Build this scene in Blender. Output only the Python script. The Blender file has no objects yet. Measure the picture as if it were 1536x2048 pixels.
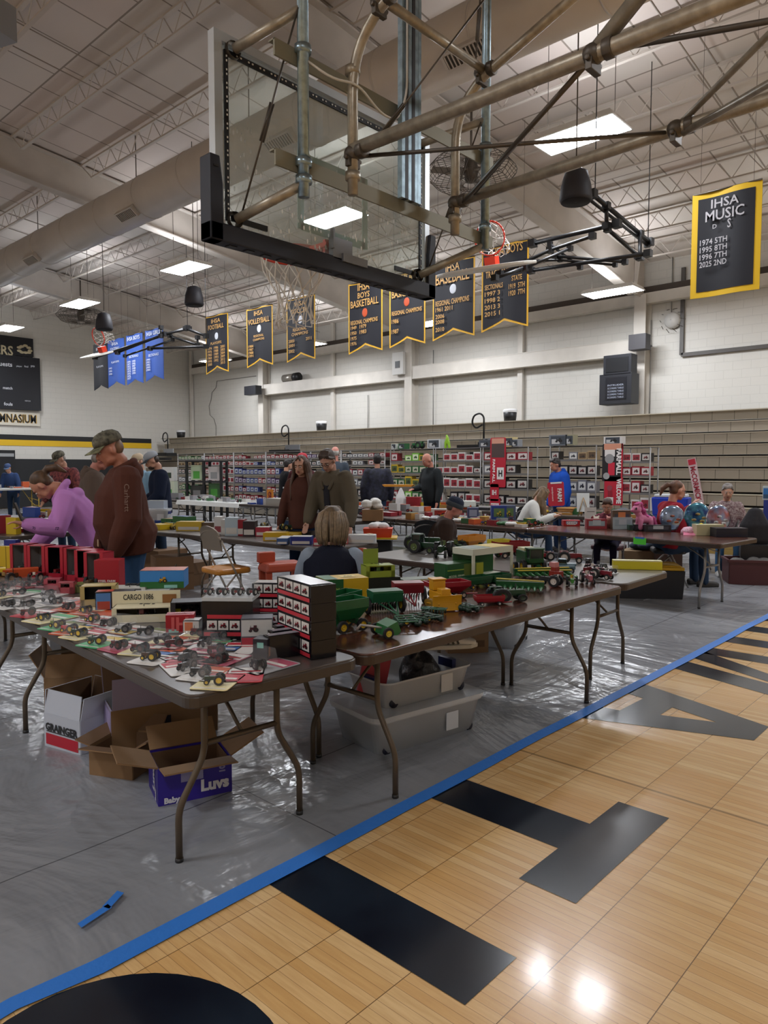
import bpy, math, random
from mathutils import Vector, Matrix, Euler
R = math.radians
random.seed(7)
SC = bpy.context.scene
COL = SC.collection
# ------------------------------------------------------------------ camera, light, exposure
HC, FPX, YAW, PITCH = 1.52, 1450.0, R(42.6), math.atan(89 / 1450)
cam_d = bpy.data.cameras.new('camera')
cam_d.sensor_fit = 'VERTICAL'; cam_d.sensor_height = 36; cam_d.sensor_width = 27
cam_d.lens = FPX / 2048 * 36; cam_d.clip_end = 200
cam = bpy.data.objects.new('camera', cam_d); COL.objects.link(cam)
cam.location = (0, 0, HC); cam.rotation_euler = (math.pi / 2 - PITCH, 0, YAW - math.pi / 2)
SC.camera = cam
SC.view_settings.view_transform = 'Standard'; SC.view_settings.look = 'None'
SC.view_settings.gamma = 1; SC.view_settings.use_curve_mapping = False
SC.view_settings.exposure = 1.15
LAMP = 34.0            # emission of the gym's ceiling fixtures
world = bpy.data.worlds.new('world'); SC.world = world; world.use_nodes = True
world.node_tree.nodes['Background'].inputs[0].default_value = (.5, .55, .6, 1)
world.node_tree.nodes['Background'].inputs[1].default_value = 0.05
SC.cycles.max_bounces = 8; SC.cycles.diffuse_bounces = 4; SC.cycles.transparent_max_bounces = 16
SC.cycles.caustics_reflective = False; SC.cycles.caustics_refractive = False
SC.cycles.sample_clamp_indirect = 6.0

# surveying helpers: where a sight line meets a real plane of the gym
_fw = Vector((math.cos(YAW) * math.cos(PITCH), math.sin(YAW) * math.cos(PITCH), -math.sin(PITCH)))
_rt = Vector((math.sin(YAW), -math.cos(YAW), 0)); _up = _rt.cross(_fw)
_C = Vector((0, 0, HC))
def ray(x, y): return _fw + _rt * ((x - 768) / FPX) - _up * ((y - 1024) / FPX)
def atz(x, y, z=0.): r = ray(x, y); return _C + r * ((z - HC) / r.z)
def atx(x, y, X): r = ray(x, y); return _C + r * (X / r.x)
def aty(x, y, Y): r = ray(x, y); return _C + r * (Y / r.y)
def atd(x, y, d): return _C + ray(x, y) * d

# ------------------------------------------------------------------ materials
def lin(h):
    if not isinstance(h, int): return tuple(h) + (1,) if len(h) == 3 else h
    o = []
    for s in (16, 8, 0):
        v = ((h >> s) & 255) / 255
        o.append(v / 12.92 if v <= .04045 else ((v + .055) / 1.055) ** 2.4)
    return (*o, 1)
_M = {}
def mat(name, c=0x808080, rough=.5, metal=0, bump=0, bs=60, var=0, vs=6, vc=None, coat=0, trans=0, alpha=1, emit=0, spec=.5, aniso=None):
    if name in _M: return _M[name]
    m = bpy.data.materials.new(name); m.use_nodes = True; _M[name] = m
    nt = m.node_tree; b = nt.nodes['Principled BSDF']; L = nt.links
    b.inputs['Base Color'].default_value = lin(c); b.inputs['Roughness'].default_value = rough
    b.inputs['Metallic'].default_value = metal; b.inputs['Specular IOR Level'].default_value = spec
    b.inputs['Coat Weight'].default_value = coat; b.inputs['Coat Roughness'].default_value = .1
    if trans: b.inputs['Transmission Weight'].default_value = trans
    if alpha < 1: b.inputs['Alpha'].default_value = alpha
    if emit:
        b.inputs['Emission Color'].default_value = lin(c); b.inputs['Emission Strength'].default_value = emit
    if bump or var:
        tc = nt.nodes.new('ShaderNodeTexCoord')
        def noise(s):
            n = nt.nodes.new('ShaderNodeTexNoise'); n.inputs['Scale'].default_value = s; n.inputs['Detail'].default_value = 4
            if aniso:
                mp = nt.nodes.new('ShaderNodeMapping'); mp.inputs['Scale'].default_value = aniso
                L.new(tc.outputs['Object'], mp.inputs[0]); L.new(mp.outputs[0], n.inputs['Vector'])
            else: L.new(tc.outputs['Object'], n.inputs['Vector'])
            return n
        if bump:
            n = noise(bs); bp = nt.nodes.new('ShaderNodeBump'); bp.inputs['Strength'].default_value = min(1, bump); bp.inputs['Distance'].default_value = .01 * max(1, bump)
            L.new(n.outputs['Fac'], bp.inputs['Height']); L.new(bp.outputs[0], b.inputs['Normal'])
        if var:
            n = noise(vs); mx = nt.nodes.new('ShaderNodeMix'); mx.data_type = 'RGBA'
            mx.inputs[6].default_value = lin(c); mx.inputs[7].default_value = lin(vc) if vc is not None else tuple(v * (1 - var) for v in lin(c)[:3]) + (1,)
            rp = nt.nodes.new('ShaderNodeMapRange'); rp.inputs[1].default_value = .35; rp.inputs[2].default_value = .65
            L.new(n.outputs['Fac'], rp.inputs[0]); L.new(rp.outputs[0], mx.inputs[0]); L.new(mx.outputs[2], b.inputs['Base Color'])
    return m
def pm(h, rough=.45): return mat('print_%06x' % h, h, rough)          # printed card / paint of one colour
class NG:                                                             # small node graph helper
    def __init__(s, m): s.m = m; s.t = m.node_tree; s.b = s.t.nodes['Principled BSDF']
    def n(s, typ, **k):
        o = s.t.nodes.new('ShaderNode' + typ)
        for a, v in k.items():
            if a[0] == 'i' and a[1:].isdigit(): o.inputs[int(a[1:])].default_value = v
            else: setattr(o, a, v)
        return o
    def l(s, a, b): s.t.links.new(a, b)
    def math(s, op, a, b=None, c=None):
        o = s.n('Math', operation=op)
        for i, x in enumerate((a, b, c)):
            if x is None: continue
            if isinstance(x, (int, float)): o.inputs[i].default_value = x
            else: s.l(x, o.inputs[i])
        return o.outputs[0]
    def mix(s, f, a, b):
        o = s.n('Mix', data_type='RGBA')
        for i, x in ((0, f), (6, a), (7, b)):
            if isinstance(x, (int, float)) and i == 0: o.inputs[0].default_value = x
            elif isinstance(x, (int, tuple)): o.inputs[i].default_value = lin(x)
            else: s.l(x, o.inputs[i])
        return o.outputs[2]

# ------------------------------------------------------------------ mesh building
_txt = {}
def text_geo(s, bold=0.0):
    k = (s, bold)
    if k not in _txt:
        cu = bpy.data.curves.new('t', 'FONT'); cu.body = s; cu.offset = bold; cu.resolution_u = 2; cu.align_x = 'CENTER'; cu.space_line = .95
        o = bpy.data.objects.new('t', cu); COL.objects.link(o)
        bpy.context.view_layer.update()
        me = o.evaluated_get(bpy.context.evaluated_depsgraph_get()).to_mesh()
        vs = [(v.co.x, v.co.y) for v in me.vertices]; fs = [tuple(p.vertices) for p in me.polygons]
        o.evaluated_get(bpy.context.evaluated_depsgraph_get()).to_mesh_clear()
        bpy.data.objects.remove(o); bpy.data.curves.remove(cu)
        x0 = min(a for a, b in vs); x1 = max(a for a, b in vs); y0 = min(b for a, b in vs); y1 = max(b for a, b in vs)
        _txt[k] = ([((a - x0) / (x1 - x0), (b - y0) / (y1 - y0)) for a, b in vs], fs, (x1 - x0) / (y1 - y0))
    return _txt[k]
def frame(t, side):
    t = t.normalized(); a = side - t * side.dot(t)
    if a.length < 1e-4: a = Vector((0, 0, 1)) - t * t.z
    if a.length < 1e-4: a = Vector((1, 0, 0))
    a.normalize(); return a, t.cross(a)
class MB:
    def __init__(s): s.v = []; s.f = []; s.m = []; s.s = []; s.X = Matrix()
    def add(s, vs, fs, mi=0, sm=False):
        b = len(s.v); X = s.X
        s.v += [X @ Vector(p) for p in vs]; s.f += [tuple(i + b for i in q) for q in fs]
        s.m += [mi] * len(fs); s.s += [sm] * len(fs)
    def box(s, c, d, mi=0, rz=0, rot=None, skip='', taper=1, ty=None):
        x, y, z = d[0] / 2, d[1] / 2, d[2] / 2; t = taper; u = taper if ty is None else ty
        P = [(-x, -y, -z), (x, -y, -z), (x, y, -z), (-x, y, -z), (-x * t, -y * u, z), (x * t, -y * u, z), (x * t, y * u, z), (-x * t, y * u, z)]
        m = rot if rot is not None else Matrix.Rotation(rz, 3, 'Z'); c = Vector(c)
        F = {'b': (0, 3, 2, 1), 't': (4, 5, 6, 7), 'f': (0, 1, 5, 4), 'r': (1, 2, 6, 5), 'k': (2, 3, 7, 6), 'l': (3, 0, 4, 7)}
        s.add([m @ Vector(p) + c for p in P], [q for k, q in F.items() if k not in skip], mi)
    def prism(s, poly, z0, z1, mi=0, ax='Z', cap=True):
        n = len(poly)
        def mp(a, b, h): return {'Z': (a, b, h), 'Y': (a, h, b), 'X': (h, a, b)}[ax]
        vs = [mp(a, b, z0) for a, b in poly] + [mp(a, b, z1) for a, b in poly]
        fs = [(i, (i + 1) % n, (i + 1) % n + n, i + n) for i in range(n)]
        if cap: fs += [tuple(reversed(range(n))), tuple(range(n, 2 * n))]
        s.add(vs, fs, mi)
    def poly(s, pts, mi=0): s.add(pts, [tuple(range(len(pts)))], mi)
    def rect(s, o, u, v, mi=0):
        o, u, v = Vector(o), Vector(u), Vector(v); s.add([o, o + u, o + u + v, o + v], [(0, 1, 2, 3)], mi)
    def text(s, st, o, u, v, w=None, h=None, mi=0, bold=0.0):        # o = centre of the line, u/v unit axes
        g, fs, asp = text_geo(st, bold); u, v, o = Vector(u), Vector(v), Vector(o)
        if w is None: w = h * asp
        if h is None: h = w / asp
        s.add([o + u * ((a - .5) * w) + v * ((b - .5) * h) for a, b in g], fs, mi)
    def loft(s, pts, rad, side=(0, 1, 0), seg=12, mi=0, cap=True, rnd=True):
        pts = [Vector(p) for p in pts]; side = Vector(side); rings = []; n = len(pts)
        rad = [(r, r) if not isinstance(r, (tuple, list)) else r for r in (rad if isinstance(rad, list) else [rad] * n)]
        for i in range(n):
            t = (pts[min(i + 1, n - 1)] - pts[max(i - 1, 0)])
            rings.append((pts[i], t.normalized() if t.length > 1e-9 else Vector((0, 0, 1)), rad[i]))
        if rnd:
            p, t, r = rings[0]; m = min(r); rings = [(p - t * m * .9, t, (r[0] * .35, r[1] * .35)), (p - t * m * .6, t, (r[0] * .8, r[1] * .8))] + rings
            p, t, r = rings[-1]; m = min(r); rings = rings + [(p + t * m * .6, t, (r[0] * .8, r[1] * .8)), (p + t * m * .9, t, (r[0] * .35, r[1] * .35))]
        vs = []; prev = None
        for p, t, r in rings:
            a, b = frame(t, prev if (prev is not None and abs(side.dot(t)) > .9) else side); prev = a
            vs += [p + a * (r[0] * math.cos(2 * math.pi * k / seg)) + b * (r[1] * math.sin(2 * math.pi * k / seg)) for k in range(seg)]
        fs = []
        for i in range(len(rings) - 1):
            for k in range(seg):
                a, b = i * seg + k, i * seg + (k + 1) % seg; fs.append((a, b, b + seg, a + seg))
        if cap: fs += [tuple(reversed(range(seg))), tuple(range(len(vs) - seg, len(vs)))]
        s.add(vs, fs, mi, True)
    def tube(s, pts, r, seg=8, mi=0, side=(.13, .31, .94)):
        pts = [Vector(p) for p in pts]; n = len(pts); rr = r if isinstance(r, list) else [r] * n
        a = None; vs = []
        for i in range(n):
            t1 = (pts[i] - pts[i - 1]).normalized() if i else None
            t2 = (pts[i + 1] - pts[i]).normalized() if i < n - 1 else None
            t = (t1 + t2) if (t1 and t2) else (t1 or t2)
            if t.length < 1e-6: t = t1
            t = t.normalized()
            if a is None: a, b = frame(t, Vector(side))
            else: a, b = frame(t, a)
            vs += [pts[i] + (a * math.cos(2 * math.pi * k / seg) + b * math.sin(2 * math.pi * k / seg)) * rr[i] for k in range(seg)]
        fs = [(i * seg + k, i * seg + (k + 1) % seg, (i + 1) * seg + (k + 1) % seg, (i + 1) * seg + k) for i in range(n - 1) for k in range(seg)]
        fs += [tuple(reversed(range(seg))), tuple(range(len(vs) - seg, len(vs)))]
        s.add(vs, fs, mi, seg > 4)
    def lathe(s, prof, c=(0, 0, 0), seg=20, mi=0, ax='Z', sm=True, arc=1.0):
        c = Vector(c); vs = []; n = len(prof); k2 = seg if arc >= 1 else seg + 1
        for k in range(k2):
            a = 2 * math.pi * arc * k / seg
            for r, z in prof:
                x, y = r * math.cos(a), r * math.sin(a)
                vs.append(c + Vector({'Z': (x, y, z), 'Y': (x, z, y), 'X': (z, x, y)}[ax]))
        fs = []
        for k in range(seg):
            k1 = (k + 1) % k2
            for i in range(n - 1): fs.append((k * n + i, k1 * n + i, k1 * n + i + 1, k * n + i + 1))
        s.add(vs, fs, mi, sm)
    def ell(s, c, r, seg=14, rg=9, mi=0, rot=None):
        if not isinstance(r, (tuple, list)): r = (r, r, r)
        vs = []; fs = []; c = Vector(c)
        for i in range(rg + 1):
            t = math.pi * i / rg
            for k in range(seg):
                a = 2 * math.pi * k / seg
                p = Vector((r[0] * math.sin(t) * math.cos(a), r[1] * math.sin(t) * math.sin(a), r[2] * math.cos(t)))
                vs.append(c + (rot @ p if rot is not None else p))
        for i in range(rg):
            for k in range(seg):
                a, b = i * seg + k, i * seg + (k + 1) % seg; fs.append((a, a + seg, b + seg, b))
        s.add(vs, fs, mi, True)
    def build(s, name, mats, parent=None, loc=(0, 0, 0), rz=0, bevel=0, remesh=0, smooth=3, solid=0):
        me = bpy.data.meshes.new(name); me.from_pydata([tuple(p) for p in s.v], [], s.f)
        if not isinstance(mats, (list, tuple)): mats = [mats]
        for m in mats: me.materials.append(m)
        me.polygons.foreach_set('material_index', s.m); me.polygons.foreach_set('use_smooth', s.s)
        me.update()
        o = bpy.data.objects.new(name, me); COL.objects.link(o); o.location = loc; o.rotation_euler = (0, 0, rz)
        if parent is not None: o.parent = parent
        if bevel:
            b = o.modifiers.new('b', 'BEVEL'); b.width = bevel; b.segments = 2; b.limit_method = 'ANGLE'
        if solid:
            b = o.modifiers.new('s', 'SOLIDIFY'); b.thickness = solid; b.offset = 0
        if remesh:
            b = o.modifiers.new('r', 'REMESH'); b.mode = 'VOXEL'; b.voxel_size = remesh; b.use_smooth_shade = True
            b = o.modifiers.new('m', 'SMOOTH'); b.factor = .5; b.iterations = smooth
        return o
def tag(o, label=None, cat=None, group=None, kind=None):
    if label: o['label'] = label
    if cat: o['category'] = cat
    if group: o['group'] = group
    if kind: o['kind'] = kind
    return o
def thing(name, label, cat, loc=(0, 0, 0), rz=0, group=None):
    o = bpy.data.objects.new(name, None); COL.objects.link(o); o.empty_display_size = .1
    o.location = loc; o.rotation_euler = (0, 0, rz); return tag(o, label, cat, group)
def struct(o): o['kind'] = 'structure'; return o
_cache = {}
def dup(root, loc=None, rz=None, label=None, group=None, scale=None):
    if root.name not in _cache:
        def grab(o): return (o, [grab(c) for c in bpy.data.objects if c.parent == o])
        _cache[root.name] = grab(root)
    def cp(node, par):
        c = node[0].copy(); COL.objects.link(c)
        if par is not None: c.parent = par
        for k in node[1]: cp(k, c)
        return c
    r = cp(_cache[root.name], None)
    if loc is not None: r.location = loc
    if rz is not None: r.rotation_euler = (0, 0, rz)
    if label: r['label'] = label
    if group: r['group'] = group
    if scale: r.scale = (scale,) * 3
    return r
ORD = 'first second third fourth fifth sixth seventh eighth ninth tenth eleventh twelfth thirteenth fourteenth fifteenth sixteenth seventeenth eighteenth nineteenth twentieth'.split()
def ordinal(i): return ORD[i] if i < 20 else ('twenty-' + ORD[i - 20] if i < 29 else ('thirtieth' if i == 29 else ('thirty-' + ORD[i - 30] if i < 39 else 'fortieth' if i == 39 else 'forty-' + ORD[i - 40] if i < 49 else 'fiftieth' if i == 49 else 'fifty-' + ORD[i - 50] if i < 59 else 'sixtieth' if i==59 else 'sixty-'+ORD[i-60])))
def arc(c, r, a0, a1, n, z=0): return [(c[0] + r * math.cos(a0 + (a1 - a0) * i / n), c[1] + r * math.sin(a0 + (a1 - a0) * i / n), z) for i in range(n + 1)]
def bend(pts, r=.05, n=4):                                            # rounded polyline
    P = [Vector(p) for p in pts]; out = [P[0]]
    for i in range(1, len(P) - 1):
        a = (P[i - 1] - P[i]); b = (P[i + 1] - P[i]); q = min(r, a.length * .45, b.length * .45)
        s, e = P[i] + a.normalized() * q, P[i] + b.normalized() * q
        for k in range(n + 1):
            t = k / n; out.append(s * (1 - t) ** 2 + P[i] * 2 * t * (1 - t) + e * t * t)
    return out + [P[-1]]
# ================================================================== THE ROOM
XW, YF, YB, XB = 18.15, 28.45, -5.0, -11.5
RX = 3.35
def roof(x): return 8.65 - .11 * (x if x > RX else 2 * RX - x)
# ---- maple floor: twelve inch slat panels
m = mat('maple_floor', 0xC99A5E, .26, coat=.3)
g = NG(m); tc = g.n('TexCoord'); sx = g.n('SeparateXYZ'); g.l(tc.outputs['Object'], sx.inputs[0])
X, Y = sx.outputs[0], sx.outputs[1]
def cell(v, w): return g.math('FLOOR', g.math('DIVIDE', v, w))
def edge(v, w, t):                                                    # 1 near a seam
    f = g.math('FRACT', g.math('DIVIDE', v, w)); return g.math('LESS_THAN', g.math('MINIMUM', f, g.math('SUBTRACT', 1, f)), t / w)
Y0 = g.math('ADD', Y, .16)
def wn(a, b):
    c = g.n('CombineXYZ'); g.l(a, c.inputs[0]); g.l(b, c.inputs[1]); w = g.n('TexWhiteNoise', noise_dimensions='2D'); g.l(c.outputs[0], w.inputs['Vector']); return w.outputs['Value']
blk = wn(cell(X, .305), cell(Y0, .304)); slat = wn(cell(X, .0381), cell(Y0, .304))
mp = g.n('Mapping'); mp.inputs['Scale'].default_value = (26, 2.2, 1); g.l(tc.outputs['Object'], mp.inputs[0])
gn = g.n('TexNoise'); gn.inputs['Scale'].default_value = 3; gn.inputs['Detail'].default_value = 6; g.l(mp.outputs[0], gn.inputs['Vector'])
c1 = g.mix(slat, 0xD2A96E, 0xE6C590); c2 = g.mix(g.math('MULTIPLY', blk, .45), c1, 0xD09C58)
gr = g.n('MapRange'); gr.inputs[1].default_value = .35; gr.inputs[2].default_value = .7; g.l(gn.outputs['Fac'], gr.inputs[0])
c3 = g.mix(g.math('MULTIPLY', gr.outputs[0], .35), c2, 0xB88850)
se = g.math('MAXIMUM', g.math('MULTIPLY', edge(Y0, .304, .0015), .9), g.math('MULTIPLY', edge(X, .0381, .0009), .55))
big = g.math('MULTIPLY', edge(g.math('ADD', X, .01), 3.32, .009), .6)
c4 = g.mix(g.math('MAXIMUM', se, big), c3, 0x5A4020)
g.l(c4, g.b.inputs['Base Color'])
bp = g.n('Bump'); bp.inputs['Strength'].default_value = .12; bp.inputs['Distance'].default_value = .003
sl = g.math('ADD', g.math('MULTIPLY', slat, .5), g.math('MULTIPLY', se, -1)); g.l(sl, bp.inputs['Height']); g.l(bp.outputs[0], g.b.inputs['Normal'])
b = MB(); b.rect((XB, YB, 0), (XW - XB, 0, 0), (0, YF - YB, 0)); struct(b.build('floor', m))
# painted letters NATION, tops towards the camera side (only what lies this side of the sheeting)
pb = mat('floor_paint_navy', 0x10141F, .2, var=.4, vs=3, vc=0x1C2530, coat=.4)
b = MB(); zl = .0015
def pl(pts, z=zl): b.poly([(x, y, z) for x, y in pts])
pl([(1.6, 1.16), (1.87, 1.16), (1.87, 2.3), (1.6, 2.3)])
pl([(2.25, 1.16), (3.09, 1.16), (3.09, 1.39), (2.81, 1.39), (2.81, 2.3), (2.54, 2.3), (2.54, 1.39), (2.25, 1.39)])
pl([(4.31, 1.16), (4.60, 1.16), (4.47, 1.41), (4.37, 1.71), (4.28, 1.93), (4.24, 2.3), (3.90, 2.3)])
pl([(4.60, 1.16), (5.02, 2.3), (4.72, 2.3), (4.61, 1.92), (4.56, 1.71), (4.47, 1.41)])
pl([(4.37, 1.71), (4.56, 1.71), (4.61, 1.92), (4.28, 1.93)])
pl([(5.2, 1.16), (5.45, 1.16), (5.82, 2.3), (5.55, 2.3)]); pl([(5.45, 1.16), (5.6, 1.16), (6.3, 2.3), (6.0, 2.3)]); pl([(6.08, 1.16), (6.32, 1.16), (6.32, 2.3), (6.08, 2.3)])
pl([(6.62, 1.16), (6.88, 1.16), (6.88, 2.3), (6.62, 2.3)]); pl([(7.2, 1.16), (7.46, 1.16), (7.46, 2.3), (7.2, 2.3)]); pl([(7.8, 1.16), (8.06, 1.16), (8.06, 2.3), (7.8, 2.3)])
n = 40; ring = []
for i in range(n):
    a0, a1 = 2 * math.pi * i / n, 2 * math.pi * (i + 1) / n
    q = lambda a, k: (.77 + k * .43 * math.cos(a), 1.6 + k * .46 * math.sin(a))
    pl([q(a0, .38), q(a0, 1), q(a1, 1), q(a1, .38)])
struct(b.build('floor_marking', pb))
# ---- grey plastic sheeting and blue tape
m = mat('plastic_sheeting', 0x8A8C8F, .3, spec=.6)
g = NG(m); tc = g.n('TexCoord')
def tarpnoise(scale, sc, det, dist):
    mp = g.n('Mapping'); mp.inputs['Scale'].default_value = sc; g.l(tc.outputs['Object'], mp.inputs[0])
    n_ = g.n('TexNoise'); n_.inputs['Scale'].default_value = scale; n_.inputs['Detail'].default_value = det; n_.inputs['Distortion'].default_value = dist
    g.l(mp.outputs[0], n_.inputs['Vector']); return n_.outputs['Fac']
a_, b_, c_ = tarpnoise(1.1, (1, .5, 1), 5, 1.2), tarpnoise(3.2, (1, .55, 1), 2, .6), tarpnoise(2.2, (.35, 1.3, 1), 6, .6)
rdg = g.math('SUBTRACT', 1, g.math('MULTIPLY', g.math('ABSOLUTE', g.math('SUBTRACT', b_, .5)), 7)); rdg = g.math('MAXIMUM', rdg, 0)
h = g.math('ADD', g.math('MULTIPLY', a_, 1.2), g.math('ADD', g.math('MULTIPLY', rdg, .045), g.math('MULTIPLY', c_, .45)))
bp = g.n('Bump'); bp.inputs['Strength'].default_value = .9; bp.inputs['Distance'].default_value = .08; g.l(h, bp.inputs['Height']); g.l(bp.outputs[0], g.b.inputs['Normal'])
sx = g.n('SeparateXYZ'); g.l(tc.outputs['Object'], sx.inputs[0])
f = g.math('FRACT', g.math('DIVIDE', g.math('ADD', sx.outputs[1], .9), 1.83)); ln = g.math('LESS_THAN', f, .004)
f2 = g.math('FRACT', g.math('DIVIDE', g.math('ADD', sx.outputs[0], 1.1), 3.1)); ln = g.math('MAXIMUM', ln, g.math('LESS_THAN', f2, .002))
g.l(g.mix(ln, g.mix(a_, 0x76787C, 0x9A9CA0), 0x55575A), g.b.inputs['Base Color'])
g.l(g.math('ADD', .13, g.math('MULTIPLY', c_, .22)), g.b.inputs['Roughness'])
b = MB(); nx, ny = 150, 130; x0, x1, y0, y1 = XB + .2, XW - 3.9, 2.08, YF - .3
from mathutils import noise as N3
vs = []
for j in range(ny + 1):
    y = y0 + (y1 - y0) * (j / ny) ** 1.6
    for i in range(nx + 1):
        x = -3 + (x1 + 3) * (i / nx)
        e = min(1, (y - y0) / .4) * max(0, 1 - max(0, y - 8) / 6)
        z = .003 + .011 * e * max(0, N3.noise(Vector((x * 2.1, y * 1.7, 3))) + .15 + .5 * max(0, N3.noise(Vector((x * 7, y * 5, 1)))))
        vs.append((x, y + (0 if j else .02 * N3.noise(Vector((x * 1.5, 0, 0)))), z))
b.add(vs, [(j * (nx + 1) + i, j * (nx + 1) + i + 1, (j + 1) * (nx + 1) + i + 1, (j + 1) * (nx + 1) + i) for j in range(ny) for i in range(nx)], 0, True)
struct(b.build('floor_sheeting', m))
bt = mat('painter_tape', 0x2F74C8, .5, bump=.3, bs=30)
b = MB(); n = 60; vs = []
for i in range(n + 1):
    x = -3 + 14 * i / n; w = .012 * N3.noise(Vector((x * 1.3, 5, 0))) + (.035 if .55 < x < .8 else 0)
    vs += [(x, 2.035 + w, .006), (x, 2.10 + w * .6, .0135)]
b.add(vs, [(2 * i, 2 * i + 2, 2 * i + 3, 2 * i + 1) for i in range(n)], 0, True)
tag(b.build('tape_strip', bt), 'long strip of blue painter tape along the sheeting edge', 'tape')
b = MB(); p = atz(190, 1850); b.rect((p.x - .05, p.y - .01, .02), (.12, .03, 0), (0, .03, 0)); b.rect((p.x + .06, p.y + .02, .02), (.08, .05, 0), (-.01, .03, 0))
tag(b.build('tape_scrap', bt), 'short scrap of blue tape stuck out on the grey sheeting', 'tape')
# ---- walls
def block_mat(name, c, ax):
    m = mat(name, c, .55); g = NG(m); tc = g.n('TexCoord'); mp = g.n('Mapping')
    mp.inputs['Rotation'].default_value = (R(90), 0, 0) if ax == 'Y' else (R(90), 0, R(90))
    g.l(tc.outputs['Object'], mp.inputs[0])
    sx = g.n('SeparateXYZ'); g.l(tc.outputs['Object'], sx.inputs[0]); cb = g.n('CombineXYZ')
    g.l(sx.outputs[0 if ax == 'Y' else 1], cb.inputs[0]); g.l(sx.outputs[2], cb.inputs[1])
    br = g.n('TexBrick'); br.inputs['Scale'].default_value = 1; br.inputs['Brick Width'].default_value = .4; br.inputs['Row Height'].default_value = .2
    br.inputs['Mortar Size'].default_value = .006; br.inputs['Mortar Smooth'].default_value = .5
    br.inputs['Color1'].default_value = lin(c); br.inputs['Color2'].default_value = lin(c); br.inputs['Mortar'].default_value = tuple(v * .86 for v in lin(c)[:3]) + (1,)
    g.l(cb.outputs[0], br.inputs['Vector'])
    n_ = g.n('TexNoise'); n_.inputs['Scale'].default_value = 1.3; n_.inputs['Detail'].default_value = 5; g.l(tc.outputs['Object'], n_.inputs['Vector'])
    g.l(g.mix(g.math('MULTIPLY', n_.outputs['Fac'], .18), br.outputs['Color'], tuple(v * .7 for v in lin(c)[:3])), g.b.inputs['Base Color'])
    bp = g.n('Bump'); bp.inputs['Strength'].default_value = .3; bp.inputs['Distance'].default_value = .01; g.l(br.outputs['Fac'], bp.inputs['Height']); bp.invert = True; g.l(bp.outputs[0], g.b.inputs['Normal'])
    return m
wx, wy = block_mat('painted_block_side', 0xD6D3CB, 'X'), block_mat('painted_block_end', 0xD6D2C9, 'Y')
def wallbox(name, lo, hi, mt):
    b = MB(); b.box([(lo[i] + hi[i]) / 2 for i in range(3)], [hi[i] - lo[i] for i in range(3)]); return struct(b.build(name, mt))
wallbox('wall_right', (XW, YB, 0), (XW + .3, YF + .3, 7.3), wx)
wallbox('wall_far', (XB, YF, 0), (XW, YF + .3, 8.6), wy)
wallbox('wall_back', (XB, YB - .3, 0), (XW, YB, 8.6), wy)
wallbox('wall_left', (XB - .3, YB - .3, 0), (XB, YF + .3, 7.3), wx)
blackp, yelp = mat('stripe_black', 0x101012, .5), mat('stripe_yellow', 0xE0B416, .5)
b = MB(); b.box(((XB + 16.2) / 2, YF - .01, 2.645), (16.2 - XB, .02, .19)); struct(b.build('trim_1', blackp))
b = MB(); b.box(((XB + 16.2) / 2, YF - .01, 2.44), (16.2 - XB, .02, .22)); struct(b.build('trim_2', yelp))
b = MB(); b.box(((XB + 15.2) / 2, YF - .03, .92), (15.2 - XB, .06, 1.84)); struct(b.build('trim_3', mat('wall_pad_black', 0x141518, .5)))
b = MB(); b.box((9.4, YF - .07, 1.08), (2.4, .06, 2.16)); dr = struct(b.build('door_1', mat('door_black', 0x0C0D10, .4)))
b = MB(); b.box((10.3, YF - .12, 1.98), (.5, .02, .12)); tag(b.build('door_sign', mat('sign_grey', 0x9A9C9C, .5), dr), 'small pale plate near the door top')
# ceiling: painted deck on a shallow gable
m = mat('roof_deck', 0xB3A79C, .75); g = NG(m); tc = g.n('TexCoord'); sx = g.n('SeparateXYZ'); g.l(tc.outputs['Object'], sx.inputs[0]); X, Y = sx.outputs[0], sx.outputs[1]
rowc = cell(X, 2.74); off = g.math('MULTIPLY', g.math('FRACT', g.math('MULTIPLY', rowc, .37)), .9)
s1 = edge(g.math('ADD', Y, off), .915, .014); s2 = edge(X, 2.74, .014)
n_ = g.n('TexNoise'); n_.inputs['Scale'].default_value = .7; n_.inputs['Detail'].default_value = 6; g.l(tc.outputs['Object'], n_.inputs['Vector'])
pan = wn(rowc, cell(g.math('ADD', Y, off), .915))
cc = g.mix(pan, 0xCFC8C0, 0xD0C2BA); cc = g.mix(g.math('MULTIPLY', n_.outputs['Fac'], .3), cc, 0xB2AAA2); cc = g.mix(g.math('MAXIMUM', s1, s2), cc, 0x8C8177); g.l(cc, g.b.inputs['Base Color'])
b = MB(); e0, e1 = XB - .3, XW + .3
b.add([(RX, YB - .3, roof(RX)), (e1, YB - .3, roof(e1)), (e1, YF + .3, roof(e1)), (RX, YF + .3, roof(RX)), (e0, YB - .3, roof(e0)), (e0, YF + .3, roof(e0))] , [(0, 1, 2, 3), (4, 0, 3, 5)])
b.add([(RX, YB - .3, roof(RX) + .2), (e1, YB - .3, roof(e1) + .2), (e1, YF + .3, roof(e1) + .2), (RX, YF + .3, roof(RX) + .2), (e0, YB - .3, roof(e0) + .2), (e0, YF + .3, roof(e0) + .2)], [(0, 1, 2, 3), (4, 0, 3, 5)])
struct(b.build('ceiling', m))
for nm, yy in (('ceiling_gable', YF + .02), ('ceiling_gable', YB - .02)):
    b = MB(); b.prism([(XB, 6.9), (XW, 6.9), (XW, 7.0), (RX, roof(RX) + .1), (XB, 7.0)], yy, yy + .04, ax='Y'); o = struct(b.build(nm, mat('gable_panel', 0x9D958B, .8)))
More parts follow.
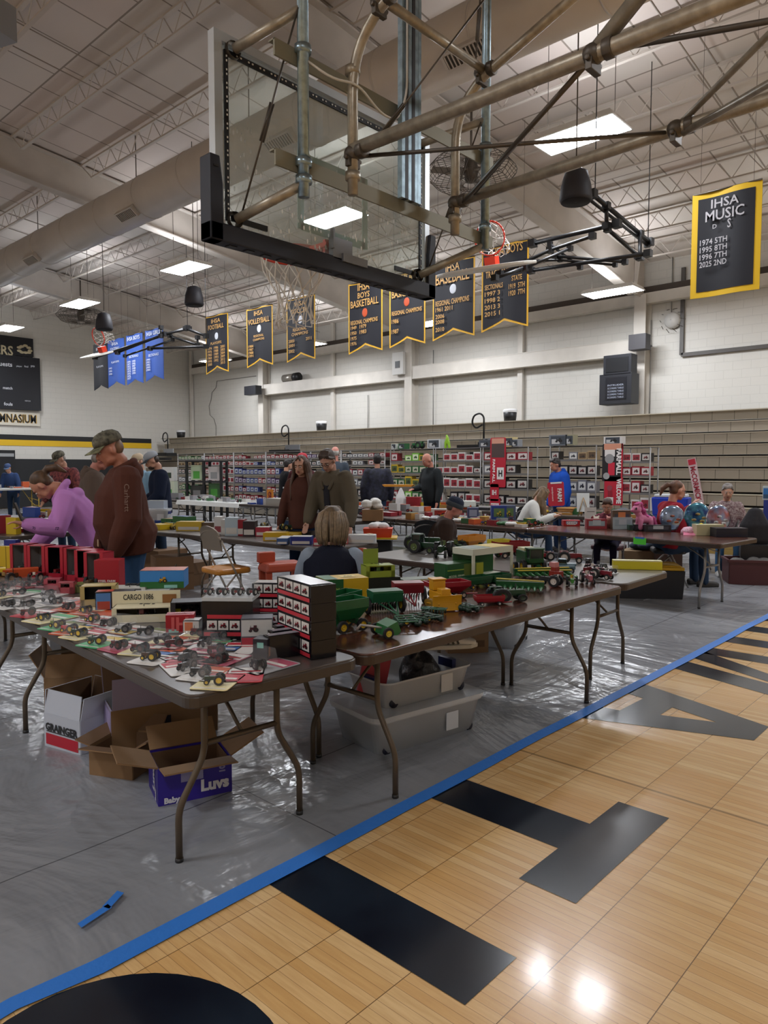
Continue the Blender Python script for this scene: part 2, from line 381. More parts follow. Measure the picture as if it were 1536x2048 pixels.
# rigid frames along X at each column line
steel = mat('painted_steel', 0xD6D0C6, .5, var=.12, vs=2)
steel_d = mat('painted_steel_roof', 0xC4BCB3, .6, var=.12, vs=2)
def frame_mesh(Y):
    b = MB(); bot = [(RX, 7.55), (9.8, 6.83), (13.35, 6.36), (16.2, 5.93), (17.35, 5.75)]
    top = [(x, roof(x) - .02) for x in (17.95, 13, RX)]
    b.prism(bot + [(17.95, 5.75)] + top, Y - .01, Y + .01, ax='Y')
    for (x0, z0), (x1, z1) in zip(bot[:-1], bot[1:]):
        dx, dz = x1 - x0, z1 - z0; L = math.hypot(dx, dz); rt = Matrix.Rotation(-math.atan2(dz, dx), 3, 'Y')
        b.box(((x0 + x1) / 2, Y, (z0 + z1) / 2), (L, .26, .025), rot=rt)
    L = math.hypot(17.95 - RX, roof(17.95) - roof(RX)); rt = Matrix.Rotation(math.atan(.11), 3, 'Y')
    b.box(((17.95 + RX) / 2, Y, (roof(RX) + roof(17.95)) / 2 - .06), (L, .26, .03), rot=rt)
    b.box((17.4, Y, 6.4), (.03, .26, 1.3), rot=Matrix.Rotation(R(14), 3, 'Y')); return b
def column_mesh(Y):
    b = MB(); b.box((17.78, Y, 2.95), (.025, .3, 5.7)); b.box((18.12, Y, 2.95), (.025, .3, 5.7)); b.box((17.95, Y, 2.95), (.34, .02, 5.7)); return b
for i, Y in enumerate((0.1, 7.7, 15.3, 22.9)):
    o = struct(frame_mesh(Y).build('roof_beam', steel_d)); o = struct(column_mesh(Y).build('column', steel))
    b = MB(); b.X = Matrix.Translation((2 * RX, 0, 0)) @ Matrix.Scale(-1, 4, (1, 0, 0)); f = frame_mesh(Y)
    b.add(f.v, f.f); struct(b.build('roof_beam', steel_d))
# open-web joists running along the gym
def joist(x, z0, z1, length=7.34):
    b = MB(); t = .035
    b.box((0, length / 2, -.05), (.07, length, t)); b.box((0, length / 2 , -.40), (.06, length - .9, t * .8)); n = 12
    st = (length - .9) / n
    for i in range(n):
        y = .45 + i * st; b.tube([(0, y, -.4), (0, y + st / 2, -.05)], .009, 4); b.tube([(0, y + st / 2, -.05), (0, y + st, -.4)], .009, 4)
    b.tube([(0, .45, -.4), (0, .02, -.06)], .012, 4); b.tube([(0, length - .45, -.4), (0, length - .02, -.06)], .012, 4)
    return b
j0 = struct(joist(0, 0, 0).build('roof_joist', mat('joist_paint', 0xBFB6AD, .6)))
first = True
for bay in (0.23, 7.83, 15.43, 23.0):
    for k in range(-4, 9):
        x = 5.8 + 1.37 * k
        if bay > 22.5: sc = 5.3 / 7.34
        else: sc = 1
        o = j0 if first else j0.copy()
        if not first: COL.objects.link(o)
        first = False
        o.location = (x, bay, roof(x) - .02); o.scale = (1, sc, 1)
# bridging struts across the joists
br_ = mat('bridging', 0x8F857B, .6)
for Y in (3.8, 11.5, 19.2):
    b = MB(); b.tube([(RX, Y, roof(RX) - .08), (17.6, Y, roof(17.6) - .08)], .012, 4); b.tube([(RX, Y + .06, roof(RX) - .42), (17.6, Y + .06, roof(17.6) - .42)], .012, 4); struct(b.build('ceiling_trim', br_))
# wall girder, posts, girt, shaded gap strip
for y0, y1 in ((7.86, 15.14), (15.46, 22.74)):
    b = MB(); b.box((17.80, (y0 + y1) / 2, 4.54), (.02, y1 - y0, .36)); b.box((17.9, (y0 + y1) / 2, 4.73), (.24, y1 - y0, .02)); b.box((17.9, (y0 + y1) / 2, 4.35), (.24, y1 - y0, .02)); struct(b.build('wall_beam', steel))
for Y in (11.3, 19.1, 28.2, 4.0):
    b = MB(); b.box((18.07, Y, 3.6), (.1, .16, 7.0)); struct(b.build('wall_post_trim', steel))
b = MB(); b.box((18.05, 12, 5.95), (.14, 32, .14)); struct(b.build('trim_4', mat('wall_gap_shade', 0x4A4038, .7)))  # dark beam added to paint in the shaded gap along the wall top
b = MB(); b.box((18.0, 12, 5.72), (.24, 32, .26)); struct(b.build('trim_5', steel))
dk = mat('dark_trim', 0x54504C, .5)
a1, a2, a3 = atx(1368, 535, 18.1), atx(1363, 710, 18.1), atx(1600, 684, 18.1)
b = MB(); b.box((18.1, a2.y, (a1.z + a2.z) / 2), (.06, .09, a1.z - a2.z)); b.box((18.1, (a2.y + a3.y) / 2, a2.z), (.06, a2.y - a3.y, .09)); struct(b.build('trim_6', dk))
for (x0, y0, x1, y1) in ((1302, 640, 1300, 835), (1345, 510, 1343, 640), (866, 700, 868, 860), (735, 790, 735, 860)):
    p, q = atx(x0, y0, 18.08), atx(x1, y1, 18.08); b = MB(); b.tube([(18.1, p.y, p.z), (18.1, p.y, q.z)], .014, 6)
    struct(b.build('wall_conduit_trim', mat('conduit', 0x8C8A86, .5)))
p = atx(1343, 512, 18.08); q = atx(1300, 515, 18.0); b = MB(); b.tube([(18.08, p.y, p.z), (18.0, q.y, q.z + .1)], .014, 6); struct(b.build('wall_conduit_trim', mat('conduit')))
# crack lines in the blocks beside the corner
b = MB(); cr = [(512, 752), (434, 762), (432, 775), (424, 785), (422, 800), (418, 812), (420, 830), (428, 838), (432, 852), (432, 875)]
b.tube([atx(x, y, 18.13) for x, y in cr], .012, 4); struct(b.build('wall_crack_trim', mat('crack', 0x6E6A64, .8)))
# ---- bleachers, folded part way against the wall
m = mat('bleacher_vinyl', 0x9C9486, .5); g = NG(m); tc = g.n('TexCoord'); sx = g.n('SeparateXYZ'); g.l(tc.outputs['Object'], sx.inputs[0])
s1 = edge(sx.outputs[1], .457, .005); g.l(g.mix(s1, 0x948B7D, 0x534D43), g.b.inputs['Base Color'])
bl = thing('bleachers', 'long bank of taupe folding bleachers against the side wall', 'bleachers', (0, 0, 0))
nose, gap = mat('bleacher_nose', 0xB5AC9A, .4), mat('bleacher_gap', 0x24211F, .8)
for k in range(11):
    x, z = 14.3 + .22 * k, .25 * (k + 1)
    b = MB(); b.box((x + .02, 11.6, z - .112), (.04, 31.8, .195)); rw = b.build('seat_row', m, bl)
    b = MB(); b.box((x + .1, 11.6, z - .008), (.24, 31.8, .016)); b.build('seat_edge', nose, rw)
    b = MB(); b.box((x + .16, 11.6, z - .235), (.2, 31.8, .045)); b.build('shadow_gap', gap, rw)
blk = mat('black_metal', 0x141416, .45)
for i, (px, py, qx) in enumerate(((968, 825, 985), (577, 850, 575), (335, 862, 340))):
    p = atx(px, py, 15.5)
    t = thing('aisle_rail', ('black looped aisle handrail above the red tractor racks', 'black looped aisle handrail behind the long-haired girl', 'black looped aisle handrail near the far corner')[i], 'handrail', (15.5, p.y, 2.2))
    b = MB(); ht = .62; b.tube(bend([(0, 0, -.1), (0, 0, ht), (0, .12, ht + .1), (0, .32, ht + .05), (0, .38, ht - .15), (0, .25, ht - .3), (0, .05, ht - .2)], .12), .024, 8); b.build('rail', blk, t)
    b = MB(); b.box((-.1, .1, -.16), (.5, 1.0, .12)); b.box((-.25, .15, -.34), (.3, 1.2, .1)); b.box((0, 0, -.07), (.1, .3, .08)); b.build('step_unit', blk, t)
    b = MB(); b.box((-.3, -.55, -.03), (.03, .7, .16)); pn = b.build('number_plate', mat('plate_grey', 0x8D9094, .5), t)
    if i == 0:
        b = MB(); b.text('7', (-.32, -.3, -.03), (0, -1, 0), (0, 0, 1), h=.12); b.build('number', blk, pn)
# ================================================================== OVERHEAD EQUIPMENT
galv = mat('galvanised_pipe', 0x9FB4BE, .3, metal=.85, var=.3, vs=25)
brn = mat('bronze_painted_pipe', 0xB0A694, .38, metal=.5, var=.3, vs=18, bump=.05, bs=90)
alu = mat('aluminium', 0xC4C9CB, .35, metal=.6); olive = mat('olive_channel', 0x85816E, .5, metal=.3)
padm = mat('navy_rubber_pad', 0x1B1E29, .55); orange = mat('rim_orange', 0xD8391E, .4); netm = mat('net_cord', 0xD9D4CC, .8)
rod = mat('steel_rod', 0x5B544C, .45, metal=.6)
glass = mat('backboard_glass', 0xB9C4C0, .03, spec=.8)
g = NG(glass); tr = g.n('BsdfTransparent'); tr.inputs[0].default_value = (.86, .9, .88, 1); gl = g.n('BsdfGlossy'); gl.inputs['Roughness'].default_value = .03
df = g.n('BsdfDiffuse'); df.inputs[0].default_value = (.9, .93, .95, 1); fr = g.n('MapRange'); lw = g.n('LayerWeight'); lw.inputs[0].default_value = .25; g.l(lw.outputs['Facing'], fr.inputs[0]); fr.inputs[3].default_value = .03; fr.inputs[4].default_value = .35; m1 = g.n('MixShader'); m2 = g.n('MixShader')
tc = g.n('TexCoord'); vo = g.n('TexVoronoi'); vo.inputs['Scale'].default_value = 30; g.l(tc.outputs['Object'], vo.inputs['Vector'])
mp = g.n('Mapping'); mp.inputs['Scale'].default_value = (1, 1, .45); g.l(tc.outputs['Object'], mp.inputs[0]); g.l(mp.outputs[0], vo.inputs['Vector'])
sx = g.n('SeparateXYZ'); g.l(tc.outputs['Object'], sx.inputs[0])
low = g.n('MapRange'); low.inputs[1].default_value = .7; low.inputs[2].default_value = .1; g.l(sx.outputs[2], low.inputs[0])
sp = g.math('MULTIPLY', g.math('LESS_THAN', vo.outputs['Distance'], .2), low.outputs[0])  # white flecks: dirt and painted glints, denser towards the bottom
g.l(fr.outputs[0], m1.inputs[0]); g.l(tr.outputs[0], m1.inputs[1]); g.l(gl.outputs[0], m1.inputs[2])
g.l(g.math('ADD', .15, g.math('MULTIPLY', sp, .85)), m2.inputs[0]); g.l(m1.outputs[0], m2.inputs[1]); g.l(df.outputs[0], m2.inputs[2])
g.l(m2.outputs[0], g.t.nodes['Material Output'].inputs[0])

BX, BY, BZ = 3.26, 3.42, 2.80
H = thing('basketball_hoop', 'glass basketball backboard with orange rim hung from ceiling pipework above the tables', 'basketball hoop', (BX, BY, BZ))
W2, HH = .915, 1.07
b = MB(); b.box((0, 0, HH / 2), (2 * W2 - .06, .012, HH - .06)); gb = b.build('glass_board', glass, H)
b = MB()
for sx_ in (-1, 1): b.box((sx_ * (W2 - .025), 0, HH / 2), (.05, .055, HH))
b.box((0, 0, .025), (2 * W2 - .1, .055, .05)); b.box((0, 0, HH - .025), (2 * W2 - .1, .055, .05)); b.build('frame', alu, H)
b = MB()
for sx_ in (-1, 1): b.box((sx_ * (W2 - .085), -.012, HH / 2), (.025, .012, HH - .16))
b.box((0, -.012, HH - .09), (2 * W2 - .2, .012, .03)); b.box((-.68, -.012, .1), (.25, .012, .03)); b.box((.68, -.012, .1), (.25, .012, .03))
b.build('gasket_strip', blk, H)
b = MB()
for i in range(60):
    x = -.8 + 1.6 * (i + .5) / 60
    if i % 3: b.box((x, -.021, HH - .09), (.010, .003, .008))
for i in range(36):
    if i % 3:
        b.box((-W2 + .085, -.021, .12 + .86 * i / 36), (.007, .003, .010)); b.box((W2 - .085, -.021, .12 + .86 * i / 36), (.007, .003, .010))
b.build('bolt_studs', mat('stud_white', 0xE6E6E0, .4), H)
b = MB(); tq = mat('target_line', 0xA8C6BE, .5)
for sx_ in (-1, 1): b.box((sx_ * .28, .009, .40), (.05, .004, .46))
b.box((0, .009, .19), (.56, .004, .05)); b.box((0, .009, .605), (.56, .004, .05)); b.build('target_stripe', tq, H)
b = MB(); b.box((0, .0, .0), (2 * W2 + .10, .10, .10))
for sx_ in (-1, 1):
    b.prism([(sx_ * (W2 - .035), -.05), (sx_ * (W2 + .05), -.05), (sx_ * (W2 + .05), .40), (sx_ * (W2 - .015), .40), (sx_ * (W2 - .035), .25)], -.05, .05, ax='Y')
p = b.build('edge_padding', padm, H, bevel=.008)
b = MB(); b.box((-W2 - .012, -.0515, .34), (.03, .004, .012)); b.build('pad_slot', blk, p)
b = MB()
for i in range(14): b.box((-.8 + i * .12, 0, -.052), (.05, .045, .006))
b.build('pad_underside_slot', blk, p)
b = MB(); b.box((.02, -.03, .10), (.17, .04, .13)); b.box((-.07, -.05, .15), (.012, .03, .12)); b.box((.12, -.04, .05), (.22, .05, .05)); b.build('rim_mount_plate', mat('mount_grey', 0x7E8084, .5, metal=.4), H)
b = MB(); b.lathe([(.229 + .009 * math.cos(t), .15 + .009 * math.sin(t)) for t in [2 * math.pi * k / 8 for k in range(9)]], (0, .40, 0), 36)
b.box((0, .09, .13), (.14, .16, .03)); b.box((0, .04, .1), (.12, .02, .13)); b.build('rim', orange, H)
def net(c, up=1, r0=.225, r1=.12, L=.43, n=12, rows=5, w=.0045):
    b = MB(); c = Vector(c)
    def q(i, j):
        t = j / rows; r = r0 + (r1 - r0) * min(1, t * 1.5) + .015 * math.sin(t * 7); a = 2 * math.pi * (i + .5 * (j % 2)) / n
        return c + Vector((r * math.cos(a), r * math.sin(a), -up * L * (t + .03 * math.sin(i * 5 + j))))
    for i in range(n):
        for j in range(rows):
            b.tube([q(i, j), q(i + (j % 2), j + 1)], w, 4); b.tube([q(i, j), q(i - 1 + (j % 2), j + 1)], w, 4)
        b.tube([q(i, rows), q(i, rows) - Vector((0, 0, .03 * up)), q(i + 1, rows)], w, 4)
    return b
net((0, .40, .14)).build('net', netm, H)
# masts and braces (world positions minus the hoop's origin)
O = Vector((BX, BY, BZ))
def mast(name, pts, r, m, par=H, seg=12, col=None):
    b = MB(); b.tube([Vector(p) - O for p in pts], r, seg)
    for c in (col or []): b.tube([Vector(c) - O + Vector((0, 0, -.02)), Vector(c) - O + Vector((0, 0, .02))], r * 1.45, 12)
    return b.build(name, m, par)
mast('mast_pipe', [(2.63, 3.0, 2.96), (2.63, 3.0, 6.6)], .031, galv, col=[(2.63, 3, 3.14), (2.63, 3, 3.05), (2.63, 3, 3.72)])
mast('mast_pipe', [(4.31, 3.0, 3.05), (4.31, 3.0, 6.6)], .031, galv, col=[(4.31, 3, 3.2), (4.31, 3, 3.75)])
def bent(x): return bend([(x, 2.9, 3.02), (x, 2.9, 3.86), (x, -2.5, 5.75)], .3, 8)
mast('brace_pipe', bent(2.9), .029, brn, col=[(2.9, 2.9, 3.12), (2.9, 2.9, 3.68)])
mast('brace_pipe', bent(3.83), .029, brn, col=[(3.83, 2.9, 3.12)])
mast('cross_pipe', [(2.9, 2.68, 3.965), (3.83, 2.68, 3.965)], .026, brn)
mast('boom_pipe', [(2.9, 2.9, 3.26), (2.9, 1.48, 3.24), (2.9, -3.2, 3.18)], .036, brn)
mast('boom_pipe', [(3.83, 2.9, 3.22), (3.83, 1.49, 3.25), (3.83, -3.2, 3.30)], .033, brn)
mast('diagonal_pipe', [(2.9, 1.46, 3.26), (2.9, -1.9, 5.85)], .034, brn)
mast('side_rod', [(3.83, 1.47, 3.27), (3.55, 0.2, 3.95), (3.2, -1.4, 4.8)], .017, brn)
mast('side_rod', [(2.9, 1.44, 3.24), (3.83, -.4, 3.3)], .013, rod)
mast('side_rod', [(3.83, 1.45, 3.22), (2.9, -.2, 3.16)], .018, brn)
mast('diagonal_rod', [(2.92, 2.85, 3.22), (3.83, 1.5, 3.24)], .011, rod)
mast('diagonal_rod', [(3.83, 2.85, 3.2), (2.9, 1.5, 3.22)], .013, rod)
mast('diagonal_rod', [(3.85, 2.80, 3.22), (2.93, 1.46, 3.28)], .006, rod)
for x, y, z in ((2.9, 2.9, 3.24), (3.83, 2.9, 3.22), (2.9, 1.48, 3.24), (3.83, 1.49, 3.25), (2.9, 2.7, 3.96), (3.83, 2.7, 3.96)):
    b = MB(); P = Vector((x, y, z)) - O; b.ell(P, (.05, .05, .045), 12, 8); b.box(P + Vector((0, .0, -.05)), (.09, .03, .05)); b.tube([P + Vector((-.06, 0, -.03)), P + Vector((.06, 0, -.03))], .013, 8)
    b.tube([P + Vector((0, -.05, 0)), P + Vector((0, -.09, 0))], .043, 12); b.build('pipe_clamp', rod, H, bevel=.003)
for z in (3.13, 3.68):
    b = MB(); b.box(Vector((3.45, 3.03, z)) - O, (1.98, .012, .085)); b.box(Vector((3.45, 3.05, z + .04)) - O, (1.98, .05, .008)); b.build('channel_bar', olive, H)
for (a, c) in (((2.47, 3.38, 3.80), (2.63, 3.0, 3.93)), ((2.47, 3.38, 2.89), (2.63, 3.0, 3.03)), ((4.05, 3.38, 2.89), (4.31, 3.0, 3.08)), ((4.05, 3.38, 3.80), (4.31, 3.0, 3.93))):
    mast('standoff_arm', [a, c], .027, brn); b = MB(); b.lathe([(.045, 0), (.05, .02), (.03, .05)], Vector(a) - O, 12, ax='Y'); b.build('arm_flange', rod, H)
b = MB()
for dx, mi in ((-.075, 0), (-.045, 1), (-.015, 0), (.018, 1), (.045, 0), (.075, 0)): b.box(Vector((3.46 + dx, 2.97, 4.85)) - O, (.028, .035, 3.4), mi)
b.build('height_adjuster_track', [mat('galvanised_pipe'), blk], H)
b = MB(); b.lathe([(0, -.05), (.15, -.05), (.16, 0), (.15, .05), (0, .05)], Vector((3.28, 2.5, 4.33)) - O, 24, ax='X'); b.box(Vector((3.36, 2.5, 4.5)) - O, (.06, .12, .5)); b.build('winch_pulley', blk, H)
def tie(a, c, k=.45):
    a, c = Vector(a) - O, Vector(c) - O; b = MB(); b.tube([a, c], .0055, 6); d = (c - a).normalized(); s_ = a + (c - a) * k; sd, _ = frame(d, Vector((1, 0, 0)))
    for q in (-.012, .012): b.tube([s_ + sd * q, s_ + d * .2 + sd * q], .005, 6)
    b.build('turnbuckle_rod', rod, H)
tie((2.60, 3.0, 3.92), (2.50, 3.37, 2.93)); tie(atd(975, -10, 3.9), (2.98, 2.85, 3.27), .7); tie((3.83, 2.7, 4.6), (3.83, 2.75, 4.0), .4)
tie((4.25, 3.0, 3.9), (4.13, 3.37, 2.93))
b = MB(); cd = mat('white_cord', 0xCFCBC2, .6)
b.tube([Vector(p) - O for p in bend([(2.63, 2.99, 3.67), (2.75, 2.9, 3.58), (2.9, 2.86, 3.6), (3.1, 2.88, 3.52), (3.3, 2.93, 3.56), (3.4, 2.94, 3.75), (3.4, 2.94, 4.6)], .08)], .007, 6); b.build('power_cord', cd, H)

# ---- side baskets folded up (black trusses)
def truss(t, segs, r, name='truss_bar'):
    O_ = t.location
    for pts, k in segs:
        b = MB(); b.tube([Vector(p) - O_ for p in pts], r * k, 8)
        for p in pts: b.box(Vector(p) - O_, (r * 3.2 * k,) * 3)
        b.build(name, blk, t)
def fanboard(t, c, width, depth, tilt, yaw):
    pts = [(-width / 2, 0)] + [(-width / 2 * math.cos(a), depth * (.35 + .65 * math.sin(a))) for a in [math.pi * k / 16 for k in range(17)]] + [(width / 2, 0)]
    m_ = Matrix.Translation(Vector(c) - t.location) @ Matrix.Rotation(yaw, 4, 'Z') @ Matrix.Rotation(tilt, 4, 'Y')
    b = MB(); b.X = m_ @ Matrix.Rotation(R(90), 4, 'Z'); b.prism(pts, -.02, .02); b.build('fan_board', mat('board_white', 0xD8D5CC, .4), t, bevel=.01)
    b = MB(); b.X = m_; b.box((0, 0, .09), (.14, .16, .14)); b.build('rim_bracket', orange, t)
    b = MB(); b.X = m_; rr = .22
    for k in range(24):
        a0, a1 = 2 * math.pi * k / 24, 2 * math.pi * (k + 1) / 24
        b.tube([(0, rr * math.cos(a0), .40 + rr * math.sin(a0)), (0, rr * math.cos(a1), .40 + rr * math.sin(a1))], .012, 6)
    b.build('rim', orange, t)
    b = net((0, 0, 0), 1, .22, .12, .34, 10, 4, .005); v = b.v; b2 = MB(); b2.X = m_ @ Matrix.Translation((0, 0, .40)) @ Matrix.Rotation(R(-70), 4, 'Y'); b2.add(v, b.f, 0, True); b2.build('net', netm, t)
t = thing('folded_side_hoop', 'white fan-shaped backboard folded up on a black truss beside the baseball banner', 'basketball hoop', atd(1000, 530, 10))
fanboard(t, atd(985, 538, 10.0), 1.3, .85, R(-14), R(8))
q = lambda x, y, d: atd(x, y, d)
truss(t, [((q(1065, 487, 10.6), q(1234, 448, 9.8)), 1.5), ((q(1062, 541, 10.6), q(1296, 507, 9.6)), 1.3), ((q(1185, 388, 9.4), q(1299, 484, 10.8)), 1.5), ((q(1175, 396, 9.4), q(1294, 490, 10.8)), 1.0),
          ((q(1213, 412, 9.7), q(1213, 452, 9.8)), 1.3), ((q(1280, 468, 10.5), q(1280, 514, 10.2)), 1.3), ((q(1215, 458, 9.8), q(1276, 512, 10.2)), 1.2),
          ((q(1110, 512, 10.3), q(1250, 524, 9.9)), 1.0), ((q(1000, 548, 10.1), q(1100, 500, 10.4), q(1185, 472, 10)), 1.2), ((q(1040, 540, 10.2), q(1140, 497, 10.2)), 1.0),
          ((q(1052, 522, 10.2), q(1120, 520, 10.3), q(1230, 530, 10)), .8), ((q(1100, 488, 10.4), q(1160, 535, 10.2)), .9), ((q(990, 556, 10), q(1050, 535, 10.2)), 1.2)], .022)
b = MB()
for (x, y, d) in ((1190, 392, 9.4), (1296, 486, 10.8)): P = q(x, y, d); b.tube([P - t.location, Vector((P.x, P.y, roof(P.x))) - t.location], .007, 6)
b.build('ceiling_hanger', blk, t)
t = thing('folded_side_hoop', 'small folded-up backboard with red rim on a black truss near the blue banners', 'basketball hoop', atd(205, 702, 18))
fanboard(t, atd(207, 706, 18), .82, .6, R(-20), R(8))
truss(t, [((q(190, 715, 18), q(375, 655, 17.4)), 1.2), ((q(235, 705, 18), q(330, 668, 17.5), q(378, 657, 17.4)), 1.2), ((q(372, 657, 17.4), q(412, 672, 17.3)), 1.3), ((q(300, 697, 17.6), q(412, 693, 17.2)), 1.2),
          ((q(340, 672, 17.6), q(395, 690, 17.3)), 1.1), ((q(395, 675, 17.3), q(395, 692, 17.3)), 1.1), ((q(322, 655, 17.5), q(322, 672, 17.5)), 1.1), ((q(250, 712, 17.8), q(345, 680, 17.6)), .9)], .026)
b = MB()
for (x, y, d) in ((375, 656, 17.4), (412, 672, 17.3)): P = q(x, y, d); b.tube([P - t.location, Vector((P.x, P.y, roof(P.x))) - t.location], .007, 6)
b.build('ceiling_hanger', blk, t)

# ---- duct
ductm = mat('painted_duct', 0xC9C2BA, .42, metal=.1, var=.1, vs=1.5)
D = thing('air_duct', 'big round painted air duct running below the roof beams', 'duct', (7.2, 0, 6.53))
b = MB(); b.tube([(0, -4.8, 0), (0, 28.3, 0)], .385, 32); b.build('duct_pipe', ductm, D)
for k in range(22):
    b = MB(); y = -4 + k * 1.5; b.tube([(0, y, 0), (0, y + .03, 0)], .393, 32); b.build('duct_seam', ductm, D)
for px, py in ((262, 408), (70, 500), (568, 232), (942, 42)):
    p = atx(px, py, 7.0); b = MB(); rt = Matrix.Rotation(R(38), 3, 'Y')
    for sgn in (1,):
        c = Vector((-.26, p.y, -.28)); b.box(c, (.20, .62, .16), rot=rt); rg = b.build('register_box', ductm, D)
        b = MB(); dn = rt @ Vector((0, 0, -1))
        b.box(c + dn * .082, (.15, .54, .006), rot=rt); b.build('register_opening', mat('duct_dark', 0x39352F, .8), rg)
        b = MB()
        for k in range(11): b.box(c + dn * .088 + Vector((0, -.25 + .05 * k, 0)), (.15, .016, .012), rot=rt)
        b.build('register_louver', ductm, rg)
for Y in (1.0, 4.5, 9.5, 13, 17.5, 21, 25.5):
    b = MB(); b.tube([(0, Y, .38), (0, Y, roof(7.2) - 6.55)], .01, 5); b.build('hanger_rod', rod, D)

# ---- ceiling light fixtures
led = mat('lamp_diffuser', 0xF4F8FF, .5, emit=LAMP); housing = mat('lamp_housing', 0xCFCBC4, .5)
L0 = thing('ceiling_light', 'x', 'ceiling light')
b = MB(); b.box((0, 0, .05), (.64, 1.26, .09), taper=.9); b.build('housing', housing, L0)
b = MB(); b.rect((-.29, -.6, .003), (0, 1.2, 0), (.58, 0, 0)); b.build('diffuser', led, L0)
b = MB(); b.rect((-.2, -.5, .1005), (.4, 0, 0), (0, 1.0, 0)); b.build('added_uplight', mat('added_uplight_glow', 0xF4F8FF, .5, emit=LAMP * .35), L0)  # glowing panel added on the housing top to brighten the ceiling
b = MB(); b.tube([(0, -.5, .09), (0, -.5, 1.55)], .006, 4); b.tube([(0, .5, .09), (0, .5, 1.55)], .006, 4); b.build('hanger_wire', rod, L0)
rows = {9.35: (6.05, 'over the middle tables'), 15.7: (5.45, 'near the bleacher wall'), -2.6: (6.05, 'over the other half of the court'), -9.0: (5.45, 'near the opposite wall')}
ys = {9.35: (-.2, 4.95, 9.85, 14.75, 20.1, 25.3), 15.7: (-2.6, 2.3, 7.45, 12.6, 17.8, 22.9), -2.6: (-2.3, 4.95, 12.3, 20.1), -9.0: (2.3, 12.6, 22.9)}
first = True
for x, (z, wh) in rows.items():
    for i, y in enumerate(ys[x]):
        lb = 'bright rectangular ceiling light, %s of the row hung %s' % (ORD[i], wh)
        if first: L0['label'] = lb; L0.location = (x, y, z); first = False
        else: dup(L0, (x, y, z), label=lb)

p = atd(6, 62, 7.5); t = thing('ceiling_heater', 'grey metal cabinet hung from the roof, only its corner in view', 'heater', p); b = MB(); b.box((-.35, .3, .15), (.8, .8, .35), rz=R(20)); b.build('heater_cabinet', mat('cabinet_grey', 0x8D9096, .5), t); b = MB(); b.tube([(-.3, .3, .3), (-.3, .3, roof(p.x) - p.z)], .012, 6); b.build('hanger_rod', rod, t)
# ---- banners on the line X = 11
navy, gold = mat('banner_navy', 0x12131C, .7, bump=.15, bs=3), mat('banner_gold', 0xD9A62C, .6)
goldt = mat('banner_letter_gold', 0xC99A55, .6); blueb = mat('banner_blue', 0x2A4F9E, .7, bump=.15, bs=3); whitet = mat('banner_letter_white', 0xC9CFDA, .6)
def banner(label, px, yt, yb, lines, cloth=navy, border=gold, ink=goldt, fork=True, X=11.0, bw=.03, icon=None, group=None):
    (xl, xr) = px; a = atx(xl, yt, X); c = atx(xr, yt, X); zb = atx(xl, yb, X).z; w = a.y - c.y; yc = (a.y + c.y) / 2; zt = a.z; h = zt - zb
    t = thing('hanging_banner', label, 'banner', (X, yc, zb)); f = .17 * w if fork else 0
    def shape(m_, d):
        b = MB(); q_ = 8; top = []; 
        for i in range(q_ + 1):
            y = (w / 2 - m_) - (w - 2 * m_) * i / q_; fb = (m_ * (1.4 if fork else 1)) + (f * (1 - abs(2 * i / q_ - 1)) if fork else 0); top.append((y, fb))
        wv = lambda y: .018 * math.sin(y * 9)
        vs = [(d + wv(y), y, h - m_) for y, z in top] + [(d + wv(y), y, z) for y, z in top]; n = q_ + 1
        b.add(vs, [(i, i + 1, i + 1 + n, i + n) for i in range(q_)], 0, True); return b
    shape(0, 0).build('border_cloth', border, t); cl = shape(bw, -.004).build('cloth', cloth, t); shape(0, .006).build('backing_cloth', cloth, t)
    for (s_, u, v, ww, hh) in lines:
        u = max(u, ww / 2 + bw / w + .05); b = MB(); b.text(s_, (-.030, (.5 - u) * w, v * h), (0, -1, 0), (0, 0, 1), w=ww * w, h=hh * h, bold=.012); b.build('lettering', ink, t)
    if icon:
        b = MB(); b.ell((-.012, 0, icon[1] * h), (.006, .075 * w / .9, .085 * w / .9), 16, 8); b.build('ball_emblem', icon[0], t)
    b = MB(); b.tube([(0, w / 2, h), (0, -w / 2, h)], .012, 6); b.tube([(0, w / 2 - .1, h), (0, w / 2 - .1, h + roof(X) - zt + .01)], .003, 4); b.tube([(0, -w / 2 + .1, h), (0, -w / 2 + .1, h + roof(X) - zt + .01)], .003, 4)
    b.build('hanging_rod', rod, t); return t
whi, bro = mat('emblem_white', 0xC8CCD4, .6), mat('emblem_orange', 0xB4451C, .6)
banner('narrow navy and gold football banner, next to the blue ones', (412, 455), 635, 750, [('IHSA', .5, .90, .42, .07), ('FOOTBALL', .5, .80, .72, .08), ('PLAYOFFS', .5, .52, .5, .045)] + [(s, u, .44 - .055 * i, .2, .045) for u, l in ((.2, '1974 1976 1983 1984 1995 2000'), (.5, '1986 1988 1989 1991 1992'), (.8, '2001 2003 2004 2009 2012 2013')) for i, s in enumerate(l.split())], icon=(whi, .64))
banner('navy and gold volleyball banner hanging beside the net', (494, 544), 620, 737, [('IHSA', .5, .90, .35, .08), ('VOLLEYBALL', .5, .77, .85, .09), ('REGIONAL', .5, .52, .4, .04), ('CHAMPIONS', .5, .46, .45, .04)] + [(s, .16, .36 - .055 * i, .2, .045) for i, s in enumerate('1984 1987 1988 1991'.split())], icon=(whi, .64))
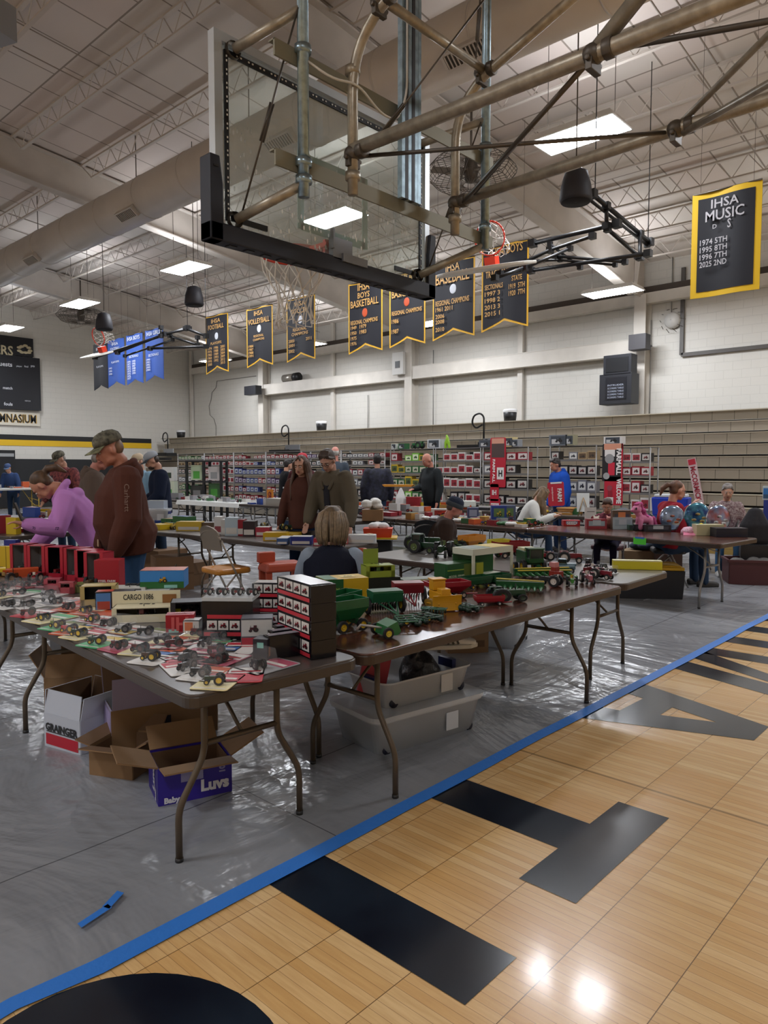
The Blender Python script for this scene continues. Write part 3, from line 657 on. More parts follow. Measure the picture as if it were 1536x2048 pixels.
banner('navy and gold banner half hidden behind the basketball net', (574, 629), 601, 726, [('IHSA', .5, .90, .4, .07), ('SOCCER', .5, .79, .6, .08), ('REGIONAL', .5, .5, .5, .05), ('CHAMPIONS', .5, .43, .6, .05), ('2000', .18, .33, .22, .05), ('2001', .18, .26, .22, .05), ('2002', .18, .17, .22, .05), ('2011', .82, .33, .2, .05)], icon=(whi, .65))
banner('navy and gold boys basketball banner with two columns of years', (698, 764), 570, 710, [('IHSA', .48, .93, .36, .11), ('BOYS', .48, .81, .36, .08), ('BASKETBALL', .48, .70, .84, .1), ('REGIONAL CHAMPIONS', .48, .44, .82, .06)] + [(s, .17, .37 - .075 * i, .18, .05) for i, s in enumerate('1949 1950 1975 1976'.split())] + [(s, .46, .37 - .075 * i, .2, .055) for i, s in enumerate('1979 1983'.split())], icon=(bro, .56))
banner('navy and gold basketball banner half covered by the backboard pad', (780, 850), 553, 697, [('BASKETBALL', .5, .73, .86, .1), ('REGIONAL CHAMPIONS', .5, .47, .86, .06), ('1986', .17, .36, .2, .06), ('1987', .17, .22, .2, .06), ('IHSA', .5, .93, .36, .1), ('GIRLS', .5, .83, .36, .08)], icon=(bro, .6))
banner('navy and gold baseball banner with a white ball', (867, 949), 531, 683, [('IHSA', .5, .92, .34, .11), ('BASEBALL', .48, .79, .82, .14), ('REGIONAL CHAMPIONS', .46, .48, .82, .07), ('1961 2011', .28, .40, .42, .06), ('2006', .17, .31, .22, .055), ('2008', .17, .24, .22, .055), ('2010', .17, .14, .22, .055)], icon=(whi, .64))
banner('navy and gold boys track banner behind the folded hoop', (965, 1057), 500, 666, [('IHSA BOYS', .55, .93, .7, .1), ('SECTIONALS', .23, .53, .4, .06), ('STATE', .78, .58, .22, .06), ('1919  5TH', .78, .49, .34, .06), ('1920  7TH', .78, .41, .34, .06), ('1997 3', .22, .45, .34, .055), ('1998 2', .22, .37, .34, .055), ('2013 3', .22, .29, .34, .055), ('2015 1', .22, .21, .34, .055), ('TRACK AND FIELD', .5, .68, .8, .08)])
banner('large navy music banner with wide yellow border hanging alone', (1386, 1524), 392, 598, [('IHSA', .49, .87, .40, .085), ('MUSIC', .49, .76, .56, .10), ('1974 5TH', .30, .52, .40, .055), ('1995 8TH', .30, .45, .40, .055), ('1996 7TH', .30, .38, .40, .055), ('2025 2ND', .30, .31, .40, .055), ('D', .35, .655, .06, .04), ('S', .56, .66, .05, .085)], border=mat('banner_yellow', 0xE3B91B, .6), ink=mat('letter_grey', 0xB9B7BC, .6), fork=False, bw=.075, X=10.2)
for (px, yt, yb, nm, cl, ls) in (((187, 214), 690, 782, 'dark navy conference banner, the darkest of the four by the folded hoop', navy, [('IHSA', .5, .88, .5, .06), ('PLAYOFFS', .5, .5, .5, .04)]),
        ((216, 247), 682, 776, 'blue playoff banner between the dark one and the crowded one', blueb, [('IHSA', .5, .9, .4, .06), ('FOOTBALL', .5, .8, .6, .06), ('PLAYOFFS', .5, .52, .5, .04), ('1992', .18, .4, .2, .04), ('1994', .18, .34, .2, .04), ('1998', .18, .28, .2, .04)]),
        ((253, 284), 672, 771, 'blue sectionals banner with two full columns of years', blueb, [('IHSA BOYS', .5, .92, .8, .08), ('SECTIONALS', .5, .56, .6, .05)] + [('19%d' % (70 + i), .17, .46 - .048 * i, .22, .04) for i in range(8)] + [('19%d' % (85 + i), .5, .46 - .048 * i, .22, .04) for i in range(6)]),
        ((291, 325), 662, 764, 'blue girls banner next to the football banner', blueb, [('IHSA GIRLS', .5, .92, .8, .08), ('SECTIONALS', .5, .5, .6, .05)] + [('19%d' % (90 + i), .17, .42 - .05 * i, .22, .04) for i in range(5)])):
    banner(nm, px, yt, yb, ls, cloth=cl, border=cl, ink=whitet, bw=.02)

# ---- hanging bell speakers
spm = mat('speaker_charcoal', 0x26252B, .6)
for i, (px, py, d, nm) in enumerate(((1152, 372, 8.3, 'black bell-shaped loudspeaker hanging beside the long bright light'), (388, 592, 14.1, 'black bell-shaped loudspeaker hanging below the round duct'), (208, 643, 15.9, 'small black bell-shaped loudspeaker above the blue banners'))):
    p = atd(px, py, d); t = thing('pendant_speaker', nm, 'speaker', p)
    b = MB(); b.lathe([(.01, .19), (.07, .185), (.13, .15), (.17, 0), (.185, -.15), (.17, -.18), (.01, -.18)], seg=24); b.build('cabinet', spm, t)
    b = MB(); b.lathe([(.168, -.178), (.16, -.19), (.01, -.185)], seg=24); b.build('grille', mat('grille_black', 0x0E0E10, .8), t)
    b = MB(); b.tube([(0, 0, .18), (0, 0, roof(p.x) - p.z)], .008, 6); b.box((0, 0, .2), (.08, .02, .05)); b.build('suspension_cable', rod, t)
# ---- caged ceiling fans
for (px, py, nm) in ((942, 345, 'wire-caged ceiling fan behind the hoop pipes'), (162, 632, 'distant wire-caged ceiling fan past the duct')):
    p = atz(px, py, 6.3); t = thing('caged_ceiling_fan', nm, 'fan', p); b = MB()
    for k in range(36):
        a = 2 * math.pi * k / 36; ca, sa = math.cos(a), math.sin(a)
        b.tube([(.12 * ca, .12 * sa, .2), (.6 * ca, .6 * sa, .16), (.74 * ca, .74 * sa, 0), (.6 * ca, .6 * sa, -.16), (.12 * ca, .12 * sa, -.2)], .005, 4)
    for r_, z_ in ((.3, .19), (.6, .16), (.74, 0), (.6, -.16), (.3, -.19)):
        b.tube([(r_ * math.cos(2 * math.pi * k / 24), r_ * math.sin(2 * math.pi * k / 24), z_) for k in range(25)], .006, 4)
    b.build('wire_cage', rod, t)
    for k in range(3):
        a = 2 * math.pi * k / 3 + .4; b = MB(); b.box((.36 * math.cos(a), .36 * math.sin(a), 0), (.6, .15, .012), rot=Matrix.Rotation(a, 3, 'Z') @ Matrix.Rotation(R(15), 3, 'X')); b.build('fan_blade', mat('fan_blade', 0x7D766D, .5), t)
    b = MB(); b.lathe([(.01, .25), (.1, .22), (.12, 0), (.09, -.15), (.01, -.17)], seg=16); b.tube([(0, 0, .2), (0, 0, roof(p.x) - p.z)], .02, 8); b.build('motor', rod, t)
# ---- devices on the side wall
def wallbox_thing(name, label, cat, px0, py0, px1, py1, X, dep, m, parts=()):
    a, c = atx(px0, py0, X), atx(px1, py1, X); w, h = a.y - c.y, a.z - c.z
    t = thing(name, label, cat, (X, (a.y + c.y) / 2, c.z)); b = MB(); b.box((dep / 2, 0, h / 2), (dep, w, h)); b.build('casing', m, t, bevel=.01)
    for nm, u0, v0, u1, v1, mm in parts:
        b = MB(); b.box((-.006, w * (.5 - (u0 + u1) / 2), h * (v0 + v1) / 2), (.012, w * (u1 - u0), h * (v1 - v0))); b.build(nm, mm, t)
    b = MB(); b.tube([(dep, 0, h * .5), (XW - X, 0, h * .5)], .03, 6); b.build('wall_bracket', blk, t)
    return t, w, h
dg = mat('device_charcoal', 0x1B1C22, .5); scr = mat('display_dim', 0x3C4150, .4)
wallbox_thing('shot_clock', 'black shot clock box above the larger one', 'shot clock', 1207, 712, 1262, 747, 17.0, .35, dg, [('face_panel', .1, .15, .9, .85, mat('panel_black', 0x101114, .4))])
t, w, h = wallbox_thing('wall_monitor', 'black boxed monitor with faint lines of text under the shot clock', 'monitor', 1199, 750, 1262, 806, 17.0, .45, dg, [('screen', .2, .15, .85, .88, mat('screen_dark', 0x15161C, .3))])
b = MB(); [b.text('SCORERS TABLE' if k else 'INTRUDER', (-.02, -.02, h * (.62 - .1 * k)), (0, -1, 0), (0, 0, 1), w=w * .5, h=h * .055) for k in range(5)]; b.build('screen_lettering', mat('screen_text', 0x9FA6B5, .5), t)
wallbox_thing('wall_speaker', 'dark wall speaker mounted on the bare column near the music banner', 'speaker', 1257, 670, 1291, 697, 17.3, .3, mat('speaker_grey', 0x3A383B, .5))
wallbox_thing('wall_speaker', 'small black speaker on the beam end below the volleyball banner', 'speaker', 488, 773, 511, 788, 17.3, .3, dg)
wallbox_thing('security_camera', 'white security camera fixed on the beam joint', 'camera', 784, 706, 806, 748, 17.6, .12, mat('camera_white', 0xC9C7C2, .5), [('lens', .3, .3, .7, .6, blk)])
p = atx(581, 753, 17.85); t = thing('projector_drum', 'silver and black cylindrical device lying on the wall beam', 'projector', (17.88, p.y, 4.74)); b = MB(); b.tube([(0, .4, .14), (0, -.25, .14)], .15, 16); b.build('drum_body', mat('drum_silver', 0x9A958C, .35, metal=.6), t); b = MB(); b.tube([(0, -.2, .14), (0, -.45, .14)], .17, 16); b.build('drum_cap', blk, t)
p = atx(1343, 640, 18.0); t = thing('smoke_detector', 'round white detector with a wire guard on the side wall', 'detector', (18.0, p.y, p.z)); b = MB(); b.lathe([(.01, -.06), (.16, -.04), (.2, .05), (.2, .1)], seg=20, ax='X'); b.build('detector_body', mat('camera_white'), t); b = MB(); [b.tube([(-.12, .24 * math.cos(a), .24 * math.sin(a)), (.1, .3 * math.cos(a), .3 * math.sin(a))], .008, 4) for a in [math.pi * k / 5 for k in range(10)]]; b.build('wire_guard', rod, t)
for (px, y0, y1, nm) in ((1020, 815, 840, 'black bin with a white liner on the top row above the red racks'), (643, 847, 862, 'black bin with a white liner on the top row behind the young man'), (362, 860, 878, 'black bin with a white liner on the top row by the corner pipe')):
    a = atx(px, y1, 17.0); t = thing('trash_bin', nm, 'bin', (17.0, a.y, 2.75)); b = MB(); b.lathe([(.01, 0), (.16, 0), (.19, .32), (.17, .32), (.15, .05), (.01, .05)], seg=16); b.build('bin_body', blk, t); b = MB(); b.lathe([(.185, .27), (.2, .33), (.16, .36), (.13, .3)], seg=16); b.build('bin_liner', mat('bag_white', 0xDADADA, .5), t)
b = MB(); b.box((16.75, 12, 2.74), (.7, 32, .02)); struct(b.build('bleacher_deck_trim', mat('bleacher_nose')))
# ---- scoreboard end
t = thing('scoreboard', 'black scoreboard mounted high on the end wall', 'scoreboard', (9.9, YF - .01, 3.66))
b = MB(); b.box((0, -.1, .98), (3.3, .2, 1.96)); b.build('casing', mat('board_black', 0x101119, .45), t)
def stx(par, s_, px, py, w, m, h=None, Yo=-.215, nm='lettering'):
    c = aty(px, py, YF - .2); b = MB(); b.text(s_, (c.x - par.location.x, Yo, c.z - par.location.z), (1, 0, 0), (0, 0, 1), w=w, h=h, bold=.02); b.build(nm, m, par)
wl = mat('score_letter', 0xC4C6CC, .5)
stx(t, 'guests', 8, 730, .55, wl); stx(t, 'player', 38, 733, .2, wl); stx(t, 'foul', 52, 733, .14, wl); stx(t, 'pts', 65, 733, .14, wl); stx(t, 'match', 15, 776, .33, wl); stx(t, 'fouls', 16, 808, .3, wl); stx(t, 'NEVCO', 55, 802, .2, wl)
t = thing('team_sign', 'black sign with cream team letters and an animal face above the scoreboard', 'sign', (9.9, YF - .01, 5.66))
b = MB(); b.box((-.1, -.08, .33), (3.1, .12, .68)); b.build('panel', mat('board_black'), t); cr_ = mat('letter_cream', 0xC8BB98, .5)
stx(t, 'ERS', 9, 700, .62, cr_, .36, -.15)
c = aty(50, 700, YF - .2); b = MB(); b.X = Matrix.Translation((c.x - t.location.x, -.15, c.z - t.location.z)); 
for k in range(9): a = k * .7; b.ell((.2 * math.cos(a), 0, .13 * math.sin(a) + .02 * k % .05), (.09, .01, .05), 10, 5)
b.build('face_emblem', cr_, t)
t = thing('gym_sign', 'white strip sign with black and gold letters under the scoreboard', 'sign', (9.9, YF - .01, 3.10))
b = MB(); b.box((.1, -.04, .23), (3.1, .06, .5)); b.build('panel', mat('sign_white', 0xD4CDBD, .5), t)
c1, c2 = aty(-26, 834, YF - .1), aty(73, 834, YF - .1); b = MB(); b.text('GYMNASIUM', ((c1.x + c2.x) / 2 - 9.9 + .015, -.072, c1.z - 3.1 - .0), (1, 0, 0), (0, 0, 1), w=c2.x - c1.x, h=.33, bold=.05); b.build('gold_lettering', mat('sign_gold', 0xC49A3A, .5), t)
b = MB(); b.text('GYMNASIUM', ((c1.x + c2.x) / 2 - 9.9, -.078, c1.z - 3.1 - .0), (1, 0, 0), (0, 0, 1), w=c2.x - c1.x - .03, h=.31, bold=.02); b.build('lettering', blackp, t)
# ================================================================== TABLES AND CHAIRS
def plan(w, d, r=.05, n=5):
    o = []
    for cx, cy, a in ((w / 2 - r, d / 2 - r, 0), (-w / 2 + r, d / 2 - r, 90), (-w / 2 + r, -d / 2 + r, 180), (w / 2 - r, -d / 2 + r, 270)):
        for k in range(n + 1): t = R(a + 90 * k / n); o.append((cx + r * math.cos(t), cy + r * math.sin(t)))
    return o
leg_brown = mat('leg_bronze', 0x5A4E40, .45, metal=.4); leg_grey = mat('leg_grey', 0x8C8A88, .4, metal=.5)
top_dark = mat('laminate_umber', 0x524944, .33, var=.25, vs=4, coat=.15); edge_dark = mat('edge_umber', 0x3E352E, .35)
top_wood = mat('laminate_walnut', 0x5E3729, .22, var=.5, vs=5, vc=0x38211A, coat=.12, aniso=(1, 9, 1)); edge_wood = mat('edge_walnut', 0x38281C, .45)
top_grey = mat('laminate_grey', 0x77736E, .3, coat=.2)
TABS = []
def folding_table(label, c, ang, L=2.44, W=.76, top=top_dark, edge=edge_dark, legm=leg_brown, H=.74, group=None, apron=.055, name='folding_table', rails=True):
    t = thing(name, label, 'table', (c[0], c[1], 0), ang, group); TABS.append((Vector((c[0], c[1], 0)), ang, L, W, H))
    b = MB(); b.prism(plan(L, W), H - .022, H); b.build('table_top', top, t, bevel=.004)
    b = MB(); b.prism(plan(L + .012, W + .012, .055), H - .05, H - .006); b.prism(plan(L - .03, W - .03), H - apron, H - .04); b.build('edge_band', edge, t, bevel=.006)
    for s in (-1, 1):
        x = s * (L / 2 - .29); zt = H - .05
        for q in (-1, 1):
            b = MB(); b.tube(bend([(x, q * .17, zt), (x, q * .17, .40), (x, q * .285, .21), (x, q * .285, .015)], .05), .0135, 10); b.build('leg', legm, t)
            b = MB(); b.lathe([(.001, 0), (.016, 0), (.016, .02), (.001, .02)], (x, q * .285, 0), 10); b.build('foot_cap', blk, t)
        b = MB(); b.tube([(x, -.17, .44), (x, .17, .44)], .012, 8); b.tube([(x, -.25, zt), (x, .25, zt)], .012, 8)
        b.build('cross_bar', legm, t)
        if rails:
            b = MB(); b.tube(bend([(x, 0, .44), (x - s * .12, 0, .54), (x - s * .38, 0, zt)], .06), .008, 8); b.tube([(x, -.17, .58), (x - s * .05, -.05, .62), (x - s * .2, 0, .67)], .007, 6); b.tube([(x, .17, .58), (x - s * .05, .05, .62), (x - s * .2, 0, .67)], .007, 6); b.build('folding_brace', legm, t)
    return t
A1 = R(90) - math.atan(.08)
d1 = Vector((math.cos(A1), math.sin(A1), 0)); n1 = Vector((math.sin(A1), -math.cos(A1), 0)); near1 = Vector((1.34, 2.13, 0))
folding_table('dark umber folding table under the blister-carded tractors, its rounded corner jutting out', near1 + d1 * 1.22 + n1 * .38, A1)
folding_table('dark folding table continuing the carded tractor row towards the pink hoodie', near1 + d1 * 3.69 + n1 * .38, A1)
folding_table('second dark table end to end beyond the pink hoodie', near1 + d1 * 6.2 + n1 * .3, A1)
folding_table('brown wood-grain folding table of green and red farm implements', (3.35, 2.44), R(-.4), top=top_wood, edge=edge_wood, W=.76, L=2.42)
folding_table('narrow walnut table carrying the large implement cartons', (3.37, 3.05), R(-.4), L=2.3, W=.44, top=top_wood, edge=edge_wood, rails=False)
folding_table('walnut folding table with the yellow box at its open end', (5.02, 3.31), R(91.5), top=top_grey, edge=edge_wood, W=.80)
a_mid = R(92.5)
folding_table('dark folding table with yellow and blue boxes before the couple', (5.08, 6.35), a_mid, W=.78)
folding_table('dark folding table with the red drawer box, second in the middle row', (4.97, 8.83), a_mid, W=.78)
folding_table('dark folding table at the end of the middle row near the plaid-vest man', (4.86, 11.31), a_mid, W=.78)
ar = R(90) - math.atan(.095)
dr_, nr_ = Vector((math.cos(ar), math.sin(ar), 0)), Vector((math.sin(ar), -math.cos(ar), 0)); nearr = Vector((7.75, 2.46, 0))
folding_table('brown folding table of plush toys, plates and a pink pony', nearr + dr_ * 1.22 + nr_ * .48, ar, W=.96, top=top_wood, edge=edge_wood, legm=leg_grey)
folding_table('brown folding table of small die-cast toys beside the white sketch sign', nearr + dr_ * 3.68 + nr_ * .38, ar, top=top_wood, edge=edge_wood, legm=leg_grey)
folding_table('dark folding table holding the red boxed tractor behind the knit-hat man', nearr + dr_ * 6.14 + nr_ * .38, ar, legm=leg_grey)
folding_table('folding table with a white truck before the red racks', (11.2, 8.1), R(91), legm=leg_grey)
folding_table('folding table where the white-sleeved girl leans before the tractor signs', (11.0, 5.5), R(91), legm=leg_grey)
gt = folding_table('folding table under a dark green cloth by the bleachers', (11.6, 2.3), R(94), legm=leg_grey)
for i, (x, y) in enumerate(((9.75, 14.1), (9.7, 11.6), (9.85, 9.15), (9.8, 16.6))):
    folding_table(('back-row table with white sheeting and red toys', 'back-row table with white bottles beside the long-haired girl', 'back-row table with red fire-truck clutter beside the olive jacket', 'back-row table below the black shelving')[i], (x, y), R(90), legm=leg_grey)
folding_table('low dark table beside the young man holding a brown case', (7.6, 8.2), R(80), L=1.6, legm=leg_grey)
for i, (x, y) in enumerate(((3.4, 9.9), (2.6, 12.4), (2.2, 15.2))):
    folding_table(('table of boxed toys behind the bending girl', 'table of small boxes in front of the open-jacket man', 'far table of green and white packages')[i], (x, y), R(96), legm=leg_grey)
folding_table('tall white-topped table near the black end-wall pads', (7.6, 21.2), R(10), L=2.4, H=.95, top=mat('laminate_white', 0xD8D6D0, .3), edge=mat('edge_white', 0xBDBAB2, .4), legm=mat('leg_yellow', 0xC9A63A, .4))
def cloth_over(label, c, ang, L, W, m, drop=.3, z=.745):
    b = MB(); n = 48; P = plan(L, W, .05, 3); vs = []; k = len(P)
    for (x, y) in P: vs.append((x, y, z))
    for i, (x, y) in enumerate(P): s = 1 + .03 * math.sin(i * 2.3); vs.append((x * (1 + .02 * s), y * (1 + .06 * s), z - drop * (.95 + .05 * math.sin(i * 3))))
    b.add(vs, [tuple(range(k))] + [(i, (i + 1) % k, (i + 1) % k + k, i + k) for i in range(k)], 0, False)
    return tag(b.build('tablecloth', m, None, (c[0], c[1], 0), ang), label, 'tablecloth')
cloth_over('dark green cloth covering the table by the bleachers', (11.6, 2.3), R(94), 2.47, .79, mat('cloth_green', 0x17452F, .8, bump=.2, bs=8), .32)
cloth_over('white plastic sheet spread over the back-row toy table', (9.75, 14.1), R(90), 2.47, .79, mat('sheet_white', 0xD5D6D2, .4, bump=.5, bs=12), .10)
# ---- chairs
def chair(label, loc, rz, frame_m, seat_m, back_m, round_back=False):
    t = thing('folding_chair', label, 'chair', loc, rz)
    for s in (-1, 1):
        b = MB(); y = s * .20
        b.tube(bend([(.22, y, .01), (.05, y, .34), (-.16, y, .78)], .05), .011, 8); b.build('front_leg', frame_m, t)
        b = MB(); b.tube(bend([(-.27, s * .18, .01), (-.1, s * .18, .3), (.05, s * .18, .45)], .04), .010, 8); b.build('rear_leg', frame_m, t)
    b = MB(); b.tube([(.17, -.2, .12), (.17, .2, .12)], .008, 8); b.build('front_rung', frame_m, t)
    b = MB(); b.tube([(-.22, -.18, .1), (-.22, .18, .1)], .008, 8); b.build('rear_rung', frame_m, t)
    b = MB(); b.prism(plan(.40, .40, .06), .425, .485); b.build('seat', seat_m, t, bevel=.02)
    b = MB()
    pts = []
    for k in range(11):
        a = math.pi * k / 10; pts.append((-.17 - .02 * math.sin(a), .205 * math.cos(a) , .78 + .09 * math.sin(a)))
    b.tube(pts, .011, 8); b.build('back_hoop', frame_m, t)
    b = MB(); pr = [(.195 * math.cos(math.pi * k / 12), .07 + .085 * math.sin(math.pi * k / 12)) for k in range(13)] + [(-.195, -.10), (.195, -.10)]
    vs = []; 
    for x, z in pr: vs.append((-.155 - .025 * math.cos(x * 7) - .04 * z / .2, x, .77 + z))
    for x, z in pr: vs.append((-.170 - .025 * math.cos(x * 7) - .04 * z / .2, x, .77 + z))
    n = len(pr); b.add(vs, [tuple(range(n)), tuple(reversed(range(n, 2 * n)))] + [(i, (i + 1) % n, (i + 1) % n + n, i + n) for i in range(n)]); b.build('backrest', back_m, t)
    return t
tan = mat('chair_tan', 0x8C8172, .45, metal=.3); pad_o = mat('vinyl_orange', 0xC8842A, .4, var=.15, vs=8); pad_r = mat('plastic_orange', 0xC8502A, .45)
blu = mat('plastic_blue', 0x24456F, .5)
p = atz(452, 1140, .45); chair('tan metal folding chair with a mustard orange seat cushion', (p.x, p.y, 0), R(-6), tan, pad_o, tan)
p = atz(163, 1100, .80); chair('blue folding chair behind the bending girl and brown hoodie man', (p.x + .1, p.y + .1, 0), R(170), leg_grey, blu, blu)
chair('orange-backed chair under the seated woman in the dark vest', (3.62, 3.78, 0), R(165), leg_grey, pad_r, pad_r)
chair('dark folding chair under the man in the knit hat', (6.62, 5.25, 0), R(10), leg_grey, blk, blk)
chair('folding chair under the girl in white sleeves', (9.95, 5.95, 0), R(0), leg_grey, blk, blk)
chair('folding chair under the woman in red', (9.32, 3.6, 0), R(-60), leg_grey, blk, blk)
chair('folding chair with red seat under the grey-haired man', (10.85, 3.45, 0), R(185), leg_grey, mat('vinyl_red', 0xA8352A, .45), blk)
chair('camp-style folding chair under the small child', (9.2, 4.35, 0), R(190), leg_grey, mat('vinyl_maroon', 0x4A1D24, .5), mat('vinyl_maroon'))
p = atz(1490, 1110, .3); chair('folding chair with blue seat beside the red crate', (10.6, 2.75, 0), R(100), leg_grey, blu, blu)
# ================================================================== GOODS
clear = mat('clear_plastic', 0xE8ECEE, .08, alpha=.055, spec=.8, coat=.35)
milky = mat('milky_plastic', 0xE8ECF0, .22, alpha=.58, spec=.7, coat=.3)
TT = .742
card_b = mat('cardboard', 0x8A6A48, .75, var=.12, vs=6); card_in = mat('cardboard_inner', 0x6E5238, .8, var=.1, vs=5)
def dist(p): return (p - _C).dot(_fw)
def P(px, py, z=TT): p = atz(px, py, z); return p, dist(p) / FPX     # position and metres per pixel there
rub = mat('tyre_rubber', 0x17171A, .7)
FACE = {'f': ((-1, -1), (1, 0), 1), 'k': ((1, 1), (-1, 0), 1), 'l': ((-1, 1), (0, -1), 1), 'r': ((1, -1), (0, 1), 1)}
def face_frame(f, w, d, h):
    if f == 't': return Vector((-w / 2, -d / 2, h + .0012)), Vector((w, 0, 0)), Vector((0, d, 0))
    (a, c), (ux, uy), _ = FACE[f]; o = Vector((a * w / 2, c * d / 2, 0)); u = Vector((ux * w, uy * d, 0)); n = Vector((u.y, -u.x, 0)).normalized()
    return o + n * .0012, u, Vector((0, 0, h))
def icon(b, o, u, v, mb_, mw, flip=1):
    """a small tractor picture: hood, fender, wheels"""
    def q(x0, y0, x1, y1, mi): b.rect(o + u * x0 + v * y0 + nrm, u * (x1 - x0), v * (y1 - y0), mi)
    nrm = u.cross(v).normalized() * .0008
    q(.2, .35, .7, .6, mb_); q(.5, .55, .75, .8, mb_); q(.25, .6, .29, .78, mw)
    for cx, cy, r in ((.68, .36, .22), (.25, .28, .14)):
        b.poly([o + nrm * 2 + u * (cx + r * math.cos(a)) + v * (cy + r * math.sin(a)) for a in [2 * math.pi * k / 10 for k in range(10)]], mw)
        b.poly([o + nrm * 3 + u * (cx + r * .4 * math.cos(a)) + v * (cy + r * .4 * math.sin(a)) for a in [2 * math.pi * k / 8 for k in range(8)]], mb_)
def pbox(name, label, cat, loc, dim, rz=0, base=0x101012, dec=(), txt=(), ico=(), group=None, rough=.4, parent=None, lid=None):
    """a printed carton; dec (face,u0,v0,u1,v1,colour), txt (face,string,u,v,width,colour), ico (face,u0,v0,u1,v1,body,wheels)"""
    w, d, h = dim; mats = [pm(base, rough)]; 
    def mi(c):
        m_ = pm(c, rough)
        if m_ not in mats: mats.append(m_)
        return mats.index(m_)
    b = MB(); b.box((0, 0, h / 2), (w, d, h))
    lay = 0
    for f, u0, v0, u1, v1, c in dec:
        o, u, v = face_frame(f, w, d, h); n = u.cross(v).normalized(); lay += 1
        b.rect(o + u * u0 + v * v0 + n * (.0003 * lay), u * (u1 - u0), v * (v1 - v0), mi(c))
    for f, u0, v0, u1, v1, c, cw in ico:
        o, u, v = face_frame(f, w, d, h); n = u.cross(v).normalized()
        icon(b, o + u * u0 + v * v0 + n * (.0003 * (lay + 1)), u * (u1 - u0), v * (v1 - v0), mi(c), mi(cw))
    for f, s_, uc, vc_, ww, c in txt:
        o, u, v = face_frame(f, w, d, h); n = u.cross(v).normalized()
        b.text(s_, o + u * uc + v * vc_ + n * (.0003 * (lay + 3)), u.normalized(), v.normalized(), w=u.length * ww, mi=mi(c), bold=.03)
    o = b.build(name, mats, parent, loc, rz)
    if parent is None: tag(o, label, cat, group)
    return o
# ---- tractor models
def wheel(b, c, r, w, mi_t, mi_r, dish=.55):
    c = Vector(c)
    b.lathe([(r * .55, -w / 2), (r * .93, -w / 2), (r, -w * .3), (r, w * .3), (r * .93, w / 2), (r * .55, w / 2)], c, 18, mi_t, 'Y', False)
    for s in (-1, 1): b.lathe([(0, s * w * .25), (r * .2, s * w * .45), (r * .3, s * w * .2), (r * dish, s * w * .3), (r * .6, s * w * .48)], c, 18, mi_r, 'Y', False)
def mini(b, c, s, mb_, mt, mr, rz=0, cab=False):
    """small one-piece tractor into an open mesh"""
    X0 = b.X.copy(); b.X = b.X @ Matrix.Translation(c) @ Matrix.Rotation(rz, 4, 'Z') @ Matrix.Scale(s, 4)
    b.box((.22, 0, .42), (.75, .24, .24), mb_); b.box((-.32, 0, .36), (.4, .3, .2), mb_); b.box((-.35, 0, .58), (.2, .3, .16), mt)
    if cab:
        b.box((-.28, 0, .98), (.46, .48, .05), mb_)
        for x in (-.48, -.08):
            for y in (-.2, .2): b.box((x, y, .75), (.03, .03, .45), mb_)
    for y in (-.33, .33): wheel(b, (-.35, y, .34), .34, .18, mt, mr)
    for y in (-.2, .2): wheel(b, (.45, y, .18), .18, .1, mt, mr)
    b.tube([(.3, .05, .5), (.3, .05, .8)], .02, 5, mt); b.X = X0
def tractor(label, loc, rz, s, body, rim, cab=False, dual=False, loader=False, name='toy_tractor', group=None):
    t = thing(name, label, 'toy tractor', loc, rz, group); B, Rm = pm(body, .3), pm(rim, .35)
    b = MB(); b.X = Matrix.Scale(s, 4)
    b.box((.28, 0, .50), (.80, .24, .22), taper=.92); b.box((.30, 0, .36), (.86, .16, .12)); b.box((.68, 0, .47), (.03, .22, .24)); b.box((-.34, 0, .40), (.5, .26, .2)); b.box((-.1, 0, .48), (.2, .2, .1)); b.build('hood', B, t)
    for y in (-.3, .3):
        b = MB(); b.X = Matrix.Scale(s, 4); b.box((-.38, y, .72), (.5, .2, .03)); b.box((-.62, y, .64), (.03, .2, .16), rot=Matrix.Rotation(R(20), 3, 'Y')); b.build('fender', B, t)
    b = MB(); b.X = Matrix.Scale(s, 4); b.box((-.42, 0, .60), (.2, .22, .05)); b.box((-.52, 0, .7), (.04, .22, .2)); b.build('seat', pm(rim if not cab else 0x151515, .5), t)
    b = MB(); b.X = Matrix.Scale(s, 4); b.tube([(-.08, 0, .55), (-.18, 0, .74)], .015, 6); b.lathe([(.08, .0), (.09, .01), (.08, .02)], (-.18, 0, .74), 12); b.build('steering_wheel', rub, t)
    b = MB(); b.X = Matrix.Scale(s, 4); b.tube([(.35, .05, .6), (.35, .05, .92)], .022, 8); b.build('exhaust', rub, t)
    if cab:
        b = MB(); b.X = Matrix.Scale(s, 4); b.box((-.36, 0, 1.08), (.58, .54, .07), taper=.9)
        for x in (-.6, -.1):
            for y in (-.22, .22): b.box((x, y, .83), (.03, .03, .5))
        b.build('cab_roof', B, t)
        b = MB(); b.X = Matrix.Scale(s, 4); b.box((-.35, 0, .83), (.48, .42, .44)); b.build('cab_glass', pm(0x1C2422, .1), t)
    for y in ((-.36, .36) if not dual else (-.36, .36, -.56, .56)):
        b = MB(); b.X = Matrix.Scale(s, 4); wheel(b, (-.38, y, .38), .38, .18, 0, 1); b.build('rear_wheel', [rub, Rm], t)
    for y in (-.24, .24):
        b = MB(); b.X = Matrix.Scale(s, 4); wheel(b, (.52, y, .2), .2, .11, 0, 1); b.build('front_wheel', [rub, Rm], t)
    b = MB(); b.X = Matrix.Scale(s, 4); b.tube([(.52, -.24, .2), (.52, .24, .2)], .03, 6); b.tube([(-.38, -.36, .38), (-.38, .36, .38)], .04, 6); b.build('axle', B, t)
    return t
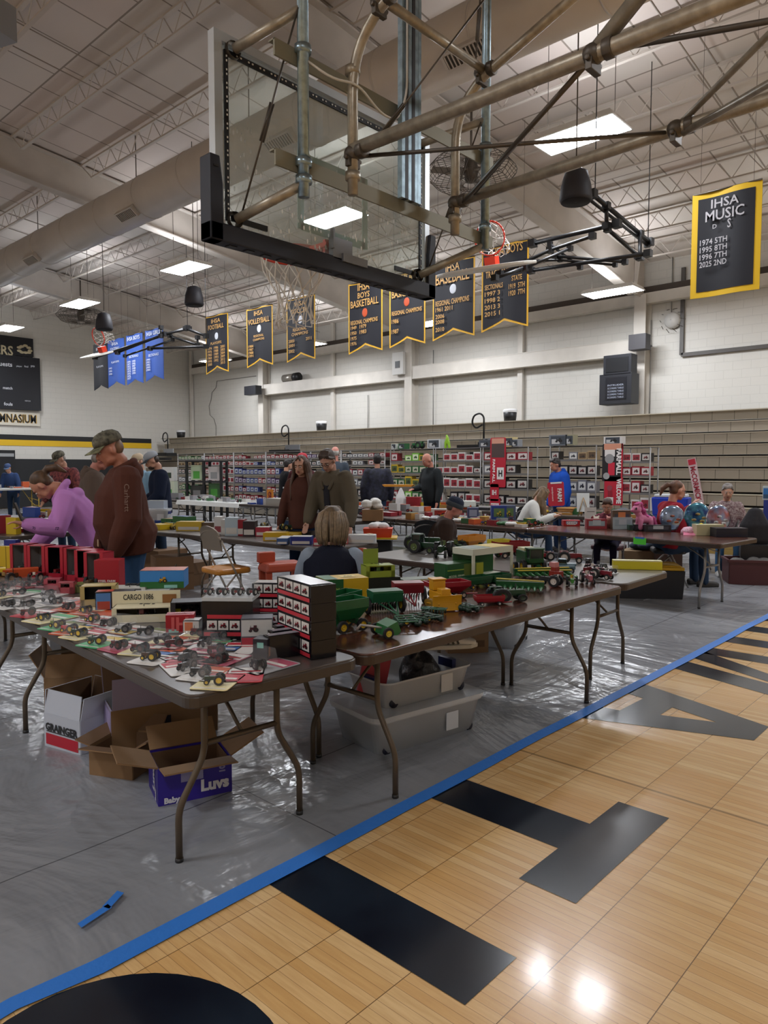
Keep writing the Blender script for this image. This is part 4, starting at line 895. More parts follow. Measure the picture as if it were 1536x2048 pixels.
# ---- blister cards on the near table
PAL = {'white': 0xE6E4E0, 'cream': 0xE8DCA8, 'green': 0x4AAA70, 'red': 0xC03040, 'yellow': 0xD8B83C, 'orange': 0xD0582C, 'olive': 0x6E7A35, 'blue': 0x3F74B8, 'pink': 0xB85A70, 'grey': 0x9A9A9E,
       'black': 0x17171A, 'dark green': 0x12331F, 'dark red': 0x5A151A, 'brown': 0x4A3324, 'silver': 0xA9ABAE}
def blister(label, px, py, rz, cardc, bandc, toyc, w=.11, L=.15, bh=.055, tilt=0, kind='card', z=TT):
    p, k = P(px, py, z); t = thing('carded_toy', label, 'carded toy', p, R(rz))
    b = MB(); b.X = Matrix.Rotation(R(tilt), 4, 'Y'); b.prism(plan(L, w, .012, 3), 0, .003, 0); z1 = .0036
    b.rect((L * .08, -w / 2 + .006, z1), (L * .38, 0, 0), (0, w - .012, 0), 1); b.rect((L * .14, -w / 2 + .014, z1 + .0003), (L * .1, 0, 0), (0, w - .028, 0), 2); b.rect((-L * .45, -w / 2 + .01, z1), (L * .05, 0, 0), (0, w - .02, 0), 2)
    b.build('backing_card', [pm(PAL[cardc]), pm(PAL[bandc]), pm(0xE4E0D8 if bandc != 'white' else 0xA83038)], t)
    if toyc:
        b = MB(); b.X = Matrix.Rotation(R(tilt), 4, 'Y'); mini(b, (-L * .2, 0, .004), .056, 0, 1, 2, R(75 + (px * 37) % 60)); b.build('toy_tractor', [pm(PAL[toyc], .35), rub, pm(0x6A6664 if toyc in ('black', 'silver') else 0x5A2A2A if toyc == 'dark red' else PAL['yellow'], .4)], t)
        b = MB(); b.X = Matrix.Rotation(R(tilt), 4, 'Y'); b.box((-L * .2, 0, bh / 2 + .003), (L * .5, w * .82, bh), taper=.86, skip='b'); b.build('clear_bubble', clear, t, bevel=.005)
    return t
CARDS = [
 (437, 1364, 20, 'cream', 'red', 'dark green', 'cream card with a near-black tractor at the rounded table corner'),
 (490, 1350, 35, 'red', 'white', None, 'red and white striped flat card beside the table corner'),
 (411, 1348, 12, 'white', 'orange', 'black', 'white card with a dark tractor, second from the rounded corner'),
 (366, 1336, 60, 'white', 'red', 'black', 'white card turned sideways with a black tractor near the edge'),
 (364, 1318, 70, 'red', 'white', 'black', 'red card with a black tractor behind the sideways white one'),
 (312, 1317, 10, 'white', 'blue', 'brown', 'white card with blue print and brown tractor on the table edge'),
 (289, 1300, 15, 'cream', 'orange', 'dark red', 'cream and orange card with a dark brown tractor'),
 (252, 1294, -5, 'pink', 'white', 'dark red', 'pink card with a boxy red tractor, alone on the grey edge'),
 (207, 1285, 5, 'green', 'yellow', 'dark green', 'mint green card with an upright dark green tractor'),
 (171, 1270, 0, 'cream', 'red', 'dark green', 'cream card with a dark green and cream tractor'),
 (150, 1262, 8, 'orange', 'yellow', 'red', 'orange card with a little red tractor'),
 (127, 1253, 3, 'green', 'olive', 'olive', 'green card with two olive models'),
 (101, 1238, 0, 'cream', 'green', 'dark green', 'card with a large clear-cased dark green tractor'),
 (68, 1228, 10, 'red', 'white', 'dark red', 'small red card near the grey table edge'),
 (68, 1212, -8, 'white', 'grey', 'black', 'white card with a tall black tractor, one in from the red card'),
 (30, 1211, 0, 'white', 'grey', 'black', 'wide white card with a square black tractor at the frame side'),
 (50, 1187, 12, 'white', 'green', 'black', 'white card with a dark model behind the wide white one'),
 (9, 1192, 4, 'cream', 'red', 'brown', 'cream card with a brown model cut by the frame'),
 (18, 1178, 4, 'white', 'red', 'dark red', 'white card with red print beside the brown toy'),
 (397, 1290, 75, 'white', 'red', 'black', 'white sideways card with a black tractor in the middle of the table'),
 (355, 1290, 20, 'orange', 'white', 'dark red', 'orange and white card with a round dark red model'),
 (334, 1283, 15, 'cream', 'orange', 'black', 'cream card with a dark model leaning on the orange one'),
 (406, 1268, 10, 'cream', 'white', 'dark red', 'cream card with a red model before the black gift box'),
 (441, 1276, 25, 'green', 'white', 'black', 'green-rimmed card with a black tractor before the black gift box'),
 (474, 1272, -25, 'white', 'blue', None, 'white paper card with red and blue bars, upper of two'),
 (478, 1297, 30, 'white', 'red', None, 'white paper card with red, blue and yellow bars, lower of two'),
 (439, 1303, 20, 'white', 'blue', 'dark red', 'white card with a small grey and red model'),
 (448, 1320, 5, 'pink', 'white', 'dark red', 'pink card with a clear case near the table end'),
 (423, 1322, 0, 'pink', 'red', None, 'flat pink card lying under the clear cases'),
 (532, 1333, -10, 'silver', 'pink', 'black', 'large clear-cased card with a black planter beside the dark carton'),
 (259, 1262, 0, 'grey', 'white', 'silver', 'clear dome pack with silver model in the middle of the table'),
 (303, 1267, 0, 'grey', 'olive', 'black', 'tall clear dome pack with a black engine'),
 (228, 1249, 5, 'white', 'grey', 'black', 'white card with a black tractor behind the mint green one'),
 (195, 1241, 5, 'red', 'white', 'pink', 'red and white dotted pack'),
 (180, 1223, 10, 'orange', 'cream', 'brown', 'orange card with brown models beside the gold carton'),
 (223, 1226, -15, 'orange', 'red', None, 'bright orange-red flat card before the cream display box'),
 (146, 1216, 12, 'orange', 'red', 'dark red', 'orange card with a dark red model, behind the green card'),
 (150, 1202, 15, 'orange', 'white', None, 'flat orange paper card in the middle of the table'),
 (105, 1201, 20, 'white', 'grey', 'silver', 'white card with two silver models'),
 (98, 1188, 10, 'white', 'grey', 'silver', 'white card with pale models behind the silver pair'),
 (120, 1206, 15, 'white', 'grey', 'silver', 'white card with a small silver and red model'),
 (185, 1254, 5, 'blue', 'white', None, 'flat blue card tucked behind the mint green card'),
 (225, 1270, 5, 'white', 'yellow', None, 'flat white and yellow card beside the mint green card'),
 (160, 1247, 0, 'green', 'white', None, 'flat bright green card behind the cream one'),
 (186, 1262, 0, 'red', 'white', None, 'flat crimson card between blue and cream cards'),
 (95, 1170, 5, 'pink', 'red', 'dark red', 'clear-topped pink pack at the foot of the red cartons'),
 (60, 1172, 5, 'red', 'pink', 'dark red', 'red bubble pack beside the pink pack'),
 (30, 1172, 0, 'red', 'white', 'dark red', 'red bubble pack beside the brown toy'),
 (390, 1310, 10, 'red', 'pink', None, 'flat red card under the black tractor cards'),
 (320, 1300, 10, 'orange', 'red', None, 'flat red-orange card behind the brown tractor'),
]
for px, py, rz, a, c, ty, lb in CARDS:
    big = 'large' in lb or 'wide' in lb
    blister(lb, px, py, rz - 47 + 60, a, c, ty, w=.16 if big else .14, L=.23 if big else .20, bh=.08 if ('tall' in lb or 'dome' in lb or big) else .058)
# ---- cartons on the near tables
def four(f, x0, x1, y0, y1, n=4, bg=0xCFCBC6):
    st = (x1 - x0) / n; D = []; I = []
    for i in range(n): a = x0 + i * st; D.append((f, a + st * .06, y0, a + st * .94, y1, bg)); I.append((f, a + st * .12, y0 + (y1 - y0) * .08, a + st * .88, y0 + (y1 - y0) * .92, 0x7A1F2A, 0x1B1416))
    return D, I
def tractor_carton(label, px, py, wpx, hpx, dep, rz, z=TT, extra=(), faces=('f',), wf=None):
    p, k = P(px, py, z); D = []; I = []
    for f in faces:
        d_, i_ = four(f, .04, .96, .42, .92); D += d_; I += i_; D.append((f, .03, .1, .97, .32, 0xB5303C))
    return pbox('boxed_tractor_set', label, 'boxed tractor set', p, (wpx * k, dep, hpx * k), R(rz), 0x14131A, list(extra) + D, (), I, rough=.25)
D_, I_ = four('f', .08, .98, .26, .50)
p, k = P(464, 1272); big = pbox('gift_box', 'big black gift box with four tractor pictures low on its front', 'box', p, (100 * k, .15, 76 * k), R(-50), 0x0E0E14, [('f', .1, .55, .8, .65, 0xB5303C), ('f', .03, .1, .97, .2, 0xB5303C)] + D_, (), I_, rough=.25)
bigH = 76 * k
p2 = Vector((p.x, p.y, TT + bigH + .001)); t = thing('tractor_tray', 'clear-lidded tray of small red tractors on top of the big black box', 'tray of tractors', p2, R(-50))
b = MB(); b.box((0, 0, .008), (100 * k, .16, .016)); b.build('tray_base', pm(0xB9BDBE), t)
b = MB(); b.box((0, 0, .055), (98 * k, .15, .075), taper=.95, skip='b'); b.build('clear_lid', clear, t, bevel=.004)
for i in range(4):
    b = MB(); mini(b, (-.105 + .07 * i, 0, .017), .05, 0, 1, 2, R(70)); b.build('toy_tractor', [pm(0x6E1822, .3), rub, pm(0xC8C8C4)], t)
q0, k = P(551, 1250); w3, h3 = 82 * k, 27 * k * 1.05
for i in range(3):
    zz = TT + i * (h3 + .002); D, I = four('f', .04, .96, .38, .95); D.append(('f', .03, .08, .97, .3, 0xB5303C)); D.append(('t', .04, .1, .96, .9, 0xBDB8B4))
    pbox('boxed_tractor_set', 'black carton of four tractor pictures, %s in the stack beside the tall column' % ('lowest', 'middle', 'top')[i], 'boxed tractor set', (q0.x, q0.y, zz), (w3, .11, h3), R(-52), 0x131219, D, (), I, rough=.25)
q0, k = P(632, 1316); h4 = .205 * 0 + 148 * k / 4 * .98
for i in range(4):
    D, I = four('l', .04, .96, .38, .95); D.append(('l', .03, .08, .97, .3, 0xB5303C)); D += [('t', .05, .05, .95, .95, 0x9C9896)] if i == 3 else []
    D2, I2 = ([], [])
    pbox('boxed_tractor_set', 'black carton, %s of the tall column at the table end' % ('bottom box', 'second box up', 'third box up', 'top box')[i], 'boxed tractor set', (q0.x + .06, q0.y + .13, TT + i * (h4 + .0015)), (.115, .32, h4), R(-14), 0x0C0B10, D, (), I, rough=.2)
p, k = P(515, 1285); D, I = four('f', .1, .9, .4, .85, 2, 0xB9B9B6); pbox('boxed_tractor_set', 'silver-fronted carton with a red base stripe before the black stack', 'boxed tractor set', p, (62 * k, .10, 52 * k), R(-40), 0x5A5A60, [('f', .02, .35, .98, .97, 0xBDBDBA), ('f', .02, .03, .98, .3, 0xA02A38), ('t', .02, .02, .98, .98, 0x74757C)], (), [('f', .2, .45, .6, .85, 0x4A2028, 0x222222)])
p, k = P(527, 1318); pbox('small_carton', 'little dark carton with a teal label and picture of an engine', 'carton', p, (30 * k, .07, 44 * k), R(-60), 0x23222A, [('f', .3, .6, .75, .85, 0x7FB8AE), ('r', .15, .2, .9, .6, 0x8A5A3C), ('l', .1, .1, .9, .9, 0x55606C)])
for i in range(4):
    p, k = P(560 + i * 8, 1322 - i * 11); D, I = four('l', .1, .9, .1, .9, 1)
    pbox('small_tractor_carton', 'slim tractor carton, %s in the leaning row at the table end' % ORD[i], 'carton', (p.x + .055, p.y + .05, TT), (.15, .048, .095), R(-14 - i), 0x0E0D12, D + [('t', .05, .1, .95, .9, 0x85808A)], (), I, rough=.2)
# red open-fronted cartons in a row, each with a tractor in it
redc = pm(0xA81C30, .4)
def window_carton(label, c, w, d, h, rz, outer, inner, toy, name='open_carton', closed=False):
    t = thing(name, label, 'open-fronted box', c, rz); b = MB(); e = .004
    b.box((0, d / 2 - e / 2, h / 2), (w, e, h), 1)
    for s in (-1, 1): b.box((s * (w / 2 - e / 2), 0, h / 2), (e, d, h), 0); b.box((s * (w / 2 - .012), -d / 2, h / 2), (.024, e, h), 0)
    b.box((0, 0, e / 2), (w, d, e), 0); b.box((0, 0, h - e / 2), (w, d, e), 0); b.box((0, -d / 2, .02), (w, e, .04), 0)
    b.box((0, d / 2 - e * 1.5, h / 2), (w - .01, e, h - .01), 1)
    b.build('carton_shell', [outer, inner], t)
    b = MB(); i_ = e * .7
    for s in (-1, 1): b.box((s * (w / 2 - e - i_), 0, h / 2), (.001, d * .98, h * .96))
    b.box((0, 0, e * 1.8), (w * .96, d * .98, .001)); b.box((0, 0, h - e * 1.8), (w * .96, d * .98, .001)); b.build('carton_lining', inner, t)
    if toy: b = MB(); mini(b, (0, .01, .012), min(w, d) * .8, 0, 1, 2, R(-100)); b.build('toy_tractor', [toy, rub, pm(0xBFBFBF)], t)
    return t
gi, bi = pm(0x8F8C8A), pm(0x121013)
ptA, ptB = Vector((2.10, 5.50, TT)), Vector((2.36, 4.55, TT))
for i in range(6):
    q_ = ptA.lerp(ptB, i / 5.2); h_ = .225
    window_carton('open red carton with a tractor inside, %s in the row ahead of the pink hoodie' % ORD[i], q_, .145, .12, h_, R(-62), redc, (gi, gi, bi, gi, bi, gi)[i], pm((0x5A5A5A, 0x5A1A20, 0x7A1820, 0x4A4A4C, 0x3A3A3A, 0x555555)[i]))
p, k = P(248, 1172); pbox('red_carton', 'glossy red carton with two lines of white lettering at the end of the red row', 'carton', p, (.155, .12, .19), R(-45), 0x9E1524, [], [('f', 'STEEL FARM', .5, .3, .7, 0xE0D0CC), ('f', 'MACHINERY', .5, .12, .8, 0xE0D0CC)])
cb_cream, cbk = pm(0xD8D0B0), pm(0x1A1718)
p, k = P(200, 1209); window_carton('gold and black window carton with a small machine', p, .19, .11, .115, R(-35), pm(0xB8A468), cbk, pm(0x4F7A6C))
p, k = P(232, 1217); pbox('picture_carton', 'blue and red picture carton beside the gold one', 'carton', p, (.2, .09, .10), R(-35), 0x1C1B22, [('f', .02, .05, .4, .95, 0x4F7FB8), ('f', .05, .05, .38, .5, 0xA84A3C), ('t', .02, .1, .45, .9, 0xB8432E), ('f', .45, .2, .95, .8, 0x2A2024)], (), [('f', .5, .25, .8, .75, 0x8A2A32, 0x0A0A0A)])
p, k = P(290, 1240); t = window_carton('cream display carton with raised backing card and a red tractor', p, .30, .12, .075, R(-38), cb_cream, pm(0x5A5038), pm(0x5A2A2A))
b = MB(); b.box((0, .062, .09), (.34, .004, .1), 0); b.text('CARGO 1086', (-.04, .058, .11), (1, 0, 0), (0, 0, 1), w=.15, h=.03, mi=1, bold=.02); b.rect((.08, .058, .07), (.07, 0, 0), (0, 0, .05), 2); b.build('backing_card', [cb_cream, pm(0x2A2A2A), pm(0x8A5A2A)], t)
b = MB(); b.box((.16, -.064, .05), (.05, .002, .03)); b.build('price_sticker', pm(0xD0D838), t)
p, k = P(362, 1262); pbox('red_carton', 'small bright red carton with a mint price tag', 'carton', p, (.13, .075, .085), R(-38), 0xA01A26, [('f', .1, .02, .45, .2, 0x8FC8BC), ('t', .1, .4, .9, .6, 0xC88088)], [('f', 'IH', .5, .5, .6, 0xC85A5A), ('t', 'FARM', .5, .5, .4, 0xE0C0C0)])
p, k = P(386, 1266); pbox('small_carton', 'white and black carton with an orange picture', 'carton', p, (.075, .07, .065), R(-45), 0x242427, [('l', .02, .02, .98, .98, 0xD0CEC8), ('f', .02, .02, .98, .98, 0xCFCCC8), ('f', .1, .3, .6, .9, 0xC8662C), ('t', .02, .02, .98, .98, 0xBDBDBA)])
p, k = P(378, 1243); t = window_carton('dark window carton crowded with brown models', p, .17, .12, .11, R(-35), pm(0x2B2A2C), cbk, pm(0x5A3A30))
p, k = P(330, 1192); pbox('landscape_carton', 'carton with blue sky, green field and yellow combine picture', 'carton', (p.x, p.y, TT + .06), (.255, .16, .105), R(-42), 0x3F86C8, [('f', .0, .0, 1, .38, 0x2F6B34), ('l', 0, 0, 1, 1, 0xD8E0E0), ('l', .55, .05, .95, .7, 0x3F8F58), ('t', 0, 0, 1, 1, 0xC06A50), ('f', .55, .02, .85, .2, 0x8FC8BC)], (), [('f', .4, .25, .65, .75, 0xD09A20, 0x2A2A20)])
pbox('flat_carton', 'white and maroon flat carton under the landscape picture box', 'carton', (p.x - .03, p.y + .02, TT), (.33, .18, .058), R(-42), 0xC9C5C0, [('f', .1, .1, .6, .8, 0x5A1A24)])
p, k = P(262, 1196); window_carton('white open carton lying behind the gold carton', p, .2, .13, .07, R(-42), pm(0xC8C6BE), gi, pm(0x6A2A30))
p, k = P(395, 1218); pbox('flat_carton', 'pink-topped low carton beside the clear tractor tray', 'carton', p, (.2, .13, .045), R(-42), 0x2A2628, [('t', .05, .05, .95, .95, 0xA86A78)])
for i, (px, py, c1, c2) in enumerate(((108, 1178, 0xB04A58, 0xC8808A), (134, 1186, 0xA84850, 0xCFA0A0))):
    p, k = P(px, py); window_carton('clear-fronted pink carton, %s before the red row' % ORD[i], p, .10, .07, .07, R(-40), pm(c1), pm(c2), pm(0x7A2A30))
p, k = P(175, 1180); window_carton('olive-lidded clear carton behind the gold carton', p, .17, .13, .05, R(-35), pm(0x7A7F4A), gi, pm(0x5A4A30))
# big yellow flap box, blue box, orange wagon, drink can, brown toy at the frame side
p, k = P(16, 1146); pbox('yellow_carton', 'yellow folded display carton at the frame side', 'carton', p, (.11, .04, .20), R(-50), 0xC8A81C, [('f', .48, 0, .52, 1, 0x8A7412), ('f', .05, .05, .3, .25, 0x5A4A10)])
p, k = P(36, 1142); pbox('blue_carton', 'deep blue carton behind the yellow one', 'carton', (p.x, p.y + .1, TT), (.09, .06, .23), R(-50), 0x1A2478)
p, k = P(42, 1163); t = thing('toy_wagon', 'orange and yellow toy wagon at the foot of the red cartons', 'toy wagon', p, R(-20)); b = MB(); b.box((0, 0, .06), (.2, .08, .06), taper=1.1); b.build('wagon_box', pm(0xC04A1C), t); b = MB(); b.box((-.12, 0, .065), (.06, .085, .07)); b.build('tail_gate', pm(0xD8B81C), t)
for x in (-.07, .07):
    for y in (-.04, .04): b = MB(); wheel(b, (x, y, .025), .025, .015, 0, 1); b.build('wheel', [rub, pm(0xD8B81C)], t)
p, k = P(20, 1168); tractor('brown toy tractor lying among the cards at the frame side', p, R(30), .11, 0x5A3A22, 0x8A6A3A)
p, k = P(78, 1163); tractor('little red tractor with white wheels before the red cartons', p, R(30), .09, 0x8A1A24, 0xC8C0B0)
p, k = P(55, 1150); tractor('small yellow and green tractor before the second red carton', p, R(160), .08, 0x8A8A30, 0xC8B040)
p = Vector((2.18, 5.78, TT)); t = thing('drink_can', 'dark blue drink can standing by the bending girl', 'can', p); b = MB(); b.lathe([(.01, 0), (.028, 0), (.033, .01), (.033, .11), (.027, .122), (.01, .12)], seg=20); b.build('can_body', pm(0x182A5A, .25), t); b = MB(); b.lathe([(.0, .119), (.026, .1225)], seg=16); b.build('can_top', alu, t)
p = Vector((2.05, 5.75, TT)); tag_p = MB(); tag_p.X = Matrix(); [tag_p.ell((.03 * math.cos(i), .02 * math.sin(i * 2), .02 + .01 * (i % 2)), (.035, .025, .02), 8, 5) for i in range(6)]; tag(tag_p.build('tissue_wad', mat('tissue', 0xD0CEC8, .7, bump=.5, bs=40), None, p, 0, remesh=.008), 'crumpled white tissue beside the blue can', 'tissue')

# ================================================================== FARM TOYS ON THE WALNUT TABLE
G, DG, RD, YL = 0x14532D, 0x0F3B22, 0x7E1620, 0xC8A51E
def wagon(label, loc, rz, L, W, H_, body, rim, hopper=True, gate=True, name='toy_wagon'):
    t = thing(name, label, 'toy wagon', loc, rz); b = MB(); th = .0025; z0 = H_ * .38; z1 = H_
    T_ = [(-L / 2, -W / 2), (L / 2, -W / 2), (L / 2, W / 2), (-L / 2, W / 2)]; k_ = .62 if hopper else .92
    vs = [(x, y, z1) for x, y in T_] + [(x, y, z1 - (z1 - z0) * .45) for x, y in T_] + [(x * k_, y * k_, z0) for x, y in T_]
    vs2 = [(x * .97, y * .95, z1) for x, y in T_] + [(x * .97, y * .95, z1 - (z1 - z0) * .45) for x, y in T_] + [(x * k_ * .95, y * k_ * .9, z0 + .004) for x, y in T_]
    F = []
    for r0 in (0, 4):
        for i in range(4): F.append((r0 + i, r0 + (i + 1) % 4, r0 + 4 + (i + 1) % 4, r0 + 4 + i))
    F.append((8, 9, 10, 11)); F2 = [tuple(12 + j for j in reversed(f)) for f in F]; F3 = [(i, (i + 1) % 4, 12 + (i + 1) % 4, 12 + i) for i in range(4)]
    b.add(vs + vs2, F + F2 + F3, 0); b.build('wagon_box', pm(body, .3), t)
    b = MB(); b.box((0, 0, z0 - .006), (L * .8, .012, .012)); b.box((L * .3, 0, z0 * .55), (.012, W * .9, .012)); b.box((-L * .3, 0, z0 * .55), (.012, W * .9, .012)); b.box((L * .3, 0, z0 * .8), (.02, .03, z0 * .5)); b.box((-L * .3, 0, z0 * .8), (.02, .03, z0 * .5)); b.build('chassis', pm(body, .35), t)
    b = MB(); b.tube([(L * .3, 0, z0 * .4), (L * .8, 0, .012)], .004, 6); b.build('drawbar', pm(body, .35), t)
    for x in (-L * .3, L * .3):
        for y in (-W * .48, W * .48): b = MB(); wheel(b, (x, y, z0 * .5), z0 * .52, .018, 0, 1); b.build('wheel', [rub, pm(rim, .4)], t)
    return t
def drill(label, loc, rz, L, body, rim, n=12, s=1.0):
    t = thing('toy_seed_drill', label, 'toy seed drill', loc, rz); b = MB()
    b.prism([(-.03 * s, .05 * s), (.03 * s, .05 * s), (.045 * s, .09 * s), (-.045 * s, .09 * s)], -L / 2, L / 2, 0, 'Y'); b.box((0, 0, .093 * s), (.08 * s, L, .008 * s)); b.build('seed_box', pm(body, .35), t)
    b = MB()
    for i in range(n):
        y = -L / 2 + L * (i + .5) / n; b.tube([(-.02 * s, y, .05 * s), (-.045 * s, y, .025 * s)], .003, 5); b.lathe([(.001, -.002), (.016 * s, 0), (.001, .002)], (-.045 * s, y, .018 * s), 10, 0, 'Y')
    b.build('disc_row', mat('disc_dull', 0x24221F, .9), t)
    b = MB(); b.tube([(.03 * s, 0, .05 * s), (.16 * s, 0, .02 * s)], .005, 6); b.tube([(.03 * s, L * .3, .05 * s), (.16 * s, 0, .02 * s)], .004, 6); b.tube([(.03 * s, -L * .3, .05 * s), (.16 * s, 0, .02 * s)], .004, 6); b.build('drawbar', pm(body, .35), t)
    for y in (-L / 2 - .012, L / 2 + .012): b = MB(); wheel(b, (0, y, .035 * s), .036 * s, .016, 0, 1); b.build('wheel', [rub, pm(rim)], t)
    return t
def harrow(label, loc, rz, L, W, body, s=1.0):
    t = thing('toy_disc_harrow', label, 'toy disc harrow', loc, rz); b = MB()
    for x in (-W / 2, 0, W / 2): b.tube([(x, -L / 2, .03), (x, L / 2, .03)], .004, 5)
    for y in (-L / 2, -L / 6, L / 6, L / 2): b.tube([(-W / 2, y, .032), (W / 2, y, .032)], .004, 5)
    b.tube([(W / 2, 0, .03), (W / 2 + .07, 0, .015)], .004, 5); b.build('harrow_frame', pm(body, .35), t)
    b = MB(); n = 9
    for x in (-W / 2, W / 2):
        for i in range(n): y = -L / 2 + L * (i + .5) / n; b.lathe([(.001, -.003), (.017, .001), (.001, .002)], (x + .01 * math.sin(i), y, .017), 10, 0, 'Y')
    b.build('disc_gang', pm(0x20362A, .45), t)
    for y in (-.02, .02): b = MB(); wheel(b, (0, y, .018), .018, .01, 0, 1); b.build('wheel', [rub, pm(YL)], t)
    return t
p, k = P(700, 1262); wagon('green gravity wagon with yellow hubs beside the black carton column', p + Vector((0, .03, 0)), R(-8), 70 * k * 1.15, .12, 65 * k, G, YL)
p, k = P(712, 1238); wagon('second green hopper wagon just behind the nearer green one', p + Vector((.0, .12, 0)), R(10), .26, .11, .125, G, YL)
p, k = P(770, 1226); drill('green seed drill with a row of dark openers', p, R(-118), .17, 0x1E5A3C, YL, s=1.3)
p, k = P(815, 1207); drill('dark red seed drill with a maroon drawbar', p, R(-128), .17, 0x7E2430, 0xC8B8A8, s=1.3)
# mower / shredder close to the table edge
p, k = P(772, 1272); t = thing('toy_forage_header', 'small green forage machine with a yellow wheel at the table edge', 'toy implement', p, R(-20))
b = MB(); b.prism([(-.03, .012), (.035, .012), (.05, .03), (.03, .075), (-.02, .055)], -.055, .055, 0, 'Y'); b.build('header_body', pm(0x2A6B3A, .35), t)
b = MB(); b.tube([(-.02, 0, .04), (-.12, .02, .06), (-.14, .02, .04)], .006, 6); b.build('tongue', pm(0xA8A09A), t)
for y in (-.062, .062): b = MB(); wheel(b, (-.02, y, .026), .027, .014, 0, 1); b.build('wheel', [rub, pm(0xD0B838)], t)
p, k = P(812, 1250); harrow('green disc harrow lying flat near the table edge', p, R(-38), .15, .09, 0x2A5E3E)
p, k = P(852, 1243); harrow('dark green folding harrow between the flat one and the bulldozer', p, R(-10), .14, .10, DG)
p, k = P(868, 1228); harrow('green field cultivator just before the bulldozer blade', p, R(20), .13, .05, 0x24553A)
p, k = P(936, 1222); harrow('dark green plow before the red spreader', p, R(-25), .13, .05, DG)
p, k = P(880, 1216); t = thing('toy_bulldozer', 'yellow toy bulldozer with a raised blade', 'toy bulldozer', p, R(-118)); yb = pm(0xC8901A, .4)
b = MB(); b.box((0, 0, .07), (.15, .07, .05)); b.box((.05, 0, .10), (.06, .055, .035)); b.box((-.04, 0, .125), (.06, .075, .055)); b.box((-.04, 0, .158), (.075, .085, .008)); b.build('dozer_body', yb, t, bevel=.003)
for y in (-.052, .052): b = MB(); b.prism([(.07 * math.cos(a) , .028 + .026 * math.sin(a)) for a in [2 * math.pi * i / 14 for i in range(14)]], y - .014, y + .014, 0, 'Y'); b.build('track', pm(0x8A6A20, .5), t)
b = MB(); n = 8; vs = []
for i in range(n + 1): a = R(-50 + 100 * i / n); vs += [(.115 - .02 * math.cos(a), -.085, .045 + .042 * math.sin(a) / .766), (.115 - .02 * math.cos(a), .085, .045 + .042 * math.sin(a) / .766)]
b.add(vs, [(2 * i, 2 * i + 1, 2 * i + 3, 2 * i + 2) for i in range(n)]); b.build('blade', yb, t, solid=.004)
b = MB(); b.tube([(.1, -.05, .04), (-.02, -.07, .03)], .005, 6); b.tube([(.1, .05, .04), (-.02, .07, .03)], .005, 6); b.build('push_arm', yb, t)
p, k = P(905, 1200); wagon('bright dark-red flared wagon behind the bulldozer', p + Vector((.05, .08, 0)), R(-25), .26, .13, .10, 0x8E1C28, 0xC8B8A8, hopper=True)
p, k = P(978, 1209); wagon('red and white manure spreader near the table edge', p, R(-38), .17, .065, .055, 0x8E1C26, 0xD8D4CC, hopper=False)
b = MB(); p, k = P(962, 1196)
p, k = P(708, 1205); pbox('implement_carton', 'large green and yellow implement carton with a tractor picture', 'carton', p + Vector((.02, .12, 0)), (.27, .17, .135), R(-24), 0xC9A61C, [('l', 0, 0, 1, 1, 0x1E5A2E), ('f', 0, 0, .42, 1, 0x1E5A2E), ('f', .03, .05, .38, .7, 0x2A5A2A), ('t', 0, 0, .3, 1, 0x2E6B3A), ('t', .45, .3, .8, .7, 0xE0C860)], [('f', 'FARM', .2, .55, .25, 0x9AB84A), ('t', 'AG', .62, .5, .2, 0x4A5A20)], [('f', .6, .1, .85, .55, 0x3A3A20, 0x22201A)])
p, k = P(775, 1185); pbox('dark_carton', 'black and green carton under the lime window box', 'carton', p + Vector((.04, .12, 0)), (.26, .13, .085), R(-30), 0x1A221C, [('l', .05, .0, .3, 1, 0xC8CFA8), ('t', 0, 0, 1, 1, 0x3A4A2A)])
t = window_carton('lime green window carton with an open lid', Vector((p.x + .04, p.y + .12, TT + .087)), .19, .12, .075, R(-30), pm(0x8A9A30), pm(0xB8B83A), pm(0x3A5A20)); b = MB(); b.box((-.03, .06, .12), (.1, .004, .1)); b.build('lid_flap', pm(0x7E9030), t)
p, k = P(850, 1170); pbox('flat_carton', 'cream-edged flat green carton behind the bulldozer', 'carton', p + Vector((.05, .1, 0)), (.26, .12, .03), R(-25), 0x3A4A30, [('f', 0, .5, 1, 1, 0xC8C08A), ('t', 0, 0, 1, 1, 0x4A5A3A)])
p, k = P(945, 1165); pbox('implement_carton', 'long dark green carton with yellow bands behind the red wagon', 'carton', p + Vector((.06, .16, 0)), (.33, .14, .12), R(-12), 0x1E5228, [('f', .45, .05, 1, .95, 0x5A6A24), ('f', .8, .05, 1, .95, 0x9AA028), ('f', 0, .62, .45, .68, 0x8FA83A), ('t', 0, 0, 1, 1, 0x2E5A2E), ('l', .1, .1, .9, .9, 0x24502A)], [('f', 'MODEL SERIES', .25, .3, .42, 0xB8C8A8)])
p, k = P(960, 1178); wagon('green barge wagon in front of the long dark green carton', p + Vector((.03, .06, 0)), R(-12), .22, .10, .075, 0x1C4A2C, YL, hopper=False)
p, k = P(1000, 1172); wagon('green barge wagon nearer the drill header', p + Vector((.05, .05, 0)), R(-5), .18, .09, .07, 0x1C4A2C, YL, hopper=False)
p, k = P(1015, 1202); t = tractor('dark green articulated tractor lying low near the edge', p, R(-35), .15, DG, 0x3A4A3A, cab=False); t.scale = (1, 1, .72)
